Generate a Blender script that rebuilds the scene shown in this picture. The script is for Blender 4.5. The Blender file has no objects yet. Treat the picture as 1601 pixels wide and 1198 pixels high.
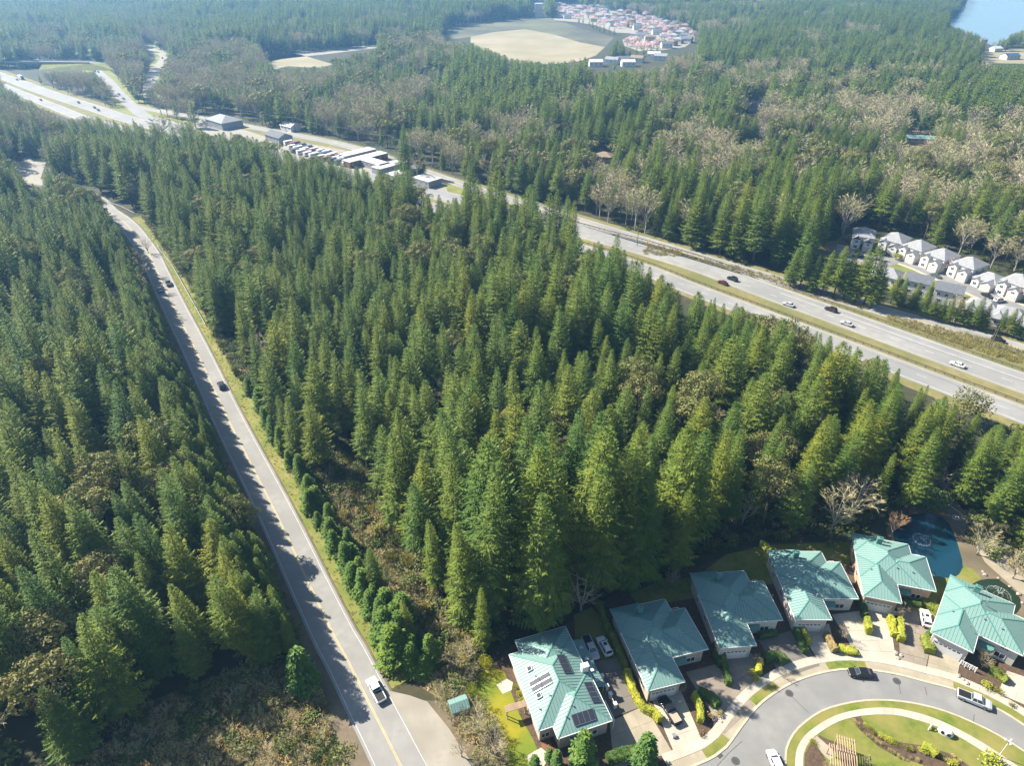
import bpy, bmesh, math, random
import numpy as np
from mathutils import Vector, Matrix

# ------------------------------------------------------------------ camera, sky, sun, exposure
scene = bpy.context.scene
C = scene.collection
R = math.radians
PITCH, CAM_H, FPX, CX, CY = R(33), 120.0, 1067.0, 800.5, 599.0
cam_d = bpy.data.cameras.new('camera')
cam_d.sensor_width = 36.0
cam_d.lens = 36.0 * FPX / 1601.0
cam_d.clip_start, cam_d.clip_end = 1.0, 12000.0
cam = bpy.data.objects.new('camera', cam_d)
cam.location = (0, 0, CAM_H)
cam.rotation_euler = (math.pi / 2 - PITCH, 0, 0)
C.objects.link(cam)
scene.camera = cam

SUN_EL, SUN_AZ = R(41), math.atan2(-0.906, 0.423)      # azimuth clockwise from +Y
world = bpy.data.worlds.new('World')
scene.world = world
world.use_nodes = True
wn = world.node_tree.nodes
sky = wn.new('ShaderNodeTexSky')
sky.sky_type = 'NISHITA'
sky.sun_disc = False
sky.sun_elevation, sky.sun_rotation = SUN_EL, SUN_AZ
sky.dust_density, sky.air_density = 0.6, 1.2
world.node_tree.links.new(sky.outputs[0], wn['Background'].inputs[0])
wn['Background'].inputs[1].default_value = 0.064
sun_d = bpy.data.lights.new('sun', 'SUN')
sun_d.energy, sun_d.angle, sun_d.color = 5.0, R(0.5), (1.0, 0.93, 0.80)
sun = bpy.data.objects.new('sun', sun_d)
sv = Vector((math.sin(SUN_AZ) * math.cos(SUN_EL), math.cos(SUN_AZ) * math.cos(SUN_EL), math.sin(SUN_EL)))
sun.rotation_euler = sv.to_track_quat('Z', 'Y').to_euler()
sun.location = (-300, 150, 400)
C.objects.link(sun)
scene.view_settings.view_transform = 'Standard'
scene.view_settings.look = 'None'
scene.view_settings.gamma = 1.0
scene.view_settings.use_curve_mapping = False
scene.view_settings.exposure = 1.75
scene.render.engine = 'CYCLES'
scene.cycles.max_bounces = 5
scene.cycles.diffuse_bounces = 3
scene.cycles.glossy_bounces = 2
scene.cycles.transmission_bounces = 3
scene.cycles.volume_bounces = 1
scene.cycles.transparent_max_bounces = 4
scene.cycles.use_denoising = True
HAZE_DENSITY = 0.00016

rng = random.Random(7)

# ------------------------------------------------------------------ projection helpers (survey of the site)
SP, CP = math.sin(PITCH), math.cos(PITCH)
def P(x, y, z=0.0):
    v = (y - CY) / FPX
    u = (x - CX) / FPX
    d = (CAM_H - z) / (SP + v * CP)
    return (u * d, d * (CP - v * SP))
def PP(pts, z=0.0):
    return [P(x, y, z) for x, y in pts]
def Q(X, Y, Z):
    d = Y * CP - (Z - CAM_H) * SP
    yd = -(Y * SP + (Z - CAM_H) * CP)
    return CX + FPX * X / d, CY + FPX * yd / d, d

# ------------------------------------------------------------------ materials
MATS = {}
def pmat(name, c1, c2=None, scale=1.0, rough=0.8, spec=0.3, metal=0.0, c3=None, s3=0.05, f3=0.5, bump=0.0, bscale=None,
         objc=False, detail=4.0, tint=False, lo=0.35, hi=0.65):
    if name in MATS:
        return MATS[name]
    c1, c2, c3 = [None if c is None else tuple(v * 0.66 for v in c) for c in (c1, c2, c3)]
    m = bpy.data.materials.new(name)
    m.use_nodes = True
    nt = m.node_tree
    b = nt.nodes['Principled BSDF']
    b.inputs['Roughness'].default_value = rough
    b.inputs['Specular IOR Level'].default_value = spec
    b.inputs['Metallic'].default_value = metal
    col = None
    if c2 is None:
        b.inputs['Base Color'].default_value = (*c1, 1)
    if c2 is not None or bump:
        if objc:
            co = nt.nodes.new('ShaderNodeTexCoord').outputs['Object']
        else:
            co = nt.nodes.new('ShaderNodeNewGeometry').outputs['Position']
    def noise(s, d):
        n = nt.nodes.new('ShaderNodeTexNoise')
        n.inputs['Scale'].default_value = s
        n.inputs['Detail'].default_value = d
        nt.links.new(co, n.inputs['Vector'])
        return n.outputs['Fac']
    def mixc(f, a, bb, l, h):
        mr = nt.nodes.new('ShaderNodeMapRange')
        mr.inputs[1].default_value, mr.inputs[2].default_value = l, h
        nt.links.new(f, mr.inputs[0])
        mx = nt.nodes.new('ShaderNodeMix')
        mx.data_type = 'RGBA'
        nt.links.new(mr.outputs[0], mx.inputs[0])
        for s, v in ((6, a), (7, bb)):
            if isinstance(v, tuple):
                mx.inputs[s].default_value = (*v, 1)
            else:
                nt.links.new(v, mx.inputs[s])
        return mx.outputs[2]
    if c2 is not None:
        col = mixc(noise(scale, detail), c1, c2, lo, hi)
        if c3 is not None:
            col = mixc(noise(s3, 3.0), col, c3, 0.5 - 0.15 + (0.5 - f3) * 0.3, 0.5 + 0.15 + (0.5 - f3) * 0.3)
        nt.links.new(col, b.inputs['Base Color'])
    if bump:
        bn = nt.nodes.new('ShaderNodeBump')
        bn.inputs['Strength'].default_value = bump
        bn.inputs['Distance'].default_value = 0.1
        nt.links.new(noise(bscale or scale * 4, 3.0), bn.inputs['Height'])
        nt.links.new(bn.outputs[0], b.inputs['Normal'])
    MATS[name] = m
    return m

def leafmat(name, c1, c2, c3, scale=0.25, trans=0.22, rough=0.65, spread=0.5):
    """foliage: two greens mixed by noise in the crown, the hue shifted from tree to tree, and a share of light let through"""
    m = bpy.data.materials.new(name)
    m.use_nodes = True
    nt = m.node_tree
    N, L = nt.nodes, nt.links
    b = N['Principled BSDF']
    b.inputs['Roughness'].default_value = rough
    b.inputs['Specular IOR Level'].default_value = 0.25
    tc = N.new('ShaderNodeTexCoord')
    no = N.new('ShaderNodeTexNoise')
    no.inputs['Scale'].default_value = scale
    no.inputs['Detail'].default_value = 5.0
    L.new(tc.outputs['Object'], no.inputs['Vector'])
    mr = N.new('ShaderNodeMapRange')
    mr.inputs[1].default_value, mr.inputs[2].default_value = 0.36, 0.64
    L.new(no.outputs['Fac'], mr.inputs[0])
    m1 = N.new('ShaderNodeMix'); m1.data_type = 'RGBA'
    m1.inputs[6].default_value, m1.inputs[7].default_value = (*c1, 1), (*c2, 1)
    L.new(mr.outputs[0], m1.inputs[0])
    oi = N.new('ShaderNodeObjectInfo')
    mu = N.new('ShaderNodeMath'); mu.operation = 'MULTIPLY'; mu.inputs[1].default_value = spread
    L.new(oi.outputs['Random'], mu.inputs[0])
    m2 = N.new('ShaderNodeMix'); m2.data_type = 'RGBA'
    L.new(mu.outputs[0], m2.inputs[0]); L.new(m1.outputs[2], m2.inputs[6]); m2.inputs[7].default_value = (*c3, 1)
    m3 = N.new('ShaderNodeMix'); m3.data_type = 'RGBA'; m3.blend_type = 'MULTIPLY'; m3.inputs[0].default_value = 1.0
    L.new(m2.outputs[2], m3.inputs[6]); L.new(oi.outputs['Color'], m3.inputs[7])
    L.new(m3.outputs[2], b.inputs['Base Color'])
    tr = N.new('ShaderNodeBsdfTranslucent')
    L.new(m3.outputs[2], tr.inputs['Color'])
    ms = N.new('ShaderNodeMixShader'); ms.inputs[0].default_value = trans
    L.new(b.outputs[0], ms.inputs[1]); L.new(tr.outputs[0], ms.inputs[2])
    L.new(ms.outputs[0], N['Material Output'].inputs['Surface'])
    MATS[name] = m
    return m

M_fir = leafmat('fir_needles', (0.094, 0.144, 0.016), (0.204, 0.242, 0.029), (0.066, 0.138, 0.034), 0.22, trans=0.36)
M_cypress = leafmat('cypress_sprays', (0.06, 0.13, 0.02), (0.13, 0.20, 0.03), (0.05, 0.12, 0.03), 0.5)
M_gold = leafmat('golden_cypress_sprays', (0.24, 0.25, 0.02), (0.38, 0.35, 0.035), (0.20, 0.25, 0.03), 0.6)
M_madrone = leafmat('madrone_leaves', (0.10, 0.13, 0.03), (0.19, 0.185, 0.05), (0.15, 0.12, 0.045), 0.4)
M_shrub = leafmat('shrub_leaves', (0.05, 0.09, 0.02), (0.13, 0.16, 0.03), (0.11, 0.09, 0.03), 0.8)
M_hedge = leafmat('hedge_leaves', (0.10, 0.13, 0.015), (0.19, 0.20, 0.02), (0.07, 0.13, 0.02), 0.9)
M_blossom = leafmat('pink_blossom', (0.52, 0.33, 0.34), (0.66, 0.48, 0.47), (0.55, 0.42, 0.36), 0.8)
M_twig = leafmat('bare_twigs', (0.285, 0.235, 0.135), (0.40, 0.34, 0.21), (0.26, 0.265, 0.10), 0.2, trans=0.05, rough=0.9, spread=0.8)
M_twig_orange = leafmat('orange_twigs', (0.36, 0.18, 0.06), (0.48, 0.27, 0.10), (0.36, 0.2, 0.1), 0.3, trans=0.1, rough=0.9)
M_bramble = leafmat('bramble_leaves', (0.35, 0.24, 0.105), (0.46, 0.335, 0.17), (0.19, 0.18, 0.05), 0.5, spread=0.9)
M_drygrass = leafmat('dry_grass_blades', (0.25, 0.21, 0.07), (0.36, 0.30, 0.12), (0.21, 0.20, 0.06), 0.5, spread=0.8)
M_bark = pmat('bark', (0.10, 0.075, 0.055), (0.17, 0.135, 0.10), 1.5, 0.9, objc=True)
M_palebark = pmat('pale_bark', (0.34, 0.30, 0.25), (0.46, 0.42, 0.36), 1.5, 0.9, objc=True)
M_floor = pmat('forest_floor', (0.045, 0.040, 0.020), (0.085, 0.065, 0.035), 0.25, 0.95, c3=(0.035, 0.05, 0.018), s3=0.04, bump=0.6, bscale=1.0)
M_asphalt = pmat('asphalt', (0.27, 0.26, 0.245), (0.315, 0.305, 0.285), 0.6, 0.85, c3=(0.25, 0.243, 0.23), s3=0.12, bump=0.2, bscale=20)
M_hwy = pmat('highway_paving', (0.27, 0.265, 0.255), (0.33, 0.32, 0.305), 0.3, 0.85, c3=(0.24, 0.24, 0.235), s3=0.05)
M_oldasphalt = pmat('old_asphalt', (0.31, 0.285, 0.235), (0.37, 0.335, 0.275), 0.8, 0.9, c3=(0.27, 0.245, 0.20), s3=0.2, bump=0.3, bscale=12)
M_court = pmat('court_asphalt', (0.235, 0.23, 0.22), (0.275, 0.27, 0.26), 0.5, 0.85, c3=(0.215, 0.21, 0.205), s3=0.15, bump=0.2, bscale=20)
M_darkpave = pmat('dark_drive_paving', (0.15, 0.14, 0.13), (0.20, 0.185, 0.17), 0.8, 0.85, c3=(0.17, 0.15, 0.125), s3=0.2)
M_dirt = pmat('bare_dirt', (0.16, 0.125, 0.085), (0.23, 0.18, 0.125), 0.6, 0.95, c3=(0.12, 0.10, 0.06), s3=0.15, bump=0.5)
M_brushsoil = pmat('brush_soil', (0.19, 0.125, 0.065), (0.28, 0.20, 0.11), 0.5, 0.95, c3=(0.12, 0.11, 0.045), s3=0.12, bump=0.7)
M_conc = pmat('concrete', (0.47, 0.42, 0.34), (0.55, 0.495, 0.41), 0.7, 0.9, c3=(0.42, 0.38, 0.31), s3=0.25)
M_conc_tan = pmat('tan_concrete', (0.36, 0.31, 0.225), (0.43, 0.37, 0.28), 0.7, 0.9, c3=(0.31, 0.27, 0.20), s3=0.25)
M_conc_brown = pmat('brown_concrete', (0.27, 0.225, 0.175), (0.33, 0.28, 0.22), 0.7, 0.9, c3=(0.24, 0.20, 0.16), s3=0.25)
M_kerb = pmat('kerb_concrete', (0.42, 0.37, 0.28), (0.50, 0.44, 0.34), 1.2, 0.9)
M_lawn = pmat('lawn', (0.075, 0.13, 0.012), (0.19, 0.22, 0.028), 0.9, 0.95, c3=(0.25, 0.22, 0.06), s3=0.16, f3=0.42, detail=8.0, lo=.3, hi=.7, bump=0.6, bscale=8)
M_lawnyellow = pmat('mossy_lawn', (0.24, 0.23, 0.012), (0.31, 0.27, 0.012), 0.5, 0.95, c3=(0.15, 0.20, 0.015), s3=0.12, bump=0.6, bscale=8)
M_verge = pmat('verge_grass', (0.20, 0.20, 0.04), (0.29, 0.26, 0.085), 0.5, 0.95, c3=(0.15, 0.18, 0.03), s3=0.12, bump=0.6, bscale=6)
M_median = pmat('median_grass', (0.19, 0.17, 0.06), (0.26, 0.22, 0.09), 0.4, 0.95, c3=(0.15, 0.155, 0.045), s3=0.07, bump=0.6, bscale=3)
M_farfield = pmat('dry_meadow', (0.31, 0.255, 0.165), (0.38, 0.315, 0.205), 0.03, 0.95, c3=(0.26, 0.235, 0.13), s3=0.018, detail=8.0)
M_shrubslope = pmat('shrub_slope', (0.045, 0.045, 0.035), (0.10, 0.09, 0.065), 0.12, 0.95, c3=(0.15, 0.15, 0.07), s3=0.012)
M_mulch = pmat('bark_mulch', (0.075, 0.05, 0.032), (0.13, 0.085, 0.055), 2.0, 0.95, bump=0.6, bscale=12)
M_redmulch = pmat('red_mulch', (0.17, 0.08, 0.045), (0.24, 0.12, 0.07), 1.5, 0.95, bump=0.6, bscale=12)
M_gravel = pmat('gravel', (0.28, 0.26, 0.22), (0.36, 0.33, 0.28), 0.4, 0.95, c3=(0.30, 0.27, 0.22), s3=0.05)
M_yellow = pmat('yellow_road_paint', (0.56, 0.42, 0.17), (0.66, 0.52, 0.24), 0.8, 0.8)
M_whitepaint = pmat('white_road_paint', (0.52, 0.52, 0.50), (0.66, 0.65, 0.63), 0.5, 0.8)
M_tar = pmat('tar_seal', (0.08, 0.08, 0.08), rough=0.6)
M_iron = pmat('cast_iron', (0.10, 0.095, 0.09), rough=0.6, metal=0.4)
M_water = pmat('pond_water', (0.007, 0.045, 0.075), rough=0.08, spec=0.5, bump=0.25, bscale=1.4)
M_lake = pmat('lake_water', (0.10, 0.20, 0.27), rough=0.22, spec=0.5, bump=0.5, bscale=0.15)
M_foam = pmat('water_foam', (0.70, 0.76, 0.78), rough=0.5)
M_roof = pmat('green_roof_metal', (0.182, 0.312, 0.280), (0.205, 0.334, 0.298), 0.5, 0.52, 0.3, objc=True, c3=(0.185, 0.312, 0.29), s3=0.25)
M_ridge = pmat('green_ridge_metal', (0.10, 0.27, 0.23), rough=0.45, spec=0.5)
M_white = pmat('white_paint', (0.78, 0.76, 0.73), rough=0.6)
M_wall_w = pmat('pale_siding', (0.60, 0.56, 0.51), (0.66, 0.62, 0.57), 1.0, 0.8, objc=True)
M_wall_t = pmat('tan_siding', (0.47, 0.335, 0.22), (0.52, 0.375, 0.25), 1.0, 0.8, objc=True)
M_wall_b = pmat('beige_siding', (0.47, 0.40, 0.32), (0.53, 0.45, 0.36), 1.0, 0.8, objc=True)
M_wall_g = pmat('grey_siding', (0.30, 0.31, 0.32), (0.35, 0.36, 0.37), 1.0, 0.8, objc=True)
M_glass = pmat('window_glass', (0.03, 0.045, 0.06), rough=0.08, spec=0.6)
M_panel = pmat('solar_cells', (0.04, 0.045, 0.065), rough=0.45, spec=0.12)
M_alu = pmat('aluminium', (0.55, 0.56, 0.58), rough=0.35, metal=0.9)
M_shingle = pmat('grey_shingles', (0.27, 0.275, 0.29), (0.33, 0.335, 0.35), 0.9, 0.9, objc=True)
M_shingle_d = pmat('dark_shingles', (0.12, 0.13, 0.15), (0.16, 0.17, 0.19), 0.9, 0.9, objc=True)
M_shingle_b = pmat('brown_shingles', (0.24, 0.18, 0.13), (0.30, 0.23, 0.17), 0.9, 0.9, objc=True)
M_redtrim = pmat('dark_red_shingle', (0.20, 0.03, 0.03), rough=0.8)
M_whiteroof = pmat('white_roof_sheet', (0.56, 0.55, 0.53), (0.64, 0.63, 0.61), 0.4, 0.6, objc=True)
M_wood = pmat('cedar_wood', (0.50, 0.36, 0.24), (0.60, 0.45, 0.31), 2.0, 0.8, objc=True)
M_fencewood = pmat('weathered_fence', (0.30, 0.21, 0.13), (0.38, 0.27, 0.17), 2.0, 0.85, objc=True)
M_galv = pmat('galvanised_steel', (0.40, 0.40, 0.39), rough=0.5, metal=0.6)
M_brownsteel = pmat('weathered_rail', (0.16, 0.125, 0.095), rough=0.8)
M_rock = pmat('boulder_stone', (0.33, 0.29, 0.24), (0.44, 0.39, 0.33), 2.0, 0.9, objc=True)
M_tyre = pmat('tyre_rubber', (0.02, 0.02, 0.02), rough=0.9)
M_rim = pmat('wheel_rim', (0.45, 0.45, 0.46), rough=0.3, metal=0.8)
M_lampw = pmat('headlamp_lens', (0.75, 0.76, 0.78), rough=0.15, spec=0.6)
M_lampr = pmat('tail_lens', (0.30, 0.02, 0.02), rough=0.2, spec=0.6)
M_plastic = pmat('black_plastic', (0.02, 0.02, 0.022), rough=0.5)
def paint(name, c):
    return pmat('paint_' + name, c, rough=0.25, spec=0.6)

# ------------------------------------------------------------------ mesh builder
class MB:
    def __init__(s):
        s.v, s.f, s.m = [], [], []
    def add(s, vs, fs, mi=0):
        o = len(s.v)
        s.v += [tuple(map(float, v)) for v in vs]
        s.f += [tuple(i + o for i in f) for f in fs]
        s.m += [mi] * len(fs)
    def box(s, x0, x1, y0, y1, z0, z1, mi=0, rz=0.0, o=(0, 0, 0)):
        c, n = math.cos(rz), math.sin(rz)
        vs = []
        for z in (z0, z1):
            for x, y in ((x0, y0), (x1, y0), (x1, y1), (x0, y1)):
                vs.append((o[0] + x * c - y * n, o[1] + x * n + y * c, o[2] + z))
        s.add(vs, [(3, 2, 1, 0), (4, 5, 6, 7), (0, 1, 5, 4), (1, 2, 6, 5), (2, 3, 7, 6), (3, 0, 4, 7)], mi)
    def bar(s, a, b, w, h=None, mi=0):
        a, b = Vector(a), Vector(b)
        h = h or w
        d = (b - a)
        if d.length < 1e-6:
            return
        d.normalize()
        sd = d.cross(Vector((0, 0, 1)))
        if sd.length < 1e-3:
            sd = Vector((1, 0, 0))
        sd.normalize()
        up = sd.cross(d)
        vs = []
        for p in (a, b):
            for i, j in ((-1, -1), (1, -1), (1, 1), (-1, 1)):
                vs.append(p + sd * (i * w / 2) + up * (j * h / 2))
        s.add(vs, [(3, 2, 1, 0), (4, 5, 6, 7), (0, 1, 5, 4), (1, 2, 6, 5), (2, 3, 7, 6), (3, 0, 4, 7)], mi)
    def tube(s, pts, rad, n=6, mi=0, cap=True):
        rings = []
        o = len(s.v)
        up0 = None
        for i, p in enumerate(pts):
            p = Vector(p)
            a = Vector(pts[max(0, i - 1)])
            b = Vector(pts[min(len(pts) - 1, i + 1)])
            d = (b - a).normalized()
            if up0 is None:
                up0 = d.orthogonal().normalized()
            x = up0 - d * up0.dot(d)
            x = x.normalized() if x.length > 1e-4 else d.orthogonal().normalized()
            up0 = x
            y = d.cross(x)
            r = rad[i] if isinstance(rad, (list, tuple)) else rad
            for k in range(n):
                t = 2 * math.pi * k / n
                q = p + x * (r * math.cos(t)) + y * (r * math.sin(t))
                s.v.append((q.x, q.y, q.z))
        for i in range(len(pts) - 1):
            for k in range(n):
                a = o + i * n + k
                b = o + i * n + (k + 1) % n
                s.f.append((a, b, b + n, a + n)); s.m.append(mi)
        if cap:
            s.f.append(tuple(o + k for k in reversed(range(n)))); s.m.append(mi)
            s.f.append(tuple(o + (len(pts) - 1) * n + k for k in range(n))); s.m.append(mi)
    def poly(s, pts, z, mi=0):
        a = sum(pts[i][0] * pts[(i + 1) % len(pts)][1] - pts[(i + 1) % len(pts)][0] * pts[i][1] for i in range(len(pts)))
        if a < 0:
            pts = pts[::-1]
        s.add([(p[0], p[1], z) for p in pts], [tuple(range(len(pts)))], mi)
    def slab(s, pts, z0, z1, mi=0):
        a = sum(pts[i][0] * pts[(i + 1) % len(pts)][1] - pts[(i + 1) % len(pts)][0] * pts[i][1] for i in range(len(pts)))
        if a < 0:
            pts = pts[::-1]
        n = len(pts)
        vs = [(p[0], p[1], z0) for p in pts] + [(p[0], p[1], z1) for p in pts]
        s.add(vs, [tuple(range(n, 2 * n))] + [(i, (i + 1) % n, n + (i + 1) % n, n + i) for i in range(n)], mi)
    def strip(s, left, right, z, mi=0):
        n = len(left)
        vs = [(p[0], p[1], z) for p in left] + [(p[0], p[1], z) for p in right]
        s.add(vs, [(i, n + i, n + i + 1, i + 1) for i in range(n - 1)], mi)
    def mesh(s, name, mats, smooth=False):
        me = bpy.data.meshes.new(name)
        me.from_pydata(s.v, [], s.f)
        for m in (mats if isinstance(mats, (list, tuple)) else [mats]):
            me.materials.append(m)
        if any(s.m):
            me.polygons.foreach_set('material_index', s.m)
        if smooth:
            me.polygons.foreach_set('use_smooth', [True] * len(s.f))
        me.update()
        return me

def link(name, data, parent=None, loc=None, rz=0.0, sc=None):
    o = bpy.data.objects.new(name, data)
    C.objects.link(o)
    if parent is not None:
        o.parent = parent
    if loc is not None:
        o.location = loc
    if rz:
        o.rotation_euler = (0, 0, rz)
    if sc is not None:
        o.scale = sc if isinstance(sc, (tuple, list)) else (sc, sc, sc)
    return o
def obj(name, mb, mats, parent=None, smooth=False, kind=None):
    o = link(name, mb.mesh(name, mats, smooth), parent)
    if kind:
        o['kind'] = kind
    return o
def struct(name, mb, mats, parent=None):
    o = obj(name, mb, mats, parent)
    if parent is None:
        o['kind'] = 'structure'
    return o
def tag(o, label, cat, group=None):
    o['label'] = label
    o['category'] = cat
    if group:
        o['group'] = group
    return o
def thing(name, label, cat, loc=(0, 0, 0), rz=0.0, group=None, sc=None):
    return tag(link(name, None, None, loc, rz, sc), label, cat, group)
def copy_tree(o, parent=None):
    c = o.copy()
    C.objects.link(c)
    if parent is not None:
        c.parent = parent
    for ch in list(o.children):
        copy_tree(ch, c)
    return c
def shift(pts, d):
    """parallel line to a polyline, d metres to its right"""
    out = []
    for i, p in enumerate(pts):
        a, b = pts[max(0, i - 1)], pts[min(len(pts) - 1, i + 1)]
        dx, dy = b[0] - a[0], b[1] - a[1]
        l = math.hypot(dx, dy) or 1
        out.append((p[0] + dy / l * d, p[1] - dx / l * d))
    return out
def smooth(pts, step=3.0):
    """Catmull-Rom resampling of a polyline"""
    out = []
    n = len(pts)
    for i in range(n - 1):
        p0, p1, p2, p3 = pts[max(0, i - 1)], pts[i], pts[i + 1], pts[min(n - 1, i + 2)]
        k = max(1, int(math.dist(p1, p2) / step))
        for j in range(k):
            t = j / k
            out.append(tuple(0.5 * (2 * p1[a] + (p2[a] - p0[a]) * t + (2 * p0[a] - 5 * p1[a] + 4 * p2[a] - p3[a]) * t * t
                                    + (3 * p1[a] - p0[a] - 3 * p2[a] + p3[a]) * t ** 3) for a in (0, 1)))
    out.append(tuple(pts[-1]))
    return out
def along(pts, step, start=0.0):
    """points every step metres with the heading of the line"""
    out, need = [], start
    for a, b in zip(pts, pts[1:]):
        l = math.dist(a, b)
        while need <= l and l > 0:
            t = need / l
            out.append((a[0] + (b[0] - a[0]) * t, a[1] + (b[1] - a[1]) * t, math.atan2(b[1] - a[1], b[0] - a[0])))
            need += step
        need -= l
    return out
def band(name, centre, w, z, m, parent=None, off=0.0):
    mb = MB()
    mb.strip(shift(centre, off - w / 2), shift(centre, off + w / 2), z)
    return struct(name, mb, m, parent)
def dashes(name, centre, off, w, ln, gap, z, m, parent):
    mb = MB()
    line = shift(centre, off)
    for x, y, a in along(line, ln + gap):
        c, s = math.cos(a), math.sin(a)
        q = [(x + c * l - s * t, y + s * l + c * t) for l, t in ((0, -w / 2), (ln, -w / 2), (ln, w / 2), (0, w / 2))]
        mb.poly(q, z)
    return struct(name, mb, m, parent)
def area(name, pts, z, m):
    mb = MB(); mb.poly(pts, z)
    return struct(name, mb, m)

# ------------------------------------------------------------------ ground and water
mb = MB()
mb.box(-1700, 1700, -160, 2800, -0.9, 0.0)
struct('ground', mb, M_floor)
lake = PP([(1511, -3), (1505, 10), (1497, 22), (1478, 33), (1476, 40), (1500, 49), (1524, 56), (1538, 66), (1556, 72), (1572, 62), (1601, 47)])
lake = lake + [(1000, 1230), (1690, 1500), (1690, 2790), (1250, 2790)]
area('lake', lake, 0.06, M_lake)
area('meadow', PP([(736, 57), (770, 50), (821, 45), (868, 54), (908, 66), (946, 73), (932, 86), (905, 96), (860, 100), (800, 98), (760, 88), (735, 75)]), 0.05, M_farfield)
area('shrub_slope', PP([(640, 62), (660, 50), (700, 38), (760, 31), (807, 26), (860, 27), (925, 49), (960, 58), (946, 73), (908, 66), (868, 54), (821, 45), (770, 50), (736, 57), (690, 64)]), 0.04, M_shrubslope)
area('far_clearing', PP([(395, 82), (440, 78), (480, 88), (520, 100), (500, 106), (450, 103), (412, 112), (395, 108)]), 0.05, M_farfield)
area('orchard_ground', PP([(1300, 190), (1420, 190), (1500, 240), (1440, 300), (1330, 280), (1250, 240)]), 0.05, M_brushsoil)
area('far_estate_ground', [P(840 + x / 6.158, y / 6.158) for x, y in ((150, 40), (300, 20), (560, 30), (800, 60), (900, 100), (1200, 170), (1480, 230), (1520, 380), (1420, 450), (1200, 480), (980, 490), (840, 440), (820, 380), (940, 320), (760, 310), (560, 240), (380, 210), (160, 190))], 0.05, M_gravel)
area('shore_clearing', PP([(1528, 80), (1601, 76), (1640, 86), (1640, 100), (1540, 98)]), 0.05, M_farfield)

# left road
road_c = smooth(PP([(169, 330), (199, 352), (229, 391), (247, 427), (268, 472), (307, 550), (349, 640), (382, 706), (420, 780), (452, 846), (483, 913),
                    (525, 1000), (540, 1026), (576, 1098), (599, 1143), (626, 1197), (680, 1300)]), 4)
road_c = smooth([(-420, 430), (-330, 420), (-262, 395), (-222, 364)], 8)[:-1] + road_c
road_c = road_c[::-1]                                          # heading away from the camera, so + is the right-hand side
band('road_shoulder', road_c, 11.0, 0.02, M_dirt, off=-0.8)
road = band('road', road_c, 8.6, 0.045, M_asphalt)
for s in (-0.13, 0.13):
    mb = MB(); mb.strip(shift(road_c, s - 0.055), shift(road_c, s + 0.055), 0.055); struct('centre_line', mb, M_yellow, road)
for s in (-3.75, 3.75):
    mb = MB(); mb.strip(shift(road_c, s - 0.05), shift(road_c, s + 0.05), 0.055); struct('edge_line', mb, M_whitepaint, road)
side = PP([(604, 1080), (640, 1088), (668, 1098), (702, 1140), (740, 1198), (800, 1300), (725, 1300), (668, 1198), (640, 1142)])
area('side_lane', side, 0.05, M_oldasphalt)
area('gravel_apron', PP([(655, 1095), (690, 1098), (735, 1160), (760, 1198), (738, 1198), (702, 1140), (668, 1100)]), 0.035, M_dirt)
i0 = max(range(len(road_c)), key=lambda i: -math.dist(road_c[i], P(190, 340)))
i1 = max(range(len(road_c)), key=lambda i: -math.dist(road_c[i], P(572, 1090)))
mb = MB(); mb.strip(shift(road_c, 4.8)[i1:i0], shift(road_c, 9.6)[i1:i0], 0.035); struct('grass_verge', mb, M_verge)
area('brush_ground', PP([(385, 515), (420, 540), (450, 640), (520, 690), (580, 740), (640, 860), (700, 960), (760, 1010), (740, 1080), (690, 1095), (650, 1070), (600, 1000), (540, 910),
                         (480, 800), (430, 700), (390, 610)]), 0.025, M_brushsoil)
area('dirt_track', PP([(490, 1020), (505, 1030), (530, 1100), (560, 1198), (600, 1300), (540, 1300), (505, 1150)]), 0.03, M_dirt)
area('scrub_ground', PP([(140, 1300), (150, 1180), (230, 1100), (330, 1060), (430, 1030), (490, 1035), (520, 1130), (545, 1198), (560, 1300)]), 0.02, M_brushsoil)

# highway and frontage road
hwA = smooth([(245, 99), (174, 175), (151, 200), (107, 250), (62, 298), (-75, 404), (-190, 484), (-304, 570), (-341, 602), (-438, 687), (-542, 783), (-720, 945), (-900, 1120)], 12)
hwB = smooth([(216, 99), (147, 175), (80, 249), (35, 296), (-103, 404), (-222, 488), (-332, 566), (-394, 622), (-431, 656), (-575, 790), (-755, 955), (-930, 1130)], 12)
fr = smooth([(262, 136), (179, 206), (144, 235), (60, 312), (-35, 404), (-106, 480), (-159, 519), (-254, 578), (-330, 625)], 12)
band('median_strip', hwA, 44.0, 0.02, M_median, off=-8.0)
band('embankment_strip', fr, 34.0, 0.025, M_median, off=-9.0)
h = band('highway', hwA, 15.0, 0.05, M_hwy)
for off, m, nm in ((-6.6, M_whitepaint, 'edge_line'), (6.2, M_yellow, 'edge_line')):
    mb = MB(); mb.strip(shift(hwA, -off - 0.1), shift(hwA, -off + 0.1), 0.062); struct(nm, mb, m, h)
mb = MB(); mb.strip(shift(hwA[:16], 2.3), shift(hwA[:16], 2.5), 0.062); struct('lane_line', mb, M_whitepaint, h)
dashes('lane_dash', hwA, -1.6, 0.16, 3.0, 9.0, 0.062, M_whitepaint, h)
h = band('highway', hwB, 11.5, 0.05, M_hwy)
for off, m in ((-4.6, M_yellow), (4.6, M_whitepaint)):
    mb = MB(); mb.strip(shift(hwB, -off - 0.1), shift(hwB, -off + 0.1), 0.062); struct('edge_line', mb, m, h)
dashes('lane_dash', hwB, 0.0, 0.16, 3.0, 9.0, 0.062, M_whitepaint, h)
h = band('frontage_road', fr, 9.5, 0.05, M_hwy)
mb = MB(); mb.strip(shift(fr, -0.2), shift(fr, 0.2), 0.062); struct('centre_line', mb, M_yellow, h)
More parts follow.
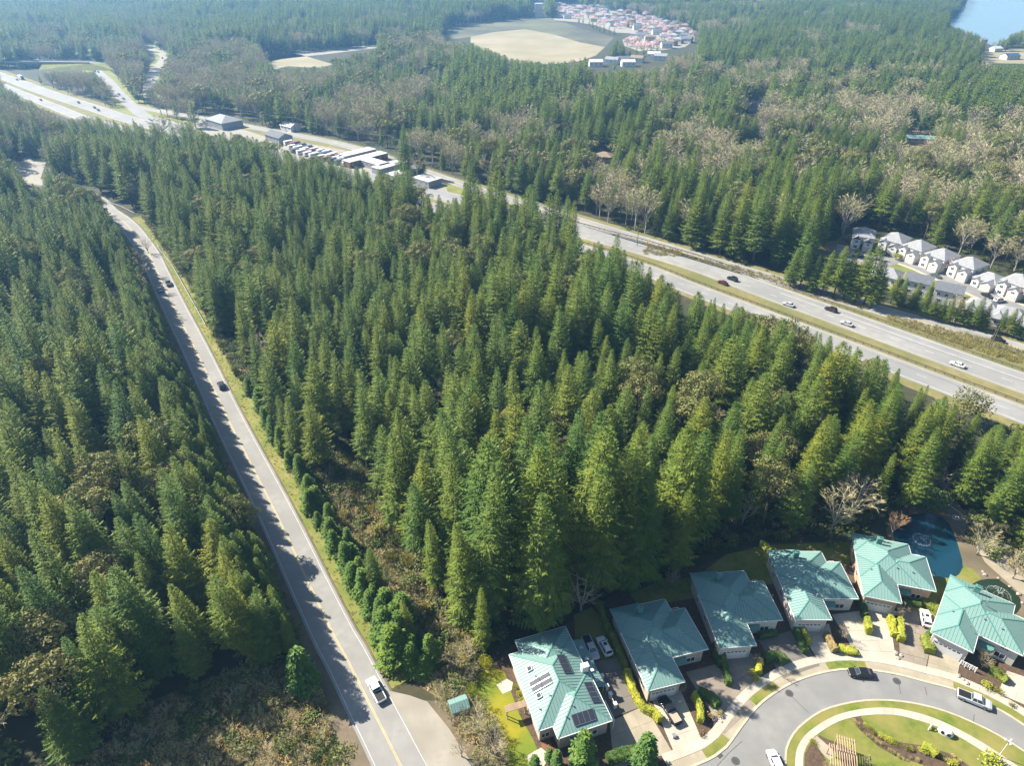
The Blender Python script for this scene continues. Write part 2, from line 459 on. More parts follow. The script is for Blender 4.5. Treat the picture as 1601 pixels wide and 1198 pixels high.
for off in (-3.7, 3.7):
    mb = MB(); mb.strip(shift(fr, off - 0.08), shift(fr, off + 0.08), 0.062); struct('edge_line', mb, M_whitepaint, h)
# interchange
ramp = smooth([(-250, 545), (-294, 579), (-321, 614), (-363, 675), (-409, 746), (-450, 805), (-474, 845)], 10)
mb = MB(); mb.strip(shift(ramp, -13), shift(ramp, 13), 0.03); struct('ramp_verge', mb, M_verge)
band('slip_road', ramp, 10.5, 0.07, M_hwy)
far_road = smooth([(-474, 845), (-500, 868), (-545, 890), (-640, 915)], 10)
band('far_road', far_road, 12, 0.08, M_hwy)
curve = smooth([(-330, 660), (-352, 700), (-373, 765), (-398, 830), (-408, 870), (-430, 930), (-470, 985), (-501, 1033)], 10)
mb = MB(); mb.strip(shift(curve, -11), shift(curve, 11), 0.03); struct('lane_verge', mb, M_verge)
band('winding_lane', curve, 12, 0.06, M_gravel)
area('gravel_yard', PP([(18, 256), (40, 250), (74, 246), (62, 284), (42, 286)]), 0.05, M_gravel)
area('storage_yard', PP([(420, 215), (470, 222), (600, 246), (690, 275), (700, 300), (620, 300), (520, 275), (430, 245)]), 0.045, M_gravel)
area('yard_lawn', PP([(655, 283), (712, 288), (760, 305), (900, 345), (960, 375), (900, 380), (800, 350), (690, 315)]), 0.04, M_verge)
area('forecourt', PP([(310, 186), (360, 196), (420, 215), (400, 225), (340, 215), (300, 200)]), 0.05, M_gravel)
area('power_line_clearing', PP([(380, 96), (420, 86), (520, 75), (600, 68), (600, 73), (520, 83), (440, 92), (385, 104)]), 0.05, M_gravel)

# right-hand grey-roof estate
area('estate_ground', PP([(1285, 395), (1320, 365), (1400, 372), (1500, 415), (1601, 450), (1680, 490), (1680, 560), (1601, 520), (1540, 500), (1480, 475), (1400, 455), (1290, 415)]), 0.03, M_verge)
est = smooth([(150, 299), (160, 294), (170, 291), (178, 280), (183, 268), (190, 251), (197, 235), (206, 215), (225, 180)], 3)
band('estate_path', est, 12.5, 0.05, M_conc)
area('estate_turning_circle', [(163 + 12 * math.cos(t / 16 * math.pi), 291 + 12 * math.sin(t / 16 * math.pi)) for t in range(32)], 0.075, M_court)
band('estate_road', est, 9.0, 0.07, M_court)
area('bare_lot', PP([(1278, 385), (1300, 376), (1330, 382), (1332, 393), (1310, 398), (1280, 398)]), 0.045, M_brushsoil)

# ------------------------------------------------------------------ foreground court: lots, court road, kerbs, pavements, lawns
area('yard_ground', PP([(745, 1075), (800, 1010), (890, 975), (960, 930), (1075, 890), (1200, 850), (1330, 845), (1420, 960), (1470, 900), (1560, 960), (1640, 980), (1700, 1100), (1700, 1300), (820, 1300),
                        (800, 1198), (775, 1130)]), 0.03, M_mulch)
area('mossy_lawn', PP([(728, 1062), (770, 1045), (788, 1050), (800, 1085), (812, 1118), (835, 1160), (850, 1198), (860, 1260), (800, 1260), (795, 1198), (780, 1140), (745, 1100)]), 0.05, M_lawnyellow)
area('lawn', PP([(1085, 905), (1135, 868), (1200, 853), (1330, 848), (1345, 870), (1300, 900), (1200, 915), (1115, 925)]), 0.05, M_lawn)
area('lawn', PP([(897, 962), (925, 950), (940, 965), (985, 1030), (950, 1035), (900, 1010)]), 0.05, M_lawn)
area('lawn', PP([(985, 930), (1040, 905), (1085, 905), (1090, 935), (1000, 950)]), 0.045, M_lawn)
area('lawn', PP([(1430, 905), (1480, 890), (1500, 905), (1475, 960), (1440, 990), (1420, 960)]), 0.05, M_lawn)
pond = smooth(PP([(1406, 812), (1440, 803), (1474, 810), (1490, 832), (1500, 862), (1505, 888), (1490, 905), (1466, 903), (1425, 880), (1400, 850), (1397, 828), (1406, 812)]), 2)
pond2 = smooth(PP([(1532, 908), (1560, 906), (1588, 926), (1596, 950), (1570, 968), (1530, 945), (1515, 920), (1532, 908)]), 2)
area('pond_bank', PP([(1385, 830), (1400, 795), (1450, 785), (1520, 800), (1560, 840), (1640, 905), (1660, 960), (1620, 985), (1560, 985), (1480, 930), (1400, 880)]), 0.045, M_dirt)
area('pond', pond, 0.075, M_water)
area('pond', pond2, 0.075, pmat('shadow_green_pond_water', (0.018, 0.035, 0.018), rough=0.1, bump=0.25, bscale=1.4))  # dark green base colour stands in for shadow and grass over this pond
area('lawn', PP([(1490, 880), (1520, 890), (1535, 905), (1512, 918), (1530, 948), (1500, 930), (1480, 905)]), 0.055, M_lawn)
area('pond_path', PP([(1450, 745), (1470, 740), (1500, 790), (1522, 815), (1565, 845), (1640, 895), (1640, 925), (1580, 880), (1530, 855), (1500, 830), (1480, 800)]), 0.06, M_darkpave)
area('gravel_path', PP([(1520, 845), (1545, 850), (1601, 890), (1660, 930), (1660, 960), (1590, 925), (1540, 880)]), 0.07, M_conc_tan)

outer = smooth(PP([(1050, 1212), (1093, 1195), (1117, 1183.4), (1135, 1169.4), (1150.6, 1148.4), (1170, 1122), (1192.6, 1097.7), (1229, 1073), (1262, 1059), (1297.7, 1050), (1331, 1047), (1369, 1049.6),
                   (1408, 1056.5), (1449, 1067.5), (1490.6, 1078.5), (1532, 1096.4), (1567.7, 1114), (1601, 1135), (1680, 1190)]), 1.5)
inner = smooth(PP([(1227, 1260), (1227.5, 1198), (1229, 1173.5), (1240, 1148.8), (1259, 1129.5), (1284, 1113), (1314, 1103), (1353, 1096.4), (1394, 1096.4), (1435.5, 1102), (1477, 1113), (1518, 1129.5),
                   (1559.5, 1150), (1601, 1176), (1660, 1220)]), 1.5)
w_out = smooth(PP([(1244, 1260), (1242.6, 1198), (1244, 1176), (1256.4, 1153), (1278.5, 1135), (1303, 1121), (1336, 1111.6), (1375, 1107.4), (1408, 1110), (1452, 1121), (1490.6, 1137.7), (1532, 1160),
                   (1573, 1187), (1620, 1220)]), 1.5)
w_in = smooth(PP([(1256, 1260), (1255, 1198), (1256.4, 1179), (1267.4, 1158.4), (1286.7, 1143), (1314, 1128), (1347, 1120.4), (1380, 1118.5), (1408, 1120.7), (1446.5, 1131), (1485, 1146), (1523.6, 1168),
                  (1556.7, 1190), (1600, 1220)]), 1.5)
court = area('court_road', outer + inner[::-1] + [P(1120, 1300), P(1000, 1240)][:0] + [], 0.055, M_court) if False else None
mb = MB()
mb.poly(outer + [P(1680, 1200)] + inner[::-1] + [P(1050, 1260)], 0.055)
court = struct('court_road', mb, M_court)
def kerb(line, w, z, name='kerb'):
    mb = MB()
    a, b = shift(line, -w / 2), shift(line, w / 2)
    for i in range(len(line) - 1):
        mb.slab([a[i], b[i], b[i + 1], a[i + 1]], 0.0, z)
    return struct(name, mb, M_kerb)
kerb(outer, 0.45, 0.15)
kerb(inner, 0.35, 0.15)
mb = MB(); mb.poly(inner + [P(1660, 1280)], 0.115); struct('island_lawn', mb, M_lawn)
def slab_path(name, a, b, z0, z1, m, step, gap=0.012):
    """a pavement as separate slabs between two edge lines"""
    n = int(sum(math.dist(p, q) for p, q in zip(a, a[1:])) / step)
    def res(l):
        tot = sum(math.dist(p, q) for p, q in zip(l, l[1:]))
        r = [q[:2] for q in along(l, tot / n * 0.9999)]
        return r[:n + 1]
    ra, rb = res(a), res(b)
    root = link(name, None); root['kind'] = 'structure'
    for i in range(min(len(ra), len(rb)) - 1):
        t = gap / step
        L = lambda p, q, k: (p[0] + (q[0] - p[0]) * k, p[1] + (q[1] - p[1]) * k)
        mb = MB()
        dz = rng.uniform(-0.006, 0.006)
        mb.slab([L(ra[i], ra[i + 1], t), L(ra[i], ra[i + 1], 1 - t), L(rb[i], rb[i + 1], 1 - t), L(rb[i], rb[i + 1], t)], z0, z1 + dz)
        obj('slab', mb, m, root)
    return root
slab_path('island_footpath', w_out, w_in, 0.06, 0.15, M_conc, 1.6)
# outer pavement follows the kerb
slab_path('pavement', shift(outer, -1.9), shift(outer, -3.6), 0.0, 0.13, M_conc, 1.6)
mb = MB()
mb.strip(shift(outer, -1.86), shift(outer, -0.22), 0.10)
struct('pavement_edging', mb, M_conc_tan)
def strip_lawn(x0, y0, x1, y1):
    a = min(range(len(outer)), key=lambda i: math.dist(outer[i], P(x0, y0)))
    b = min(range(len(outer)), key=lambda i: math.dist(outer[i], P(x1, y1)))
    if a > b: a, b = b, a
    mb = MB()
    mb.strip(shift(outer, -1.8)[a:b + 1], shift(outer, -0.24)[a:b + 1], 0.125)
    struct('lawn', mb, M_lawn)
for q in ((1105, 1188, 1142, 1160), (1182, 1108, 1222, 1077), (1297, 1050, 1350, 1047), (1486, 1077, 1600, 1134)):
    strip_lawn(*q)

def drive(corners, m, nu, nv, z=0.06, h=0.05, name='driveway'):
    """driveway of concrete panels; corners as pixels: near-left, near-right, far-right, far-left"""
    c = PP(corners)
    root = link(name, None); root['kind'] = 'structure'
    def B(u, v):
        a = (c[0][0] + (c[1][0] - c[0][0]) * u, c[0][1] + (c[1][1] - c[0][1]) * u)
        b = (c[3][0] + (c[2][0] - c[3][0]) * u, c[3][1] + (c[2][1] - c[3][1]) * u)
        return (a[0] + (b[0] - a[0]) * v, a[1] + (b[1] - a[1]) * v)
    g = 0.0016
    for i in range(nu):
        for j in range(nv):
            mb = MB()
            mb.slab([B(i / nu + g, j / nv + g), B((i + 1) / nu - g, j / nv + g), B((i + 1) / nu - g, (j + 1) / nv - g), B(i / nu + g, (j + 1) / nv - g)], 0.0, z + h + rng.uniform(-0.006, 0.006))
            obj('panel', mb, m, root)
    return root
drive([(960, 1204), (1052, 1178), (1008, 1104), (953, 1130)], M_conc_tan, 3, 3)
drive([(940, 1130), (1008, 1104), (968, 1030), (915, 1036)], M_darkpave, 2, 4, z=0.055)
drive([(1054, 1178), (1099, 1162), (1064, 1080), (1017, 1090)], M_conc, 2, 4)
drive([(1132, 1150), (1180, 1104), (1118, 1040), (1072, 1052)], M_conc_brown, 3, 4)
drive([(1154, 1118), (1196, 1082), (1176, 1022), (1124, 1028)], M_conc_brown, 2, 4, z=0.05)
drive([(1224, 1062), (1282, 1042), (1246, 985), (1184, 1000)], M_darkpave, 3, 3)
drive([(1284, 1040), (1310, 1034), (1296, 976), (1246, 982)], M_conc, 2, 4, z=0.05)
drive([(1344, 1032), (1402, 1040), (1388, 950), (1300, 962)], M_conc, 3, 5)
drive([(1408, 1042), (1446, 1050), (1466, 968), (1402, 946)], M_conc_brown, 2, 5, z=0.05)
drive([(1448, 1052), (1496, 1062), (1502, 1030), (1456, 1008)], M_conc_tan, 3, 3)
drive([(1560, 1085), (1640, 1120), (1650, 1075), (1574, 1050)], M_conc, 3, 3)

# ------------------------------------------------------------------ green-roofed houses
EAVE, PITCHR = 4.5, 0.40
def hip(mb, seam, cap, u0, u1, w0, w1, z, pitch=PITCHR, step=0.62, drop=0.0):
    """hip roof over a rectangle: planes with thickness, standing seams and hip caps"""
    z = z - drop
    a, b = u1 - u0, w1 - w0
    hf = min(a, b) / 2
    zr = z + hf * pitch
    if a >= b:
        r0, r1 = (u0 + hf, (w0 + w1) / 2, zr), (u1 - hf, (w0 + w1) / 2, zr)
    else:
        r0, r1 = ((u0 + u1) / 2, w0 + hf, zr), ((u0 + u1) / 2, w1 - hf, zr)
    e = [(u0, w0, z), (u1, w0, z), (u1, w1, z), (u0, w1, z)]
    th = 0.16
    lo = [(p[0], p[1], p[2] - th) for p in e]
    vs = e + [r0, r1] + lo
    if a >= b:
        fs = [(0, 1, 5, 4), (1, 2, 5), (2, 3, 4, 5), (3, 0, 4)]
        caps = [(0, 4), (3, 4), (1, 5), (2, 5), (4, 5)]
    else:
        fs = [(0, 1, 4), (1, 2, 5, 4), (2, 3, 5), (3, 0, 4, 5)]
        caps = [(0, 4), (1, 4), (2, 5), (3, 5), (4, 5)]
    fs += [(0, 6, 7, 1), (1, 7, 8, 2), (2, 8, 9, 3), (3, 9, 6, 0), (9, 8, 7, 6)]
    mb.add(vs, fs)
    for i, j in caps:
        p, q = Vector(vs[i]), Vector(vs[j])
        if (q - p).length > 0.05:
            cap.bar(p + Vector((0, 0, 0.02)), q + Vector((0, 0, 0.02)), 0.22, 0.07)
    sides = [((u0, w0), (1, 0), (0, 1), a), ((u1, w0), (0, 1), (-1, 0), b), ((u1, w1), (-1, 0), (0, -1), a), ((u0, w1), (0, -1), (1, 0), b)]
    for o, d, up, ln in sides:
        k = step / 2
        while k < ln:
            run = min(k, ln - k, hf) - 0.02
            if run > 0.15:
                p = Vector((o[0] + d[0] * k, o[1] + d[1] * k, z + 0.002))
                q = p + Vector((up[0] * run, up[1] * run, run * pitch))
                s = Vector((d[0], d[1], 0)) * 0.035
                t = Vector((0, 0, 0.065))
                seam.add([p - s, p + s, p + t, q - s, q + s, q + t], [(0, 2, 5, 3), (1, 4, 5, 2), (0, 1, 2)])
            k += step
def gutter_mb(mb, outline, z):
    for a, b in zip(outline, outline[1:]):
        mb.bar((a[0], a[1], z), (b[0], b[1], z), 0.13, 0.17)
def window(parent, u, w, z, wd, ht, face, frame_m=None, bars=1):
    """framed window on a wall plane; face 'f' looks to -w, 'l' to -u, 'r' to +u, 'b' to +w"""
    fr, pn = MB(), MB()
    d = {'f': (0, -1), 'b': (0, 1), 'l': (-1, 0), 'r': (1, 0)}[face]
    t = (-d[1], d[0])
    def bx(m, a0, a1, z0, z1, o0, o1):
        p = [(u + t[0] * a + d[0] * o, w + t[1] * a + d[1] * o) for a, o in ((a0, o0), (a1, o0), (a1, o1), (a0, o1))]
        m.slab(p, z0, z1)
    bt = 0.09
    bx(fr, -wd / 2, wd / 2, z, z + bt, 0.003, 0.08); bx(fr, -wd / 2, wd / 2, z + ht - bt, z + ht, 0.003, 0.08)
    n = bars + 1
    for i in range(n + 1):
        x = -wd / 2 + bt / 2 + (wd - bt) * i / n
        bx(fr, x - bt / 2, x + bt / 2, z + bt, z + ht - bt, 0.003, 0.078)
    o = obj('window', fr, frame_m or M_white, parent)
    bx(pn, -wd / 2 + 0.04, wd / 2 - 0.04, z + 0.04, z + ht - 0.04, 0.004, 0.035)
    obj('pane', pn, M_glass, o)
    return o

def green_house(label, loc, rz, wall_m):
    t = thing('green_roof_house', label, 'house', loc, rz, 'green-roofed houses round the court')
    roof, seam, cap, wall, gut = MB(), MB(), MB(), MB(), MB()
    hip(roof, seam, cap, 0, 12, 5.32, 18.4, EAVE)
    hip(roof, seam, cap, 0.006, 7.4, 0, 12.0, EAVE, drop=0.004)
    hip(roof, seam, cap, 3.0, 15.0, 5.327, 15.3, EAVE, drop=0.008)
    hip(roof, seam, cap, -0.1, 6.2, 13.0, 18.9, EAVE, drop=0.012)
    r = obj('roof', roof, M_roof, t)
    obj('roof_seam', seam, M_roof, r, kind='stuff')
    obj('ridge_cap', cap, M_ridge, r)
    gutter_mb(gut, [(0.0, 18.8), (-0.04, 0.0), (7.44, -0.04), (7.44, 5.26), (15.04, 5.26), (15.04, 15.34), (12.04, 15.34), (12.04, 18.44), (6.2, 18.44)], EAVE - 0.09)
    obj('gutter', gut, M_white, r)
    wall.box(0.55, 11.5, 5.9, 17.85, 0, EAVE - 0.14)
    wall.box(0.556, 6.85, 0.55, 6.5, 0, EAVE - 0.135)
    wall.box(6.0, 14.45, 5.906, 14.75, 0, EAVE - 0.13)
    wall.box(0.6, 5.7, 17.0, 18.35, 0, EAVE - 0.125)
    obj('wall', wall, wall_m, t)
    gd = MB()
    for k in range(4):
        gd.box(1.15, 6.05, 0.47, 0.53, 0.03 + k * 0.62, 0.62 + k * 0.62)
    g = obj('garage_door', gd, M_white, t)
    tr = MB()
    tr.box(0.98, 1.13, 0.44, 0.545, 0, 2.6); tr.box(6.07, 6.22, 0.44, 0.545, 0, 2.6); tr.box(0.98, 6.22, 0.44, 0.545, 2.6, 2.78)
    obj('door_frame', tr, M_white, g)
    for k in range(6):
        gl = MB(); gl.box(1.3 + k * 0.79, 1.3 + k * 0.79 + 0.55, 0.455, 0.468, 2.05, 2.35); obj('pane', gl, M_glass, g)
    # entrance canopy, door and windows of the right-hand wing
    cn = MB()
    cn.add([(7.7, 5.88, 2.95), (10.7, 5.88, 2.95), (7.7, 4.75, 2.45), (10.3, 4.75, 2.45), (10.75, 5.2, 2.55), (7.7, 5.88, 2.80), (10.7, 5.88, 2.80), (7.7, 4.75, 2.33), (10.3, 4.75, 2.33), (10.75, 5.2, 2.43)],
           [(0, 2, 3, 4, 1), (5, 6, 9, 8, 7), (2, 7, 8, 3), (3, 8, 9, 4), (4, 9, 6, 1), (0, 5, 7, 2)])
    obj('porch_canopy', cn, M_ridge, t)
    d = MB(); d.box(8.0, 9.0, 5.84, 5.9, 0.02, 2.1)
    dd = obj('front_door', d, M_wall_b, t)
    k = MB(); k.box(8.84, 8.9, 5.79, 5.838, 0.95, 1.05)
    obj('handle', k, M_alu, dd)
    window(t, 12.0, 5.9, 0.75, 1.9, 1.35, 'f')
    window(t, 12.2, 5.9, 3.25, 1.5, 0.5, 'f')
    window(t, 8.7, 5.9, 3.35, 1.5, 0.45, 'f')
    for w_, z_ in ((3.0, 1.2), (9.0, 1.2), (14.0, 1.2)):
        window(t, 0.55, w_, z_, 1.3, 1.2, 'l')
    window(t, 14.45, 9.0, 1.2, 1.5, 1.2, 'r')
    window(t, 3.0, 18.35, 1.0, 1.8, 1.5, 'b')
    ch = MB()
    ch.box(4.4, 5.5, 15.2, 15.9, 4.7, 7.3); ch.box(4.3, 5.6, 15.1, 16.0, 7.3, 7.45)
    c = obj('chimney', ch, M_ridge, t)
    for x_, z_ in ((4.75, 7.8), (5.2, 7.7)):
        vt = MB(); vt.tube([(x_, 15.55, 7.452), (x_, 15.55, z_)], 0.13, 8); obj('flue', vt, M_alu, c)
    for x, y in ((5.6, 4.6), (7.5, 8.6), (10.6, 8.3), (2.2, 7.2), (6.9, 12.0)):
        v = MB()
        hz = EAVE + PITCHR * max(0.3, min(x, y - (0 if x < 7.4 else 5.3), 12.0 - x if y > 12 else 99, 15.0 - x))
        v.tube([(x, y, hz - 0.5), (x, y, hz + 0.3)], 0.09, 7)
        v.box(x - 0.14, x + 0.14, y - 0.14, y + 0.14, hz + 0.3, hz + 0.36)
        obj('roof_vent', v, M_galv, r)
    sk = MB()
    sk.box(13.0, 14.6, 15.36, 15.45, 3.7, 4.3)
    # rear balcony rail
    bl = MB()
    bl.bar((12.1, 16.4, 3.6), (14.2, 16.4, 3.6), 0.09); bl.bar((14.2, 16.4, 3.6), (14.2, 15.4, 3.6), 0.09)
    for k in range(5):
        bl.bar((12.2 + k * 0.5, 16.4, 2.6), (12.2 + k * 0.5, 16.4, 3.58), 0.06)
    bl.box(12.05, 14.25, 15.36, 16.45, 2.45, 2.6)
    obj('balcony', bl, M_white, t)
    return t
def at(px, py, z):
    x, y = P(px, py, z)
    return (x, y, 0)
green_house('green metal-roofed house with a black pickup on its bright concrete drive', at(1013, 1081, EAVE), R(14.5), M_wall_b)
green_house('green metal-roofed house half shaded by firs, behind the dark asphalt court', at(1125, 1014, EAVE), R(5), M_wall_w)
green_house('green metal-roofed house with a rear lawn and golden shrub at its back left corner', at(1243.5, 969, EAVE), R(-0.5), M_wall_w)
green_house('green metal-roofed house with tan walls backing onto the pond', at(1350, 932, EAVE), R(-15.5), M_wall_t)
green_house('green metal-roofed house nearest the right edge, turned to face the court from the right', at(1455.5, 989, EAVE), R(-39), M_wall_w)

# first house, wider and with solar panels
t1 = thing('green_roof_house', 'green metal-roofed house with solar panels and skylights beside the mossy lawn', 'house', (4.8, 66.7, 0), R(18.5), 'green-roofed houses round the court')
roof, seam, cap, wall, gut = MB(), MB(), MB(), MB(), MB()
hip(roof, seam, cap, -0.3, 12.4, -0.05, 15.9, EAVE)
hip(roof, seam, cap, 1.8, 12.39, 8.0, 18.5, EAVE, drop=0.004)
hip(roof, seam, cap, 2.5, 12.8, -2.4, 8.1, EAVE, drop=0.008)
r1 = obj('roof', roof, M_roof, t1)
obj('roof_seam', seam, M_roof, r1, kind='stuff')
obj('ridge_cap', cap, M_ridge, r1)
gutter_mb(gut, [(1.76, 15.94), (-0.34, 15.94), (-0.34, -0.09), (2.46, -0.09), (2.46, -2.44), (12.84, -2.44), (12.84, 8.1), (12.44, 8.1), (12.44, 18.54), (1.76, 18.54), (1.76, 15.94)], EAVE - 0.09)
obj('gutter', gut, M_white, r1)
wall.box(0.25, 11.9, 0.5, 15.35, 0, EAVE - 0.14)
wall.box(2.35, 11.894, 8.5, 17.95, 0, EAVE - 0.135)
wall.box(3.05, 12.25, -1.85, 7.5, 0, EAVE - 0.13)
obj('wall', wall, M_wall_b, t1)
def rz_at(u, w):
    return EAVE + PITCHR * max(min(u + 0.3, 12.4 - u, w + 0.05, 15.9 - w), min(u - 1.8, 12.39 - u, w - 8, 18.5 - w), min(u - 2.5, 12.8 - u, w + 2.4, 8.1 - w))
def on_roof(name, u0, u1, w0, w1, d, m, parent, th=0.10, lift=0.10, frame=None):
    """flat thing lying on a roof plane; d = up-slope direction"""
    mb = MB()
    vs = []
    cu, cw = (u0 + u1) / 2, (w0 + w1) / 2
    zc = rz_at(cu, cw)
    for dz in (lift, lift + th):
        for u, w in ((u0, w0), (u1, w0), (u1, w1), (u0, w1)):
            vs.append((u, w, zc + PITCHR * ((u - cu) * d[0] + (w - cw) * d[1]) + dz))
    mb.add(vs, [(3, 2, 1, 0), (4, 5, 6, 7), (0, 1, 5, 4), (1, 2, 6, 5), (2, 3, 7, 6), (3, 0, 4, 7)])
    o = obj(name, mb, m, parent)
    if frame:
        fb = MB()
        q = [Vector(v) for v in vs[4:]]
        for i in range(4):
            fb.bar(q[i] + Vector((0, 0, .004)), q[(i + 1) % 4] + Vector((0, 0, .004)), 0.05, 0.03)
        obj('frame', fb, frame, o)
    return o
for k in range(2):
    on_roof('solar_panel', 1.2, 2.95, 6.5 + k * 1.15, 7.6 + k * 1.15, (1, 0), M_panel, t1, frame=M_alu)
    on_roof('solar_panel', 3.1, 4.85, 6.5 + k * 1.15, 7.6 + k * 1.15, (1, 0), M_panel, t1, frame=M_alu)
for k in range(4):
    on_roof('solar_panel', 7.7, 9.4, 6.6 + k * 1.02 + 1.0, 7.58 + k * 1.02 + 1.0, (-1, 0), M_panel, t1, frame=M_alu)
for k in range(4):
    on_roof('solar_panel', 10.6, 12.3, 1.2 + k * 1.05, 2.2 + k * 1.05, (-1, 0), M_panel, t1, frame=M_alu)
for k in range(4):
    on_roof('solar_panel', 6.0 + k * 1.02, 6.98 + k * 1.02, -1.6, 0.15, (0, 1), M_panel, t1, frame=M_alu)
for u, w in ((1.6, 10.6), (1.4, 5.0)):
    s_ = on_roof('skylight', u, u + 0.9, w, w + 1.0, (1, 0), M_white, t1, th=0.22)
    on_roof('pane', u + 0.1, u + 0.8, w + 0.1, w + 0.9, (1, 0), M_glass, s_, th=0.02, lift=0.325)
for u, w in ((2.6, 9.2), (1.2, 3.2), (3.6, 4.6), (6.6, 1.6), (5.0, 0.2), (8.4, 12.6)):
    v = MB(); z = rz_at(u, w)
    v.tube([(u, w, z - 0.2), (u, w, z + 0.35)], 0.09, 7); v.box(u - .13, u + .13, w - .13, w + .13, z + .35, z + .41)
    obj('roof_vent', v, M_galv, r1)
window(t1, 1.3, 0.5, 0.9, 1.7, 1.3, 'f', bars=1)
window(t1, 5.4, -1.85, 2.0, 1.0, 0.8, 'f', bars=0)
window(t1, 9.4, -1.85, 1.0, 1.8, 1.3, 'f')
for w_ in (2.5, 6.0, 11.0):
    window(t1, 0.25, w_, 1.2, 1.3, 1.3, 'l')
bl = MB()
for k in range(6):
    bl.bar((12.4 + 0.02, -1.6 + k * 0.6, 2.7), (13.5, -1.6 + k * 0.6, 2.7), 0.06)
for k in range(8):
    bl.bar((13.5, -1.7 + k * 0.5, 2.65), (13.5, -1.7 + k * 0.5, 3.6), 0.05)
bl.bar((13.5, -1.8, 3.65), (13.5, 1.9, 3.65), 0.1); bl.bar((12.3, -1.8, 3.65), (13.5, -1.8, 3.65), 0.1)
bl.bar((13.5, -1.8, 0.15), (13.5, -1.8, 3.6), 0.14); bl.bar((13.5, 1.9, 0.15), (13.5, 1.9, 3.6), 0.14)
obj('balcony', bl, M_white, t1)
cb = MB()
cb.box(11.3, 12.6, 7.6, 8.4, 3.0, 6.3); cb.box(11.2, 12.7, 7.5, 8.5, 6.3, 6.5)
cbo = obj('chimney', cb, M_white, t1)
# lean-to with its own low green roof along the drive
lt = MB()
lt.add([(12.6, 5.2, 3.2), (12.6, 16.0, 3.2), (15.2, 16.0, 2.5), (15.2, 5.2, 2.5), (12.6, 5.2, 3.06), (12.6, 16.0, 3.06), (15.2, 16.0, 2.36), (15.2, 5.2, 2.36)],
       [(0, 3, 2, 1), (4, 5, 6, 7), (0, 4, 7, 3), (1, 2, 6, 5), (3, 7, 6, 2)])
lo_ = obj('side_porch_roof', lt, M_roof, t1)
ls = MB()
for k in range(17):
    y = 5.5 + k * 0.62
    a, b, s = Vector((12.62, y, 3.198)), Vector((15.2, y, 2.502)), Vector((0, 0.035, 0))
    ls.add([a - s, a + s, a + Vector((0, 0, .06)), b - s, b + s, b + Vector((0, 0, .06))], [(0, 2, 5, 3), (1, 4, 5, 2), (3, 5, 4)])
obj('roof_seam', ls, M_roof, lo_, kind='stuff')
for y in (5.6, 9.0, 12.4, 15.6):
    pb = MB(); pb.box(14.95, 15.09, y, y + 0.14, 0, 2.4)
    obj('porch_post', pb, M_white, t1)
for y in (6.2, 8.4, 11.0, 13.6):
    mb = MB(); mb.box(13.6, 14.3, y, y + 0.6, 2.98, 3.12)
    obj('skylight', mb, M_whiteroof, t1)

# shed
def shed(label, loc, rz, w, d, h, roof_m, wall_m):
    t = thing('garden_shed', label, 'shed', loc, rz)
    mb = MB(); mb.box(-w / 2, w / 2, -d / 2, d / 2, 0, h); obj('wall', mb, wall_m, t)
    mb = MB(); e = 0.2; rh = h + w * 0.28
    vs = [(-w / 2 - e, -d / 2 - e, h - .05), (w / 2 + e, -d / 2 - e, h - .05), (w / 2 + e, d / 2 + e, h - .05), (-w / 2 - e, d / 2 + e, h - .05), (0, -d / 2 - e, rh), (0, d / 2 + e, rh)]
    mb.add(vs, [(0, 4, 5, 3), (1, 2, 5, 4), (0, 1, 4), (2, 3, 5), (3, 2, 1, 0)])
    r = obj('roof', mb, roof_m, t)
    sm = MB()
    k = -d / 2
    while k < d / 2:
        for s in (-1, 1):
            sm.bar((s * (w / 2 + e), k, h - .03), (s * .05, k, rh - .01), 0.06, 0.06)
        k += 0.5
    obj('roof_seam', sm, roof_m, r, kind='stuff')
    mb = MB(); mb.box(-0.45, 0.45, -d / 2 - .05, -d / 2 - .003, 0, 1.95); obj('door', mb, M_wall_b, t)
    return t
shed('small shed with a green ribbed roof among bare shrubs beside the side lane', (*P(718, 1112), 0), R(-68), 2.5, 3.1, 2.2, M_roof, M_wall_b)

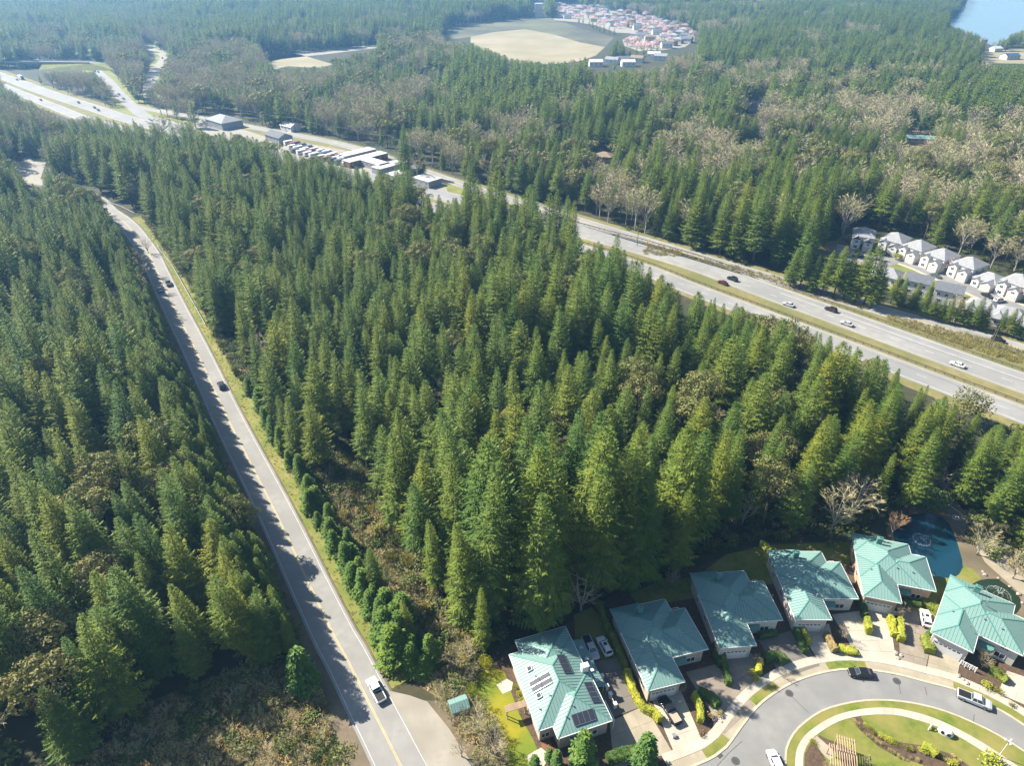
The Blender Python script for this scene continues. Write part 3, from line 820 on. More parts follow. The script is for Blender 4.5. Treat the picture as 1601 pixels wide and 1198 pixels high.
# ------------------------------------------------------------------ grey-roofed estate and far houses
def gable(mb, u0, u1, w0, w1, z, pitch, axis='w', e=0.4, mi=0, wall=None, wmi=0):
    """gable roof with its ridge along axis; optional gable wall triangles"""
    u0e, u1e, w0e, w1e = u0 - e, u1 + e, w0 - e, w1 + e
    th = 0.14
    if axis == 'w':
        c = (u0 + u1) / 2; h = (u1e - u0e) / 2 * pitch
        top = [(u0e, w0e, z), (c, w0e, z + h), (u1e, w0e, z), (u0e, w1e, z), (c, w1e, z + h), (u1e, w1e, z)]
    else:
        c = (w0 + w1) / 2; h = (w1e - w0e) / 2 * pitch
        top = [(u1e, w0e, z), (u1e, c, z + h), (u1e, w1e, z), (u0e, w0e, z), (u0e, c, z + h), (u0e, w1e, z)]
    bot = [(p[0], p[1], p[2] - th) for p in top]
    mb.add(top + bot, [(0, 1, 4, 3), (1, 2, 5, 4), (6, 9, 10, 7), (7, 10, 11, 8), (0, 6, 7, 1), (1, 7, 8, 2), (3, 4, 10, 9), (4, 5, 11, 10), (0, 3, 9, 6), (2, 8, 11, 5)], mi)
    if wall is not None:
        if axis == 'w':
            hh = (u1 - u0) / 2 * pitch
            for w, rev in ((w0, 0), (w1, 1)):
                t = [(u0, w, z - .06), (u1, w, z - .06), ((u0 + u1) / 2, w, z - .06 + hh)]
                wall.add(t, [(0, 1, 2) if not rev else (2, 1, 0)], wmi)
        else:
            hh = (w1 - w0) / 2 * pitch
            for u, rev in ((u0, 1), (u1, 0)):
                t = [(u, w0, z - .06), (u, w1, z - .06), (u, (w0 + w1) / 2, z - .06 + hh)]
                wall.add(t, [(0, 1, 2) if not rev else (2, 1, 0)], wmi)
def hipr(mb, u0, u1, w0, w1, z, pitch, e=0.4):
    hip(mb, MB(), MB(), u0 - e, u1 + e, w0 - e, w1 + e, z, pitch, step=99)

def estate_house(kind, label, loc, rz, group='grey-roofed houses of the estate beyond the highway', roof_m=None, wall_m=None):
    roof_m, wall_m = roof_m or M_shingle, wall_m or M_white
    t = thing('grey_roof_house', label, 'house', loc, rz, group, (.84, 1, 1) if kind in ('twin', 'single') else (.8, 1, 1))
    roof, wall = MB(), MB()
    if kind == 'twin':          # two street gables on a hip-roofed block
        wall.box(-5.5, 5.5, -5, 6, 0, 5.6); hipr(roof, -5.5, 5.5, -5, 6, 5.6, 0.5)
        for u0, u1, w0, z in ((-5.2, -1.0, -7.2, 4.9), (0.6, 5.2, -8.4, 4.2)):
            wall.box(u0, u1, w0, -4.6, 0, z - .02); gable(roof, u0, u1, w0, -1.0, z, 0.55, 'w', 0.35, wall=wall)
    elif kind == 'single':
        wall.box(-5.5, 5.5, -5, 5, 0, 3.2); hipr(roof, -5.5, 5.5, -5, 5, 3.2, 0.45)
        wall.box(0.5, 5.2, -8, -4.6, 0, 3.0); gable(roof, 0.5, 5.2, -8, 0, 3.0, 0.5, 'w', 0.35, wall=wall)
        wall.box(-4.6, -1.2, -6.6, -4.6, 0, 2.95); gable(roof, -4.6, -1.2, -6.6, 0, 2.95, 0.5, 'w', 0.3, wall=wall)
    elif kind == 'gable':
        wall.box(-6, 6, -4.4, 4.4, 0, 5.5); gable(roof, -6, 6, -4.4, 4.4, 5.5, 0.42, 'u', 0.4, wall=wall)
        wall.box(1.0, 5.0, 4.0, 7.0, 0, 4.0); gable(roof, 1.0, 5.0, 0, 7.0, 4.0, 0.5, 'w', 0.3, wall=wall)
    else:                       # low wide hip
        wall.box(-7, 7, -4.6, 4.6, 0, 3.4); hipr(roof, -7, 7, -4.6, 4.6, 3.4, 0.5)
        wall.box(-6.8, -1.5, -7.4, -4.2, 0, 3.2); hipr(roof, -6.8, -1.5, -7.4, 0.5, 3.2, 0.5, 0.35)
    obj('roof', roof, roof_m, t)
    obj('wall', wall, wall_m, t)
    if kind == 'twin':
        d = MB(); d.box(1.0, 4.8, -8.46, -8.404, 0.02, 2.3); obj('garage_door', d, M_wall_w, t)
        window(t, 2.9, -8.4, 3.0, 1.5, 0.9, 'f'); window(t, -3.1, -7.2, 3.3, 1.5, 1.1, 'f'); window(t, -3.1, -7.2, 0.8, 1.8, 1.3, 'f')
        d = MB(); d.box(-0.6, 0.3, -5.06, -5.004, 0.02, 2.1); obj('front_door', d, M_plastic, t)
        for w_ in (-2, 2.5):
            window(t, -5.5, w_, 3.4, 1.2, 1.2, 'l'); window(t, 5.5, w_, 3.4, 1.2, 1.2, 'r'); window(t, -5.5, w_, 0.9, 1.2, 1.2, 'l')
    elif kind == 'single':
        d = MB(); d.box(0.95, 4.75, -8.06, -8.004, 0.02, 2.3); obj('garage_door', d, M_wall_w, t)
        window(t, -2.9, -6.6, 0.9, 1.6, 1.2, 'f')
        for k in range(2):
            s = MB(); s.box(-3.6 + k * 1.6, -2.3 + k * 1.6, -2.6, -1.0, 4.35, 4.5); obj('skylight', s, M_whiteroof, t)
        window(t, 5.5, 0, 0.9, 1.3, 1.2, 'r')
    elif kind == 'gable':
        for u_ in (-4, -0.5, 3):
            window(t, u_, -4.4, 3.4, 1.4, 1.1, 'f')
        window(t, -3, -4.4, 0.7, 1.6, 1.3, 'f'); window(t, 2.5, -4.4, 0.3, 1.9, 1.9, 'f')
        window(t, 6, 0, 3.4, 1.3, 1.2, 'r'); window(t, -6, 0, 3.4, 1.3, 1.2, 'l')
    else:
        for u_ in (1.5, 4.8):
            window(t, u_, -4.6, 1.0, 1.6, 1.3, 'f')
        window(t, -4.1, -7.4, 1.0, 1.8, 1.3, 'f'); window(t, 7, 0, 1.0, 1.4, 1.2, 'r')
    return t
ER = R(-62)
est_up = [(1346, 383, 'twin', 'white house with dark red gable tops at the head of the estate turning circle', R(-25)),
          (1395, 391, 'twin', 'white twin-gabled house second from the head of the estate turning circle', R(-48)),
          (1430, 403, 'twin', 'white twin-gabled house with a small dark fir by its front', R(-60)),
          (1466, 417, 'twin', 'white twin-gabled house fourth along the far side of the estate road', R(-62)),
          (1509, 431, 'twin', 'white two-storey house with a grey end wall next to the single-storey house', R(-60)),
          (1545, 446, 'single', 'low white single-storey house with pale roof lights on the estate road', R(-60)),
          (1585, 459, 'twin', 'white gabled house beside pink blossom at the right end of the estate row', R(-58))]
for i, (x, y, k, l, a) in enumerate(est_up):
    hh = estate_house(k, l, (*P(x, y), 0), a)
    if i == 0:
        for u, w, z in ((-3.1, -7.25, 4.9), (2.9, -8.45, 4.2)):
            mb = MB(); mb.add([(u - 1.9, w, z), (u + 1.9, w, z), (u, w, z + 1.1)], [(0, 1, 2)])
            obj('gable_panel', mb, M_redtrim, hh)
        # board wall is thin trim
est_lo = [(1383, 438, 'low', 'wide low grey-roofed house just below the estate turning circle', R(-38)),
          (1431, 455, 'gable', 'white-walled grey gabled house with its back to the highway, middle of the lower row', R(-33)),
          (1478, 470, 'gable', 'white-walled grey gabled house with a blue-shaded end wall above the hedge of small firs', R(-33)),
          (1531, 490, 'low', 'low grey hip-roofed house partly hidden by the tall evergreens', R(-35)),
          (1573, 502, 'low', 'low grey hip-roofed house with a small white gable near the right edge', R(-35)),
          (1612, 520, 'low', 'grey-roofed house cut off by the right edge above the frontage road', R(-35))]
for x, y, k, l, a in est_lo:
    estate_house(k, l, (*P(x, y), 0), a, roof_m=M_shingle if k != 'gable' else M_shingle_d)

def simple_house(name, label, loc, rz, w, d, h, roof_m, wall_m, style='hip', cat='house', group=None, pitch=0.45, windows=True):
    t = thing(name, label, cat, loc, rz, group)
    roof, wall = MB(), MB()
    wall.box(-w / 2, w / 2, -d / 2, d / 2, 0, h)
    if style == 'hip':
        hipr(roof, -w / 2, w / 2, -d / 2, d / 2, h + .02, pitch)
    elif style == 'gable':
        gable(roof, -w / 2, w / 2, -d / 2, d / 2, h + .02, pitch, 'u' if w > d else 'w', wall=wall)
    else:
        roof.box(-w / 2 - .2, w / 2 + .2, -d / 2 - .2, d / 2 + .2, h + .004, h + .35)
    obj('roof', roof, roof_m, t); obj('wall', wall, wall_m, t)
    if windows:
        n = max(1, int(w / 4))
        for i in range(n):
            u = -w / 2 + (i + .5) * w / n
            window(t, u, -d / 2, h * .5, min(1.6, w / n * .6), 1.2, 'f')
    return t
def ph(x, y):
    return (*P(x, y), 0)
simple_house('green_roof_barn', 'pale green flat-pitched roof among bare trees right of centre', ph(1437, 222), R(-12), 21, 11, 3.6, M_roof, M_wall_b, 'gable', pitch=0.2)
simple_house('brown_roof_house', 'brown-roofed house half hidden by bare trees above the highway', ph(944, 252), R(-20), 11, 9, 4, M_shingle_b, M_wall_t, 'hip')
simple_house('brown_roof_house', 'light brown roof showing behind pale bare trees, right of the meadow', ph(1104, 156), R(-25), 16, 10, 4, M_shingle_b, M_wall_b, 'hip')
simple_house('dark_roof_house', 'dark-walled house between tall bare trees near the yellow-green tree', ph(1180, 172), R(10), 17, 10, 5, M_shingle_d, M_wall_g, 'gable')
simple_house('blue_roof_house', 'dark blue-roofed house in the clearing by the lake shore', ph(1578, 92), R(10), 18, 11, 4, pmat('blue_roof', (0.05, 0.11, 0.2), rough=.6), M_white, 'gable')
simple_house('white_house', 'white house among firs near the lake shore', ph(1522, 72), R(10), 14, 9, 4, M_whiteroof, M_white, 'gable')
simple_house('lake_house', 'pale house right at the water edge', ph(1534, 66), R(20), 12, 9, 4, M_shingle, M_white, 'gable')
simple_house('commercial_building', 'large grey hip-roofed building beside the frontage road at left', ph(352, 197), R(-42), 25, 17, 5, M_shingle, M_wall_g, 'hip', 'building', pitch=.4)
simple_house('white_cottage', 'small white-roofed cottage on the far side of the frontage road', ph(455, 203), R(-38), 13, 9, 3.6, M_whiteroof, M_white, 'gable')
simple_house('tower_block', 'tall pale blue-green tower beyond the meadow', ph(842, 26), R(0), 14, 12, 22, M_whiteroof, M_wall_w, 'flat', 'tower')
simple_house('dark_shed', 'dark grey shed with parked vehicles beside the storage yard', ph(437, 220), R(-42), 18, 11, 4, M_shingle_d, M_wall_g, 'gable', 'shed')
for x, y, l, s in ((560, 246, 'long white-roofed storage unit with blue-grey doors, farthest left of the storage rows', 24), (572, 254, 'long white-roofed storage unit with a dark red front, second of the storage rows', 30),
                   (588, 262, 'white-roofed storage unit, third of the storage rows', 20), (612, 266, 'white flat roof showing between fir tops in the storage yard', 24),
                   (633, 277, 'white flat roof in the storage yard behind dark firs', 22), (668, 288, 'square white-roofed shed with dark walls at the right end of the storage yard', 12)):
    simple_house('storage_unit', l, ph(x, y), R(48) if s > 20 else R(-42), s if s > 12 else 14, 8 if s > 12 else 10, 3.6, M_whiteroof, M_wall_g if s != 30 else pmat('red_doors', (0.25, 0.10, 0.08), rough=.7), 'flat', 'storage unit', 'white-roofed storage units')
for x, y, l in ((112, 76, 'pale roof in the trees above the interchange'), (150, 86, 'low pale roof just right of the roof above the interchange'), (110, 46, 'pale house high in the hazy forest at left'),
                (85, 8, 'long pale roof at the top edge, left'), (330, 142, 'white house among dark firs, left of the small clearing'), (356, 148, 'white shed between firs near the frontage road'),
                (520, 46, 'pale house in the far forest, left of the meadow'), (700, 12, 'pale rooftops in the far trees, top centre'), (1330, 3, 'white roof in the far forest near the top edge'),
                (1482, 26, 'white boathouse on the far lake shore'), (1498, 14, 'pale house on the far lake shore'), (1555, 80, 'pale cottage in the shore clearing'), (1270, 172, 'grey roof hidden among bare trees'), (1420, 190, 'small grey roof behind the dark round evergreen')):
    simple_house('far_house', l, ph(x, y), R(rng.uniform(-40, 40)), rng.uniform(12, 18), 10, 4, M_whiteroof if 'white' in l or 'pale' in l else M_shingle, M_white, 'gable', windows=False)

# the estate at the top of the picture
def pz(x, y): return (840 + x / 6.158, y / 6.158)
vil = [(205, 44), (290, 168), (205, 122), (380, 118), (520, 55), (515, 135), (600, 165), (765, 90), (765, 145), (835, 245), (745, 205), (885, 118), (1000, 242), (1080, 182), (1060, 285), (1235, 225), (1335, 240),
       (1420, 265), (1405, 305), (1430, 362), (1300, 425), (1350, 405), (1240, 450), (1010, 310), (700, 165), (650, 110), (450, 75), (330, 140), (930, 175), (1130, 250), (1180, 290), (1290, 330), (170, 110), (1370, 330), (960, 275),
       (255, 60), (240, 130), (330, 70), (420, 90), (470, 130), (560, 100), (590, 70), (640, 75), (690, 80), (560, 200), (640, 200), (700, 240), (800, 160), (820, 190), (870, 180), (900, 210), (800, 120), (850, 80), (1040, 200), (1100, 290), (1150, 320), (1200, 250), (1250, 280), (1170, 210), (1320, 280), (1380, 215), (1020, 360), (1080, 380), (940, 350), (1240, 380), (1180, 420), (1310, 365), (1440, 400)]
protos = []
for k, (rm, wm) in enumerate(((M_shingle, M_wall_w), (M_shingle_d, M_white), (M_shingle_b, M_wall_b))):
    protos.append((rm, wm))
first = {}
for i, (x, y) in enumerate(vil):
    k = i % 3
    q = ph(*pz(x, y + 8))
    lab = ('grey-roofed', 'dark-roofed', 'brown-roofed')[k] + ' house among blossom beyond the meadow'
    if k not in first:
        t = simple_house('estate_house', lab, q, R(rng.uniform(-40, 10)), 14, 10, 5.5, protos[k][0], protos[k][1], ('hip', 'gable', 'hip')[k], group=('grey', 'dark', 'brown')[k] + '-roofed houses of the far estate')
        first[k] = t
    else:
        t = copy_tree(first[k]); t.location = q; t.rotation_euler.z = R(rng.choice((-35, -30, 0, 55)) + rng.uniform(-8, 8))
for x, y, l, rm in ((560, 625, 'pale flat house at the left end of the row between meadow and firs', M_whiteroof), (720, 600, 'grey house second in the row below the dark hedge', M_shingle), (820, 592, 'blue-grey roof in the middle of the row below the dark hedge', M_shingle_d),
                (960, 585, 'long brown-grey roof in the row below the dark hedge', M_shingle_b), (870, 625, 'white house in front of the blue-grey roof', M_whiteroof), (1120, 545, 'white gabled house right of the dark hedge', M_whiteroof), (1185, 565, 'grey house at the right end of the row below the dark hedge', M_shingle)):
    simple_house('row_house', l, ph(*pz(x, y + 10)), R(rng.uniform(-30, 10)), 15, 10, 5, rm, M_white, 'gable')
for x, y, l in ((804, 12, 'grey-roofed house left of the pale tower'), (828, 12, 'pale house just left of the pale tower'), (776, 18, 'grey house at the left end of the ridge above the shrub slope')):
    simple_house('ridge_house', l, ph(x, y), R(5), 16, 11, 6, M_shingle, M_white, 'hip')

# interchange bridge
bt = thing('road_bridge', 'pale road bridge carrying the cross road over the highway at upper left', 'bridge', (-520, 833, 0), R(-4))
mb = MB(); mb.box(-190, 55, -6, 6, 5.2, 6.4); obj('deck', mb, M_hwy, bt)
for s in (-6, 5.7):
    mb = MB(); mb.box(-190, 55, s, s + .3, 6.404, 7.4); obj('parapet', mb, M_conc, bt)
for x in (-160, -112, -64, -30, 0):
    mb = MB(); mb.box(x - .6, x + .6, -5, 5, 0, 5.19); obj('pier', mb, M_conc, bt)
mb = MB()
mb.add([(55, -6, 6.3), (55, 6, 6.3), (85, 12, 0.1), (85, -12, 0.1), (0, -6, 5.1), (0, 6, 5.1), (0, 16, 0), (0, -16, 0)], [(0, 3, 2, 1), (0, 4, 7, 3), (1, 2, 6, 5)])
obj('abutment', mb, M_verge, bt)

# ------------------------------------------------------------------ tree meshes
def arr_mesh(name, V, F, mats, mi=None, smooth=False):
    me = bpy.data.meshes.new(name)
    me.from_pydata(V, [], F)
    for m in mats:
        me.materials.append(m)
    if mi is not None:
        me.polygons.foreach_set('material_index', mi)
    if smooth:
        me.polygons.foreach_set('use_smooth', [True] * len(F))
    me.update()
    return me
class Leaves:
    def __init__(s): s.V, s.F = [], []
    def kite(s, b, d, l, w, side, sag=0.0, mid=0.45):
        """leaf spray: pointed quad from b along d"""
        o = len(s.V)
        m = (b[0] + d[0] * l * mid, b[1] + d[1] * l * mid, b[2] + d[2] * l * mid)
        s.V += [b, (m[0] + side[0] * w, m[1] + side[1] * w, m[2] + side[2] * w),
                (b[0] + d[0] * l, b[1] + d[1] * l, b[2] + d[2] * l - sag),
                (m[0] - side[0] * w, m[1] - side[1] * w, m[2] - side[2] * w)]
        s.F.append((o, o + 1, o + 2, o + 3))
    def sliver(s, a, b, w, rr):
        o = len(s.V)
        d = Vector(b) - Vector(a)
        n = d.orthogonal().normalized()
        n.rotate(Matrix.Rotation(rr.uniform(0, 6.28), 3, d.normalized() if d.length > 0 else Vector((0, 0, 1))))
        n *= w / 2
        s.V += [(a[0] + n.x, a[1] + n.y, a[2] + n.z), (a[0] - n.x, a[1] - n.y, a[2] - n.z), tuple(b)]
        s.F.append((o, o + 1, o + 2))

def conifer(seed, H, Rad, base, n, sh=1.6, wk=0.2, lean=0.0, shape=0.8, fluff=1.0):
    """trunk and a crown of whorled drooping branches, each a fan of leaf sprays; returns (trunk MB, Leaves)"""
    rr = random.Random(seed)
    T = MB()
    ax = lambda z: (lean * (z / H) ** 2 * H, 0.0)
    zs = [0, H * .25, H * .55, H * .85, H * .99]
    T.tube([(*ax(z), z) for z in zs], [H * .0125, H * .010, H * .007, H * .0032, 0.02], 7)
    L = Leaves()
    cr = H * (1 - base)
    lob = [rr.uniform(0.82, 1.15) for _ in range(9)]
    for i in range(n):
        t = (i + rr.random()) / n
        t = t ** 1.06
        z = H * base + t * cr * 0.985
        prof = (1 - t) ** shape * (0.45 + 0.55 * min(1, t / 0.16))
        az = i * 2.39996 + rr.uniform(-.35, .35)
        ln = Rad * prof * rr.uniform(0.72, 1.12) * lob[int((az % 6.283) / 6.284 * 9)] + 0.3
        if rr.random() < 0.06: ln *= 1.25
        ca, sa = math.cos(az), math.sin(az)
        pit = -0.22 + 0.85 * t + rr.gauss(0, .08)
        ox, oy = ax(z)
        droop = 0.30 * ln
        def pt(s):
            h = s * ln
            return (ox + ca * h, oy + sa * h, z + pit * h - droop * s * (1 - s) * 1.2 - 0.10 * ln * s * s + 0.10 * ln * s ** 3)
        side = (-sa, ca, 0.0)
        # axis tip
        p = pt(.72); q = pt(1.0)
        d = (q[0] - p[0], q[1] - p[1], q[2] - p[2]); m = math.sqrt(sum(c * c for c in d)) or 1
        d = tuple(c / m for c in d)
        L.kite(p, d, m * 1.1, wk * .9 + .02 * ln, side)
        k = max(2, int((2.2 + ln * sh) * fluff))
        for j in range(k):
            s = 0.18 + 0.78 * (j + rr.random() * .8) / k
            b = pt(s)
            sl = (0.46 * ln * (1 - s) + 0.42) * rr.uniform(.7, 1.2)
            for sg in (-1, 1):
                a2 = az + sg * rr.uniform(0.65, 1.15)
                dz = pit * .5 - rr.uniform(0.05, 0.42)
                dd = (math.cos(a2), math.sin(a2), dz)
                m = math.sqrt(1 + dz * dz)
                dd = tuple(c / m for c in dd)
                tilt = rr.uniform(-.55, .55)
                sd = (-math.sin(a2) * math.cos(tilt), math.cos(a2) * math.cos(tilt), math.sin(tilt))
                L.kite(b, dd, sl, wk * (0.55 + .5 * sl) * rr.uniform(.8, 1.2), sd, 0.12 * sl)
    zt = H * .93
    for k in range(5):
        a = k * 1.26
        L.kite((*ax(H), zt + k * .1), (math.cos(a) * .25, math.sin(a) * .25, .94), H * .07, .13, (-math.sin(a), math.cos(a), 0))
    return T, L

def madrone(seed, H, Rad, nb, leaf, nl):
    rr = random.Random(seed)
    T, L = MB(), Leaves()
    tops = []
    T.tube([(0, 0, 0), (rr.uniform(-.3, .3), rr.uniform(-.3, .3), H * .3), (rr.uniform(-.5, .5), 0, H * .45)], [H * .018, H * .014, H * .011], 6)
    for i in range(nb):
        a = i * 2.4 + rr.uniform(-.4, .4)
        r = Rad * math.sqrt((i + .6) / nb) * rr.uniform(.8, 1.08)
        z = H * (0.62 + 0.34 * math.sqrt(max(0, 1 - (r / Rad / 1.1) ** 2))) * rr.uniform(.92, 1.03)
        c = (r * math.cos(a), r * math.sin(a), z)
        T.tube([(0, 0, H * .4), (c[0] * .5, c[1] * .5, H * .4 + (z - H * .4) * .6), (c[0], c[1], z - .3)], [H * .008, H * .005, .04], 4)
        br = Rad * rr.uniform(.26, .40)
        for k in range(nl):
            u, th = rr.uniform(-.55, 1), rr.uniform(0, 6.283)
            q = math.sqrt(1 - u * u)
            rad = br * rr.uniform(.72, 1.08)
            n = (q * math.cos(th), q * math.sin(th), u * .75)
            b = (c[0] + n[0] * rad, c[1] + n[1] * rad, c[2] + n[2] * rad)
            d = Vector((rr.gauss(0, 1), rr.gauss(0, 1), rr.gauss(0, .6)))
            d -= Vector(n) * d.dot(Vector(n)) * .7
            d.normalize()
            s = d.cross(Vector(n)); s = s.normalized() if s.length > .01 else Vector((1, 0, 0))
            l = leaf * rr.uniform(.7, 1.3)
            L.kite((b[0] - d.x * l / 2, b[1] - d.y * l / 2, b[2] - d.z * l / 2), tuple(d), l, l * .32, tuple(s), mid=.5)
    return T, L

def bare_tree(seed, H, Rad, limbs, subs, twigs, tw, multi=False, up=0.9):
    rr = random.Random(seed)
    T, L = MB(), Leaves()
    fork = H * (rr.uniform(.12, .2) if multi else rr.uniform(.28, .38))
    T.tube([(0, 0, 0), (0, 0, fork * .6), (rr.uniform(-.15, .15), rr.uniform(-.15, .15), fork * 1.15)], [H * .016, H * .013, H * .010], 6)
    for i in range(limbs):
        a = i * 6.283 / limbs + rr.uniform(-.4, .4)
        rel = math.sqrt((i % 3 + .7) / 3) * rr.uniform(.75, 1.0)
        r = Rad * rel * .75
        top = Vector((r * math.cos(a), r * math.sin(a), H * (1.0 - .28 * rel * rel) * rr.uniform(.88, 1.0)))
        st = Vector((0, 0, fork * rr.uniform(.6, 1.1)))
        mid = st.lerp(top, .5) + Vector((math.cos(a), math.sin(a), 0)) * r * .18
        T.tube([st, mid, top], [H * .0075, H * .0045, .02], 4, cap=False)
        for j in range(subs):
            t = .25 + .7 * (j + rr.random()) / subs
            b = (st.lerp(mid, t * 2) if t < .5 else mid.lerp(top, t * 2 - 1))
            aa = a + rr.uniform(-1.7, 1.7)
            l = (Rad * .5 * (1.15 - t) + H * .06) * rr.uniform(.7, 1.2)
            e = b + Vector((math.cos(aa), math.sin(aa), up * rr.uniform(.5, 1.3))).normalized() * l
            T.tube([b, e], [H * .0028, .012], 3, cap=False)
            for k in range(twigs):
                f = rr.uniform(.15, 1.0)
                p = b.lerp(e, f)
                d = Vector((math.cos(aa) + rr.gauss(0, .7), math.sin(aa) + rr.gauss(0, .7), up * rr.uniform(.2, 1.3))).normalized()
                q = p + d * rr.uniform(.5, 1.25) * (.35 * l + .35)
                L.sliver(p, q, tw * rr.uniform(.7, 1.3), rr)
    return T, L

def puff(seed, H, Rad, n, leaf, squash=0.8):
    """rounded shrub or blossom crown made of small leaves"""
    rr = random.Random(seed)
    T, L = MB(), Leaves()
    for i in range(4):
        a = i * 1.57 + rr.uniform(-.5, .5)
        T.tube([(0, 0, 0), (math.cos(a) * Rad * .35, math.sin(a) * Rad * .35, H * .6)], [.05 + .01 * H, .02], 4)
    lob = [(rr.uniform(-.45, .45) * Rad, rr.uniform(-.45, .45) * Rad, H * rr.uniform(.45, .7), Rad * rr.uniform(.45, .7)) for _ in range(7)]
    for k in range(n):
        c = lob[k % 7]
        u, th = rr.uniform(-.7, 1), rr.uniform(0, 6.283)
        q = math.sqrt(1 - u * u)
        rad = c[3] * rr.uniform(.75, 1.1)
        b = (c[0] + q * math.cos(th) * rad, c[1] + q * math.sin(th) * rad, max(.05, c[2] + u * rad * squash * H / (2 * Rad)))
        d = Vector((rr.gauss(0, 1), rr.gauss(0, 1), rr.gauss(0, .7))).normalized()
        s = d.orthogonal().normalized()
        L.kite(b, tuple(d), leaf * rr.uniform(.7, 1.3), leaf * .33, tuple(s), mid=.5)
    return T, L

def pair(name, TL, mleaf, mbark=None):
    T, L = TL
    return (T.mesh('trunk', mbark or M_bark, True), arr_mesh(name, L.V, L.F, [mleaf]))
def joined(name, TL, mleaf, mbark=None):
    T, L = TL
    o = len(T.v)
    me = arr_mesh(name, T.v + L.V, T.f + [tuple(i + o for i in f) for f in L.F], [mbark or M_bark, mleaf], [0] * len(T.f) + [1] * len(L.F))
    return me

FIR_TL = [conifer(11 + k, 30, r_, b_, n_, 2.1, .115, lean=ln_, shape=sp_) for k, (r_, b_, n_, ln_, sp_) in enumerate(
    ((6.5, .14, 240, .0, .86), (5.7, .22, 210, .012, .78), (7.1, .10, 260, -.01, .95), (5.3, .20, 200, .02, .74), (6.2, .32, 180, .0, .82), (6.8, .16, 220, -.02, 1.0), (4.6, .12, 210, .0, .8), (6.2, .30, 140, .02, .62)))]
FIR = [pair('crown', t, M_fir) for t in FIR_TL]
FIR_LOW_TL = [conifer(71 + k, 30, r_, b_, 80, .6, .42, shape=sp_) for k, (r_, b_, sp_) in enumerate(((6.6, .16, .74), (5.6, .22, .68), (7.2, .12, .85)))]
YOUNG = [pair('crown', conifer(191 + k, 9, r_, .02, 150, 2.2, .15, shape=sp_), M_fir) for k, (r_, sp_) in enumerate(((2.6, .9), (2.1, .8), (3.0, 1.0), (2.4, .7)))]
CYP = [pair('crown', conifer(31 + k, 7, 1.7, .04, 120, 2.4, .16, shape=.7, fluff=1.1), M_cypress) for k in range(3)]
MAD_TL = [madrone(41 + k, 18, 5.0, 17, .46, 140) for k in range(3)]
MAD = [pair('crown', t, M_madrone) for t in MAD_TL]
BARE_TL = [bare_tree(51 + k, 14, 4.6, 8, 7, 9, .055) for k in range(3)]
BARE = [pair('twigs', t, M_twig, M_palebark) for t in BARE_TL]
BARE_LOW_TL = [bare_tree(61 + k, 16, 6.2, 10, 7, 13, .14) for k in range(3)]
BARE_LOW = [joined('bare_tree', t, M_twig, M_palebark) for t in BARE_LOW_TL]
SHR = [pair('leaves', puff(81 + k, 1.3, .8, 260, .22), M_shrub) for k in range(3)]
BLO = [joined('blossom_tree', puff(91 + k, 6, 3.2, 300, .75), M_blossom) for k in range(2)]
ROUND = [pair('crown', puff(95 + k, 9, 4.2, 1500, .55, 1.0), M_shrub) for k in range(2)]

def plant(kind, name, label, cat, x, y, rz, sc, group=None, tint=None, part2='crown'):
    tr, cr = kind
    t = thing(name, label, cat, (x, y, 0), rz, group, sc)
    link('trunk', tr, t)
    c = link(part2, cr, t)
    if tint:
        c.color = (*tint, 1)
    return t

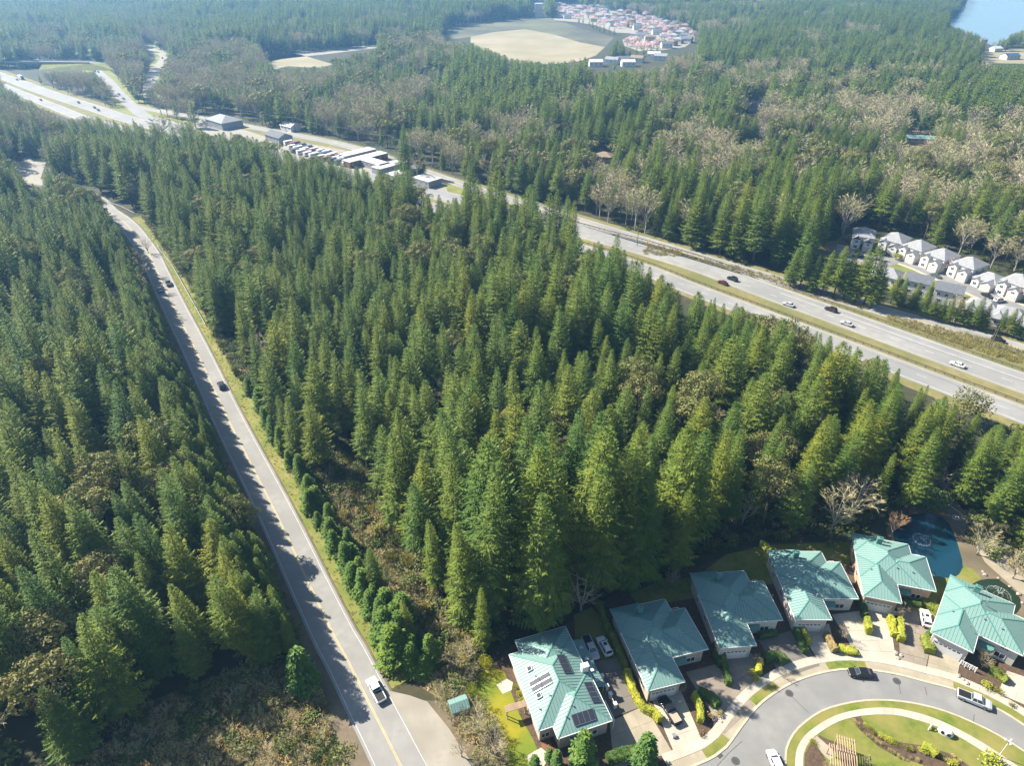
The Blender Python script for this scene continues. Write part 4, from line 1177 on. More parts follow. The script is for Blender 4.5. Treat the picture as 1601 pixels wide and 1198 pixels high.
# ------------------------------------------------------------------ where the trees stand
# ground that the photograph shows clear of trees (surveyed outlines, pixels of the 1601 x 1198 picture)
KEEP = [
    [(150, 314), (166, 314), (200, 326), (225, 348), (245, 372), (264, 400), (294, 455), (327, 512), (347, 560), (367, 592), (388, 642), (413, 690), (442, 750), (472, 800), (507, 860), (552, 930),
     (592, 1012), (615, 1052), (660, 1070), (700, 1110), (745, 1205), (548, 1205), (538, 1150), (520, 1090), (498, 1030), (478, 985), (453, 930), (428, 880), (403, 825), (378, 770), (350, 705), (326, 652), (305, 610), (280, 560),
     (256, 510), (240, 462), (226, 425), (205, 388), (180, 346)],
    [(512, 708), (548, 740), (578, 778), (598, 822), (630, 884), (670, 945), (720, 1003), (742, 1038), (715, 1050), (668, 1000), (628, 930), (595, 865), (568, 810), (538, 760)],
    [(740, 1060), (790, 1010), (880, 980), (900, 950), (950, 935), (1055, 920), (1080, 890), (1130, 862), (1200, 852), (1320, 852), (1322, 832), (1380, 838), (1420, 812), (1450, 790), (1490, 785), (1520, 815), (1545, 850), (1601, 885), (1620, 1210), (690, 1210), (700, 1090)],
    [(1000, 384), (1075, 402), (1145, 424), (1250, 452), (1355, 486), (1469, 527), (1620, 580), (1620, 670), (1539, 645), (1465, 612), (1430, 585), (1380, 556), (1330, 535), (1290, 514), (1220, 493), (1160, 474), (1100, 455), (1045, 436), (990, 398)],
    [(672, 262), (700, 272), (716, 284), (716, 292), (690, 282), (664, 274)], [(655, 287), (700, 292), (718, 302), (712, 308), (690, 304), (655, 296)], [(900, 356), (960, 374), (1000, 384), (1000, 391), (955, 381), (898, 362)],
    [(1372, 480), (1470, 497), (1620, 535), (1620, 580), (1500, 548), (1400, 508)],
    [(310, 176), (400, 194), (480, 206), (560, 226), (625, 240), (622, 252), (600, 262), (560, 254), (520, 241), (455, 233), (420, 216), (320, 198)],
    [(1328, 356), (1360, 358), (1440, 378), (1530, 415), (1620, 445), (1620, 505), (1570, 478), (1500, 450), (1470, 475), (1420, 462), (1380, 428), (1330, 415), (1290, 408), (1275, 388), (1320, 385)],
    [(0, 106), (80, 101), (148, 101), (148, 108), (80, 108), (24, 114), (75, 140), (125, 156), (165, 169), (206, 182), (206, 192), (150, 178), (120, 176), (96, 186), (74, 170), (50, 158), (20, 140), (0, 132)],
    [(96, 91), (166, 96), (176, 124), (196, 150), (244, 188), (218, 192), (184, 160), (150, 110), (140, 102), (96, 97)],
    [(222, 66), (252, 80), (262, 98), (248, 106), (234, 90)], [(228, 140), (222, 128), (240, 112), (252, 104), (252, 116), (240, 128)],
    [(18, 254), (74, 246), (62, 284), (40, 282)],
    [(700, 42), (800, 27), (860, 27), (965, 58), (950, 78), (905, 90), (850, 95), (800, 88), (735, 64), (690, 58)],
    [(868, 6), (905, 6), (1010, 26), (1090, 48), (1092, 76), (1040, 86), (985, 76), (955, 52), (910, 36), (868, 30)], [(918, 98), (960, 92), (1040, 88), (1042, 98), (990, 104), (925, 110)],
    [(1480, 36), (1498, 24), (1508, 8), (1512, -10), (1620, -10), (1620, 40), (1580, 50), (1545, 66), (1530, 50)],
    [(1535, 80), (1620, 76), (1620, 96), (1545, 97)],
    [(1416, 209), (1460, 209), (1460, 226), (1416, 226)], [(934, 240), (958, 240), (958, 256), (934, 256)], [(326, 178), (372, 178), (372, 200), (326, 200)], [(832, 2), (852, 2), (852, 20), (832, 20)],
    [(412, 86), (520, 77), (590, 69), (590, 74), (500, 92), (520, 100), (430, 104)], [(1165, 160), (1195, 160), (1195, 176), (1165, 176)],
]
# clearing at lower left and strips where nothing tall may stand
CLEAR = [PP([(130, 1500), (128, 1300), (150, 1185), (235, 1110), (330, 1068), (430, 1040), (495, 1045), (560, 1300), (700, 1500)])]
GX, GY = 850, 660
mask = np.zeros((GY, GX), bool)
def pip(px, py, poly):
    ins = np.zeros(px.shape, bool)
    n = len(poly)
    for i in range(n):
        x0, y0 = poly[i]; x1, y1 = poly[(i + 1) % n]
        if y0 == y1: continue
        c = ((y0 > py) != (y1 > py)) & (px < (x1 - x0) * (py - y0) / (y1 - y0) + x0)
        ins ^= c
    return ins
for poly in KEEP:
    xs = [p[0] for p in poly]; ys = [p[1] for p in poly]
    x0, x1 = int(max(-50, min(xs)) / 2) + 25, int(min(1640, max(xs)) / 2) + 27
    y0, y1 = int(max(-50, min(ys)) / 2) + 25, int(min(1260, max(ys)) / 2) + 27
    gx, gy = np.meshgrid(np.arange(x0, x1), np.arange(y0, y1))
    mask[y0:y1, x0:x1] |= pip(gx * 2.0 - 50, gy * 2.0 - 50, poly)
def masked(px, py):
    ix = np.clip(((px + 50) / 2).astype(int), 0, GX - 1); iy = np.clip(((py + 50) / 2).astype(int), 0, GY - 1)
    ok = (px > -48) & (px < 1648) & (py > -48) & (py < 1266)
    return mask[iy, ix] & ok
def Qa(X, Y, Z):
    d = Y * CP - (Z - CAM_H) * SP
    yd = -(Y * SP + (Z - CAM_H) * CP)
    return CX + FPX * X / d, CY + FPX * yd / d
def dist_line(X, Y, line):
    best = np.full(X.shape, 1e9)
    for (ax, ay), (bx, by) in zip(line, line[1:]):
        dx, dy = bx - ax, by - ay
        t = np.clip(((X - ax) * dx + (Y - ay) * dy) / (dx * dx + dy * dy + 1e-9), 0, 1)
        best = np.minimum(best, np.hypot(X - ax - t * dx, Y - ay - t * dy))
    return best
def side_line(X, Y, line):
    """signed: + right of the line's heading, from the nearest segment"""
    best = np.full(X.shape, 1e9); sg = np.zeros(X.shape)
    for (ax, ay), (bx, by) in zip(line, line[1:]):
        dx, dy = bx - ax, by - ay
        t = np.clip(((X - ax) * dx + (Y - ay) * dy) / (dx * dx + dy * dy + 1e-9), 0, 1)
        d = np.hypot(X - ax - t * dx, Y - ay - t * dy)
        s = np.sign((X - ax) * dy - (Y - ay) * dx)
        u = d < best
        best = np.where(u, d, best); sg = np.where(u, s, sg)
    return best * sg
nr = np.random.default_rng(5)
def scatter(x0, x1, y0, y1, sp):
    xs = np.arange(x0, x1, sp); ys = np.arange(y0, y1, sp * .87)
    X, Y = np.meshgrid(xs, ys)
    X = X + (np.arange(len(ys)) % 2)[:, None] * sp / 2
    X = X + nr.uniform(-.36, .36, X.shape) * sp; Y = Y + nr.uniform(-.36, .36, Y.shape) * sp
    return X.ravel(), Y.ravel()
def nz(X, Y, s, seed):
    """smooth value noise in 0..1"""
    r = np.random.default_rng(seed).random((64, 64))
    u, v = X / s + 1000, Y / s + 1000
    i, j = np.floor(u).astype(int), np.floor(v).astype(int)
    f, g = u - i, v - j
    f, g = f * f * (3 - 2 * f), g * g * (3 - 2 * g)
    a, b, c, d = r[i % 64, j % 64], r[(i + 1) % 64, j % 64], r[i % 64, (j + 1) % 64], r[(i + 1) % 64, (j + 1) % 64]
    return (a * (1 - f) + b * f) * (1 - g) + (c * (1 - f) + d * f) * g
Xn, Yn = scatter(-330, 320, 30, 430, 7.9)
Xs, Ys = scatter(-260, 0, 40, 350, 3.3)                        # close-set young trees along the left edge of the road
rs = side_line(Xs, Ys, road_c)
ks = (rs < -6.6) & (rs > -15) & (Ys > 82)
Xn, Yn = np.concatenate([Xn, Xs[ks]]), np.concatenate([Yn, Ys[ks]])
Xf, Yf = scatter(-1500, 1450, 430, 2350, 9.0)
X = np.concatenate([Xn, Xf]); Y = np.concatenate([Yn, Yf])
near = np.arange(len(X)) < len(Xn)
px, py = Qa(X, Y, 0.0)
qx, qy = Qa(X, Y, 32.0)
vis = ((qx > -70) & (qx < 1671) & (qy > -60) & (qy < 1300) & (py > -60)) | ((px > -90) & (px < 1690) & (py > 0) & (py < 1260))
X, Y, near = X[vis], Y[vis], near[vis]
rd = side_line(X, Y, road_c)
dA, dB, dF = dist_line(X, Y, hwA), dist_line(X, Y, hwB), dist_line(X, Y, fr)
bad = (np.abs(rd) < 7) | (dA < 11) | (dB < 11) | (dF < 7.5)
bad |= (dist_line(X, Y, ramp) < 8) | (dist_line(X, Y, curve) < 6) | (dist_line(X, Y, far_road) < 7) | (dist_line(X, Y, est) < 9)
sA = side_line(X, Y, hwA)
bad |= (sA > 0) & (side_line(X, Y, fr) < 0) & (X > 126)      # open embankment between highway and frontage road
bad |= (X > -25) & (Y < 72)
for c in CLEAR:
    bad |= pip(X, Y, c)
lakeA = [(x, y) for x, y in lake]
bad |= pip(X, Y, lakeA)
px, py = Qa(X, Y, 0.0)
bad |= masked(px, py)
bad |= (rd > 0) & (rd < 11.0) & (Y < 330)                     # verge
bad |= (Y > 430) & (nz(X, Y, 17, 31) < .24)                   # gaps in the far canopy
X, Y, near, rd = X[~bad], Y[~bad], near[~bad], rd[~bad]
px, py = Qa(X, Y, 0.0)
# heights
Hh = np.where(near, 29 + 6 * (nz(X, Y, 40, 3) - .5) * 2, 27 + 6 * (nz(X, Y, 90, 3) - .5) * 2) * np.where(near & (Y < 300), nr.uniform(.72, 1.15, X.shape), nr.uniform(.68, 1.18, X.shape))
left = (rd < 0) & (Y < 420)
Hh = np.where(left, np.minimum(Hh, np.maximum(6.5, (np.abs(rd) + 2.6) / .80)), Hh)
rv = nr.random(X.shape)
# kinds: 0 fir, 1 madrone, 2 bare
kind = np.zeros(X.shape, int)
mad = near & (nz(X, Y, 16, 8) > .66) & (rv < np.where((rd > 0) & (rd < 45) & (Y < 200), .10, .30))
kind[mad] = 1
BZ = [([(60, 118), (150, 108), (215, 190), (150, 178), (95, 160)], 1.0), ([(160, 92), (228, 86), (246, 112), (232, 150), (205, 152), (178, 122)], .92), ([(215, 132), (320, 150), (310, 205), (215, 200)], .85),
      ([(235, 80), (420, 90), (440, 205), (300, 190)], .42), ([(480, 185), (630, 205), (740, 265), (700, 300), (600, 245), (480, 215)], .65), ([(980, 150), (1250, 120), (1430, 160), (1420, 330), (1050, 320)], .44),
      ([(1150, 180), (1400, 185), (1440, 290), (1250, 300)], .42), ([(1360, 190), (1640, 230), (1640, 380), (1380, 350)], .42), ([(540, 60), (720, 80), (740, 110), (560, 130)], .35), ([(700, 240), (940, 230), (960, 330), (760, 310)], .35),
      ([(90, 200), (170, 250), (200, 310), (130, 300), (60, 270)], .25), ([(100, 60), (200, 85), (60, 105), (0, 95)], .5), ([(420, 100), (700, 130), (700, 200), (430, 190)], .35), ([(1290, 345), (1340, 340), (1340, 375), (1290, 385)], .8)]
far = Y > 250
bp = np.where(far, np.where(nz(X, Y, 55, 9) > .70, .8, .06), 0.012)
zone = np.zeros(X.shape, bool)
for poly, pr in BZ:
    ins = pip(px, py, poly) & (np.abs(sA[~bad] if False else X * 0 + 1) > 0)
    zone |= ins & (Y > 180)
    bp = np.where(ins & (Y > 180), np.where(nz(X, Y, 30, 19) > .86 - .72 * pr, .78, .08), bp)
bp = np.where((px < 300) & (py > 225) & (rd < 0), .04, bp)
cen = (rd > 0) & (side_line(X, Y, hwB) < 0)                    # central wood keeps its firs
bp = np.where(cen & (Y < 420), .012, bp)
zone &= ~(cen & (Y < 420))
kind[nr.random(X.shape) < bp] = 2
kind[zone & (kind == 0) & (nr.random(X.shape) < .10)] = 1
Hh = np.where(zone, Hh * .76, Hh)
Hh = np.where(kind == 1, nr.uniform(15, 23, X.shape), np.where(kind == 2, np.where(near & (Y < 300), nr.uniform(13, 20, X.shape), nr.uniform(15, 25, X.shape)), Hh))
Hh = np.where(left, np.minimum(Hh, np.maximum(6.5, (np.abs(rd) + 2.6) / .80)), Hh)
# keep the surveyed clear ground in view: lower or drop the trees that would stand in front of it
def blocked(X, Y, H):
    out = np.zeros(X.shape, bool)
    for f in (.05, .12, .2, .28, .36, .44, .52, .6, .68, .76, .84, .92, 1.0):
        rr_ = np.where(f < .5, .11, .11 * (1 - f) * 2) * H * .75
        for sx in (-1, 0, 1):
            a, b = Qa(X + sx * rr_, Y, f * H)
            out |= masked(a, b)
    return out
bl = blocked(X, Y, Hh)
for f in (.85, .72, .6, .5):
    h2 = Hh * f
    ok = bl & ~blocked(X, Y, h2)
    Hh = np.where(ok, h2, Hh); bl = bl & ~ok
# places the photograph shows in full sun: the tree whose shadow would fall there stays lower
sdx, sdy, cot = 0.906, -0.423, 1 / math.tan(SUN_EL)
SUNNY = [(x, y, 0) for o_ in (0.7, 4.0, 7.5) for x, y, a in along(shift(road_c, o_), 4) if y < 335]
SUNNY += [(*p, 0) for p in PP([(490, 1110), (530, 1197), (430, 1150), (460, 1185), (520, 1195), (400, 1185), (450, 1150), (480, 1120), (480, 1170), (510, 1160), (440, 1190), (500, 1190), (560, 745), (590, 790), (610, 830), (640, 900), (670, 950), (700, 990), (730, 1040), (540, 720), (420, 560), (760, 1060), (780, 1090), (800, 1130),
                                (1150, 1140), (1100, 1180), (1250, 1090), (1350, 1070), (1450, 1090), (1300, 1150), (1400, 1140), (1370, 1000), (1560, 860), (1590, 890)])]
SUNNY += [(*P(x, y, 6), 6) for x, y in ((850, 1090), (900, 1120), (840, 1060), (1250, 980), (1290, 930), (1360, 900), (1400, 880), (1430, 900), (1390, 930), (1500, 960), (1520, 1000), (1480, 980), (1560, 990))]
for x, y, z in SUNNY:
    wx, wy = x - X, y - Y
    a_ = wx * sdx + wy * sdy
    b_ = np.abs(wx * sdy - wy * sdx)
    reach = (Hh - z) * cot
    hit = (a_ > 0) & (a_ < reach) & (b_ < .15 * Hh * np.clip(1 - a_ / np.maximum(reach, .1), 0, 1) + .3)
    Hh = np.where(hit, np.maximum(z + a_ / cot * .97, 3.0), Hh)
# the tall firs behind the middle houses, whose shade lies over those roofs in the photograph
for x, y in ((985, 985), (1040, 960), (1000, 1030), (1060, 1010), (1110, 930), (1150, 925), (1120, 975), (1230, 885), (1235, 905)):
    ex, ey = P(x, y, 6)
    a_ = (ex - X) * sdx + (ey - Y) * sdy
    b_ = np.abs((ex - X) * sdy - (ey - Y) * sdx)
    cnd = (a_ > 4) & (a_ < 34) & (b_ < 4.5) & (kind == 0)
    Hh = np.where(cnd, np.maximum(Hh, np.minimum(42, 6 + a_ / cot * 1.15 + 6)), Hh)
keep = ~bl & (Hh > 4.0)
X, Y, near, rd, kind, Hh = X[keep], Y[keep], near[keep], rd[keep], kind[keep], Hh[keep]
px, py = Qa(X, Y, 0.0)
tx, ty = Qa(X, Y, Hh)
shown = (tx > -5) & (tx < 1606) & (ty < 1198) & (py > 0)
size = np.where(shown, np.hypot(tx - px, ty - py), 0)
swB = side_line(X, Y, hwB)
pondx = P(1460, 850)

# ------------------------------------------------------------------ trees as single things
def ordinal(n):
    w = ['', 'first', 'second', 'third', 'fourth', 'fifth', 'sixth', 'seventh', 'eighth', 'ninth', 'tenth', 'eleventh', 'twelfth', 'thirteenth', 'fourteenth', 'fifteenth', 'sixteenth', 'seventeenth', 'eighteenth', 'nineteenth', 'twentieth']
    tens = {2: 'twenty', 3: 'thirty', 4: 'forty', 5: 'fifty', 6: 'sixty', 7: 'seventy', 8: 'eighty', 9: 'ninety'}
    return w[n] if n <= 20 else 'hundred-and-' + ordinal(n - 100) if n > 100 else 'hundredth' if n == 100 else (tens[n // 10] + '-' + w[n % 10] if n % 10 else tens[n // 10][:-1] + 'ieth')
TINTS = [((1.0, 1.0, 1.0), 'green'), ((1.25, 1.08, .85), 'yellow-green'), ((.72, .86, .92), 'dark green')]
idx = [i for i in np.argsort(-size) if kind[i] == 0 and size[i] > 0][:300]
chosen = set(idx)
houses_edge, road_edge, verge_edge, scrub_edge, inner_ = [], [], [], [], []
housepoly = PP(KEEP[2]); scrub = CLEAR[0]
for i in idx:
    x, y = X[i], Y[i]
    dl = lambda poly: float(dist_line(np.array([x]), np.array([y]), poly + poly[:1])[0])
    if rd[i] > 0 and dl(housepoly) < 9: houses_edge.append(i)
    elif rd[i] < 0 and dl(scrub) < 9: scrub_edge.append(i)
    elif rd[i] < 0 and -rd[i] < 13: road_edge.append(i)
    elif rd[i] > 0 and rd[i] < 30 and dl(PP(KEEP[1])) < 10: verge_edge.append(i)
    else: inner_.append(i)
labels = {}
for lst, key, fmt, g in ((houses_edge, lambda i: px[i], '{h} fir, {o} from the left along the wood edge behind the green-roofed houses', 'firs on the wood edge behind the houses'),
                         (road_edge, lambda i: -py[i], '{h} fir, {o} from the bottom along the left edge of the yellow-lined road', 'firs along the left edge of the road'),
                         (verge_edge, lambda i: -py[i], '{h} fir, {o} from the bottom beside the brown brush strip', 'firs beside the brush strip'),
                         (scrub_edge, lambda i: px[i], '{h} fir, {o} from the left above the brown scrub clearing', 'firs above the scrub clearing')):
    for n, i in enumerate(sorted(lst, key=key)):
        labels[i] = (fmt.format(h='tall' if Hh[i] > 26 else 'mid-height' if Hh[i] > 17 else 'short', o=ordinal(n + 1)), g)
for i in idx:
    tint = TINTS[(0, 0, 0, 1, 1, 2)[int(nr.integers(6))]]
    v = int(nr.integers(len(FIR)))
    s = float(Hh[i] / 30)
    wd = s * float(nr.uniform(.92, 1.2)) * (1.0 if Hh[i] > 20 else 1.15)
    if i in labels:
        lab, g = labels[i]
    else:
        w = 'left wood' if rd[i] < 0 else ('pond grove' if X[i] > 105 and Y[i] < 175 else 'central wood')
        part = 'front' if py[i] > 800 else 'middle' if py[i] > 620 else 'back'
        sd = 'left' if px[i] < (180 if rd[i] < 0 else 800) else 'right'
        lab = ('tall ' if Hh[i] > 29 else 'mid-height ' if Hh[i] > 22 else 'short ') + tint[1] + ' fir, ' + part + ' ' + sd + ' of the ' + w
        g = tint[1] + ' firs, ' + part + ' ' + sd + ' of the ' + w
    t = plant(FIR[v], 'fir_tree', lab, 'tree', X[i], Y[i], float(nr.uniform(0, 6.28)), (wd, wd, s), g, tint[0])
    t.rotation_euler.x, t.rotation_euler.y = float(nr.normal(0, .025)), float(nr.normal(0, .025))
# madrones
midx = [i for i in np.argsort(-size) if kind[i] == 1 and size[i] > 0][:150]
for i in midx:
    chosen.add(i)
    s = float(Hh[i] / 18)
    w = 'left wood' if rd[i] < 0 else 'central wood'
    part = 'front' if py[i] > 800 else 'middle' if py[i] > 620 else 'back'
    plant(MAD[int(nr.integers(3))], 'madrone_tree', 'olive round-crowned tree, ' + part + ' of the ' + w, 'tree', X[i], Y[i], float(nr.uniform(0, 6.28)), (s * 1.0, s * 1.0, s),
          'broadleaf trees, ' + part + ' of the ' + w)
bidx = [i for i in np.argsort(-size) if kind[i] == 2 and size[i] > 0][:250]
for n, i in enumerate(bidx):
    chosen.add(i)
    s = float(Hh[i] / 16)
    if swB[i] > 0 or Y[i] > 330:
        w = ('by the slip road' if px[i] < 300 else 'behind the storage yard' if px[i] < 560 else 'behind the frontage road' if px[i] < 760 else 'in the middle distance' if px[i] < 1000 else 'below the green barn' if px[i] < 1250 else 'above the grey estate')
    else:
        w = 'among the near firs'
    o = link('bare_tree', BARE_LOW[int(nr.integers(3))], None, (X[i], Y[i], 0), float(nr.uniform(0, 6.28)), (s * 1.1, s * 1.1, s))
    tag(o, ('tall ' if Hh[i] > 15.5 else 'low ') + 'bare brown tree ' + w, 'tree', 'bare trees ' + w)

def gn_forest(name, protos, sel, variant, scale, label, cat):
    """the uncounted rest of the forest as one object: tree meshes set on points"""
    pc = bpy.data.collections.new(name + '_sources')
    for k, me in enumerate(protos):
        o = bpy.data.objects.new('%s_source_%02d' % (name, k), me)
        pc.objects.link(o)
    me = bpy.data.meshes.new(name)
    me.from_pydata([(float(X[i]), float(Y[i]), 0.0) for i in sel], [], [])
    a = me.attributes.new('variant', 'INT', 'POINT'); a.data.foreach_set('value', np.array(variant, np.int32))
    a = me.attributes.new('size', 'FLOAT_VECTOR', 'POINT'); a.data.foreach_set('vector', np.array(scale, np.float32).ravel())
    a = me.attributes.new('turn', 'FLOAT_VECTOR', 'POINT')
    tv = np.zeros((len(sel), 3), np.float32); tv[:, 2] = nr.uniform(0, 6.28, len(sel)); tv[:, 0] = nr.normal(0, .02, len(sel)); tv[:, 1] = nr.normal(0, .02, len(sel))
    a.data.foreach_set('vector', tv.ravel())
    o = link(name, me)
    ng = bpy.data.node_groups.new(name, 'GeometryNodeTree')
    ng.interface.new_socket('Geometry', in_out='INPUT', socket_type='NodeSocketGeometry')
    ng.interface.new_socket('Geometry', in_out='OUTPUT', socket_type='NodeSocketGeometry')
    N, L = ng.nodes, ng.links
    gi, go = N.new('NodeGroupInput'), N.new('NodeGroupOutput')
    ci = N.new('GeometryNodeCollectionInfo'); ci.inputs['Collection'].default_value = pc; ci.inputs['Separate Children'].default_value = True; ci.inputs['Reset Children'].default_value = True
    iop = N.new('GeometryNodeInstanceOnPoints'); iop.inputs['Pick Instance'].default_value = True
    def at_(nm, ty):
        n = N.new('GeometryNodeInputNamedAttribute'); n.data_type = ty; n.inputs['Name'].default_value = nm
        return n.outputs['Attribute']
    L.new(gi.outputs[0], iop.inputs['Points']); L.new(ci.outputs[0], iop.inputs['Instance'])
    L.new(at_('variant', 'INT'), iop.inputs['Instance Index'])
    L.new(at_('turn', 'FLOAT_VECTOR'), iop.inputs['Rotation'])
    L.new(at_('size', 'FLOAT_VECTOR'), iop.inputs['Scale'])
    L.new(iop.outputs[0], go.inputs[0])
    md = o.modifiers.new('trees', 'NODES'); md.node_group = ng
    o['kind'] = 'stuff'
    if label: tag(o, label, cat)
    return o
FIRJ = [joined('fir_%d' % k, t, M_fir) for k, t in enumerate(FIR_TL)] + [joined('fir_low_%d' % k, t, M_fir) for k, t in enumerate(FIR_LOW_TL)]
sel = [i for i in range(len(X)) if kind[i] == 0 and i not in chosen]
var, scl = [], []
for i in sel:
    hi = Y[i] < 520
    var.append(int(nr.integers(len(FIR_TL))) if hi else len(FIR_TL) + int(nr.integers(3)))
    s = Hh[i] / 30; w = s * nr.uniform(.9, 1.2) * (1.0 if Y[i] < 330 else 1.15 if Y[i] < 520 else 1.5)
    scl.append((w, w, s))
gn_forest('fir_forest', FIRJ, sel, var, scl, 'dense fir forest covering the ground to the horizon', 'forest')
sel = [i for i in range(len(X)) if kind[i] == 2 and i not in chosen]
var = [int(nr.integers(3)) for i in sel]
scl = []
for i in sel:
    s = Hh[i] / 16
    scl.append((s * 1.15, s * 1.15, s))
if sel:
    gn_forest('bare_woodland', BARE_LOW, sel, var, scl, 'brown leafless woodland scattered through the far forest', 'woodland')
MADJ = [joined('broadleaf_%d' % k, madrone(46 + k, 18, 6.0, 13, 1.1, 34), M_madrone) for k in range(2)]
sel = [i for i in range(len(X)) if kind[i] == 1 and i not in chosen]
if sel:
    gn_forest('broadleaf_woodland', MADJ, sel, [int(nr.integers(2)) for i in sel], [(Hh[i] / 18,) * 3 for i in sel], 'olive broadleaf trees scattered through the far forest', 'woodland')
# undergrowth between the trunks and on open brush
def gn_cover(name, protos, pts, smin, smax, label, cat):
    global X, Y
    bx, by = X, Y
    X, Y = np.array([p[0] for p in pts]), np.array([p[1] for p in pts])
    s = nr.uniform(smin, smax, len(pts))
    o = gn_forest(name, protos, range(len(pts)), nr.integers(len(protos), size=len(pts)), np.stack([s, s, s * nr.uniform(.6, 1.1, len(pts))], 1), label, cat)
    X, Y = bx, by
    return o
def inside(poly_px, sp):
    w = PP(poly_px)
    xs = [p[0] for p in w]; ys = [p[1] for p in w]
    a, b = scatter(min(xs), max(xs), min(ys), max(ys), sp)
    k = pip(a, b, w)
    return list(zip(a[k], b[k]))
BR = [joined('bramble_%d' % k, puff(101 + k, .9, .8, 90, .30), M_bramble) for k in range(3)]
TW = [joined('brush_twigs_%d' % k, bare_tree(111 + k, 2.2, 1.1, 6, 4, 5, .035, True), M_twig, M_twig) for k in range(2)]
DG = []
for k in range(2):
    rr = random.Random(120 + k); L_ = Leaves()
    for _ in range(46):
        a, r_ = rr.uniform(0, 6.28), rr.uniform(0, .6)
        L_.sliver((r_ * math.cos(a), r_ * math.sin(a), 0), (r_ * math.cos(a) + rr.gauss(0, .2), r_ * math.sin(a) + rr.gauss(0, .2), rr.uniform(.35, .8)), .07, rr)
    DG.append(arr_mesh('grass_tuft', L_.V, L_.F, [M_drygrass]))
SH = [joined('undershrub_%d' % k, puff(131 + k, 1.6, 1.1, 130, .34), M_shrub) for k in range(3)]
BRP = [(385, 530), (425, 560), (450, 650), (520, 700), (585, 750), (640, 860), (700, 955), (760, 1010), (740, 1075), (690, 1085), (650, 1060), (600, 990), (545, 900), (485, 790), (435, 690), (395, 610)]
gn_cover('bramble_brush', BR + TW + SH[:2] + BR[:1], inside(BRP, 1.15), .6, 1.7, 'tangled brown bramble brush between the young hedge trees and the wood', 'brush')
gn_cover('roadside_thicket', TW + TW + BR[:1], inside([(672, 1072), (700, 1062), (740, 1050), (742, 1085), (770, 1120), (788, 1160), (798, 1260), (760, 1230), (735, 1170), (700, 1125)], .95), .6, 1.5, 'bare twiggy thicket between the side lane and the mossy lawn', 'thicket')
SCP = [(130, 1260), (150, 1180), (230, 1105), (330, 1062), (430, 1035), (488, 1040), (515, 1130), (540, 1198), (555, 1260)]
gn_cover('scrub_brush', BR + TW + SH[:1], inside(SCP, 1.2), .6, 1.6, 'rough brown scrub filling the clearing at lower left', 'brush')
gn_cover('dry_grass', DG, [p for p in inside([(1385, 500), (1500, 540), (1640, 585), (1640, 560), (1540, 530), (1440, 505), (1390, 492)], 1.3)] +
         [p for p in inside([(1005, 398), (1075, 402), (1145, 424), (1250, 452), (1355, 486), (1360, 480), (1240, 440), (1100, 405), (1010, 380)], 1.6)], 1.0, 2.2, 'tall dry grass on the bank between highway and frontage road', 'grass')
vp = []
for x, y, a in along(shift(road_c, 7.0)[i1:i0], .8):
    for k in range(4):
        o_ = nr.uniform(-2.1, 2.4)
        vp.append((x + math.sin(a) * o_ + nr.uniform(-.4, .4), y - math.cos(a) * o_ + nr.uniform(-.4, .4)))
gn_cover('verge_tufts', DG, vp, .25, .55, 'yellow-green grass tufts on the road verge', 'grass')
us = []
for poly in ([(690, 960), (760, 985), (880, 960), (940, 930), (1060, 900), (1090, 870), (1200, 845), (1330, 840), (1390, 800), (1380, 780), (1200, 820), (1000, 880), (760, 950)],
             [(1500, 840), (1560, 880), (1620, 910), (1640, 860), (1560, 820), (1510, 800)], [(660, 960), (760, 1010), (800, 1000), (760, 940)], [(1400, 790), (1450, 780), (1480, 795), (1440, 800)]):
    us += inside(poly, 2.0)
us += inside([(222, 340), (258, 392), (298, 452), (330, 512), (352, 560), (372, 592), (395, 622), (430, 650), (405, 560), (365, 490), (300, 410), (250, 345)], 1.6)
gn_cover('undergrowth', SH + BR[:1], us, .6, 1.7, 'low green undergrowth along the edge of the wood', 'undergrowth')
us = []
k_ = [i for i in range(len(X)) if Y[i] < 330]
for i in k_:
    for _ in range(2):
        a, r_ = nr.uniform(0, 6.28), nr.uniform(1.5, 4)
        us.append((X[i] + r_ * math.cos(a), Y[i] + r_ * math.sin(a)))
u_ = np.array(us)
ok = (np.abs(side_line(u_[:, 0], u_[:, 1], road_c)) > 7) & ~masked(*Qa(u_[:, 0], u_[:, 1], .5))
gn_cover('forest_undergrowth', SH, [us[i] for i in np.nonzero(ok)[0]], 1.0, 2.6, 'dark undergrowth on the forest floor between the firs', 'undergrowth')

# ------------------------------------------------------------------ planted trees, shrubs and hedges
def p2(x, y): return P(x, y)
row = [(393, 616, 6.0), (404, 640, 6.5), (416, 664, 6.0), (428, 688, 6.4), (441, 711, 7.2), (453, 733, 6.0), (465, 756, 6.8), (478, 779, 6.2), (491, 803, 7.0), (504, 826, 6.0), (516, 848, 6.8), (529, 870, 7.6), (541, 892, 6.6),
       (554, 914, 7.4), (567, 936, 8.0), (580, 960, 7.6), (594, 983, 8.6), (608, 1006, 9.0), (622, 1028, 9.8), (638, 1046, 9.0), (655, 1052, 7.0), (600, 968, 7.2), (617, 990, 8.0)]
ra = random.Random(3)
row2_ = []
for x, y, h_ in row:
    ax_, ay_ = P(x, y)
    row2_.append((ax_ + ra.uniform(-.9, 1.3), ay_ + ra.uniform(-1, 1), h_ * ra.uniform(.85, 1.35)))
    row2_.append((ax_ + ra.uniform(.2, 2.2), ay_ + ra.uniform(1, 2.4), h_ * ra.uniform(.7, 1.2)))
    if ra.random() < .75: row2_.append((ax_ + ra.uniform(.8, 3.0), ay_ + ra.uniform(-1.6, 1.6), h_ * ra.uniform(.5, .95)))
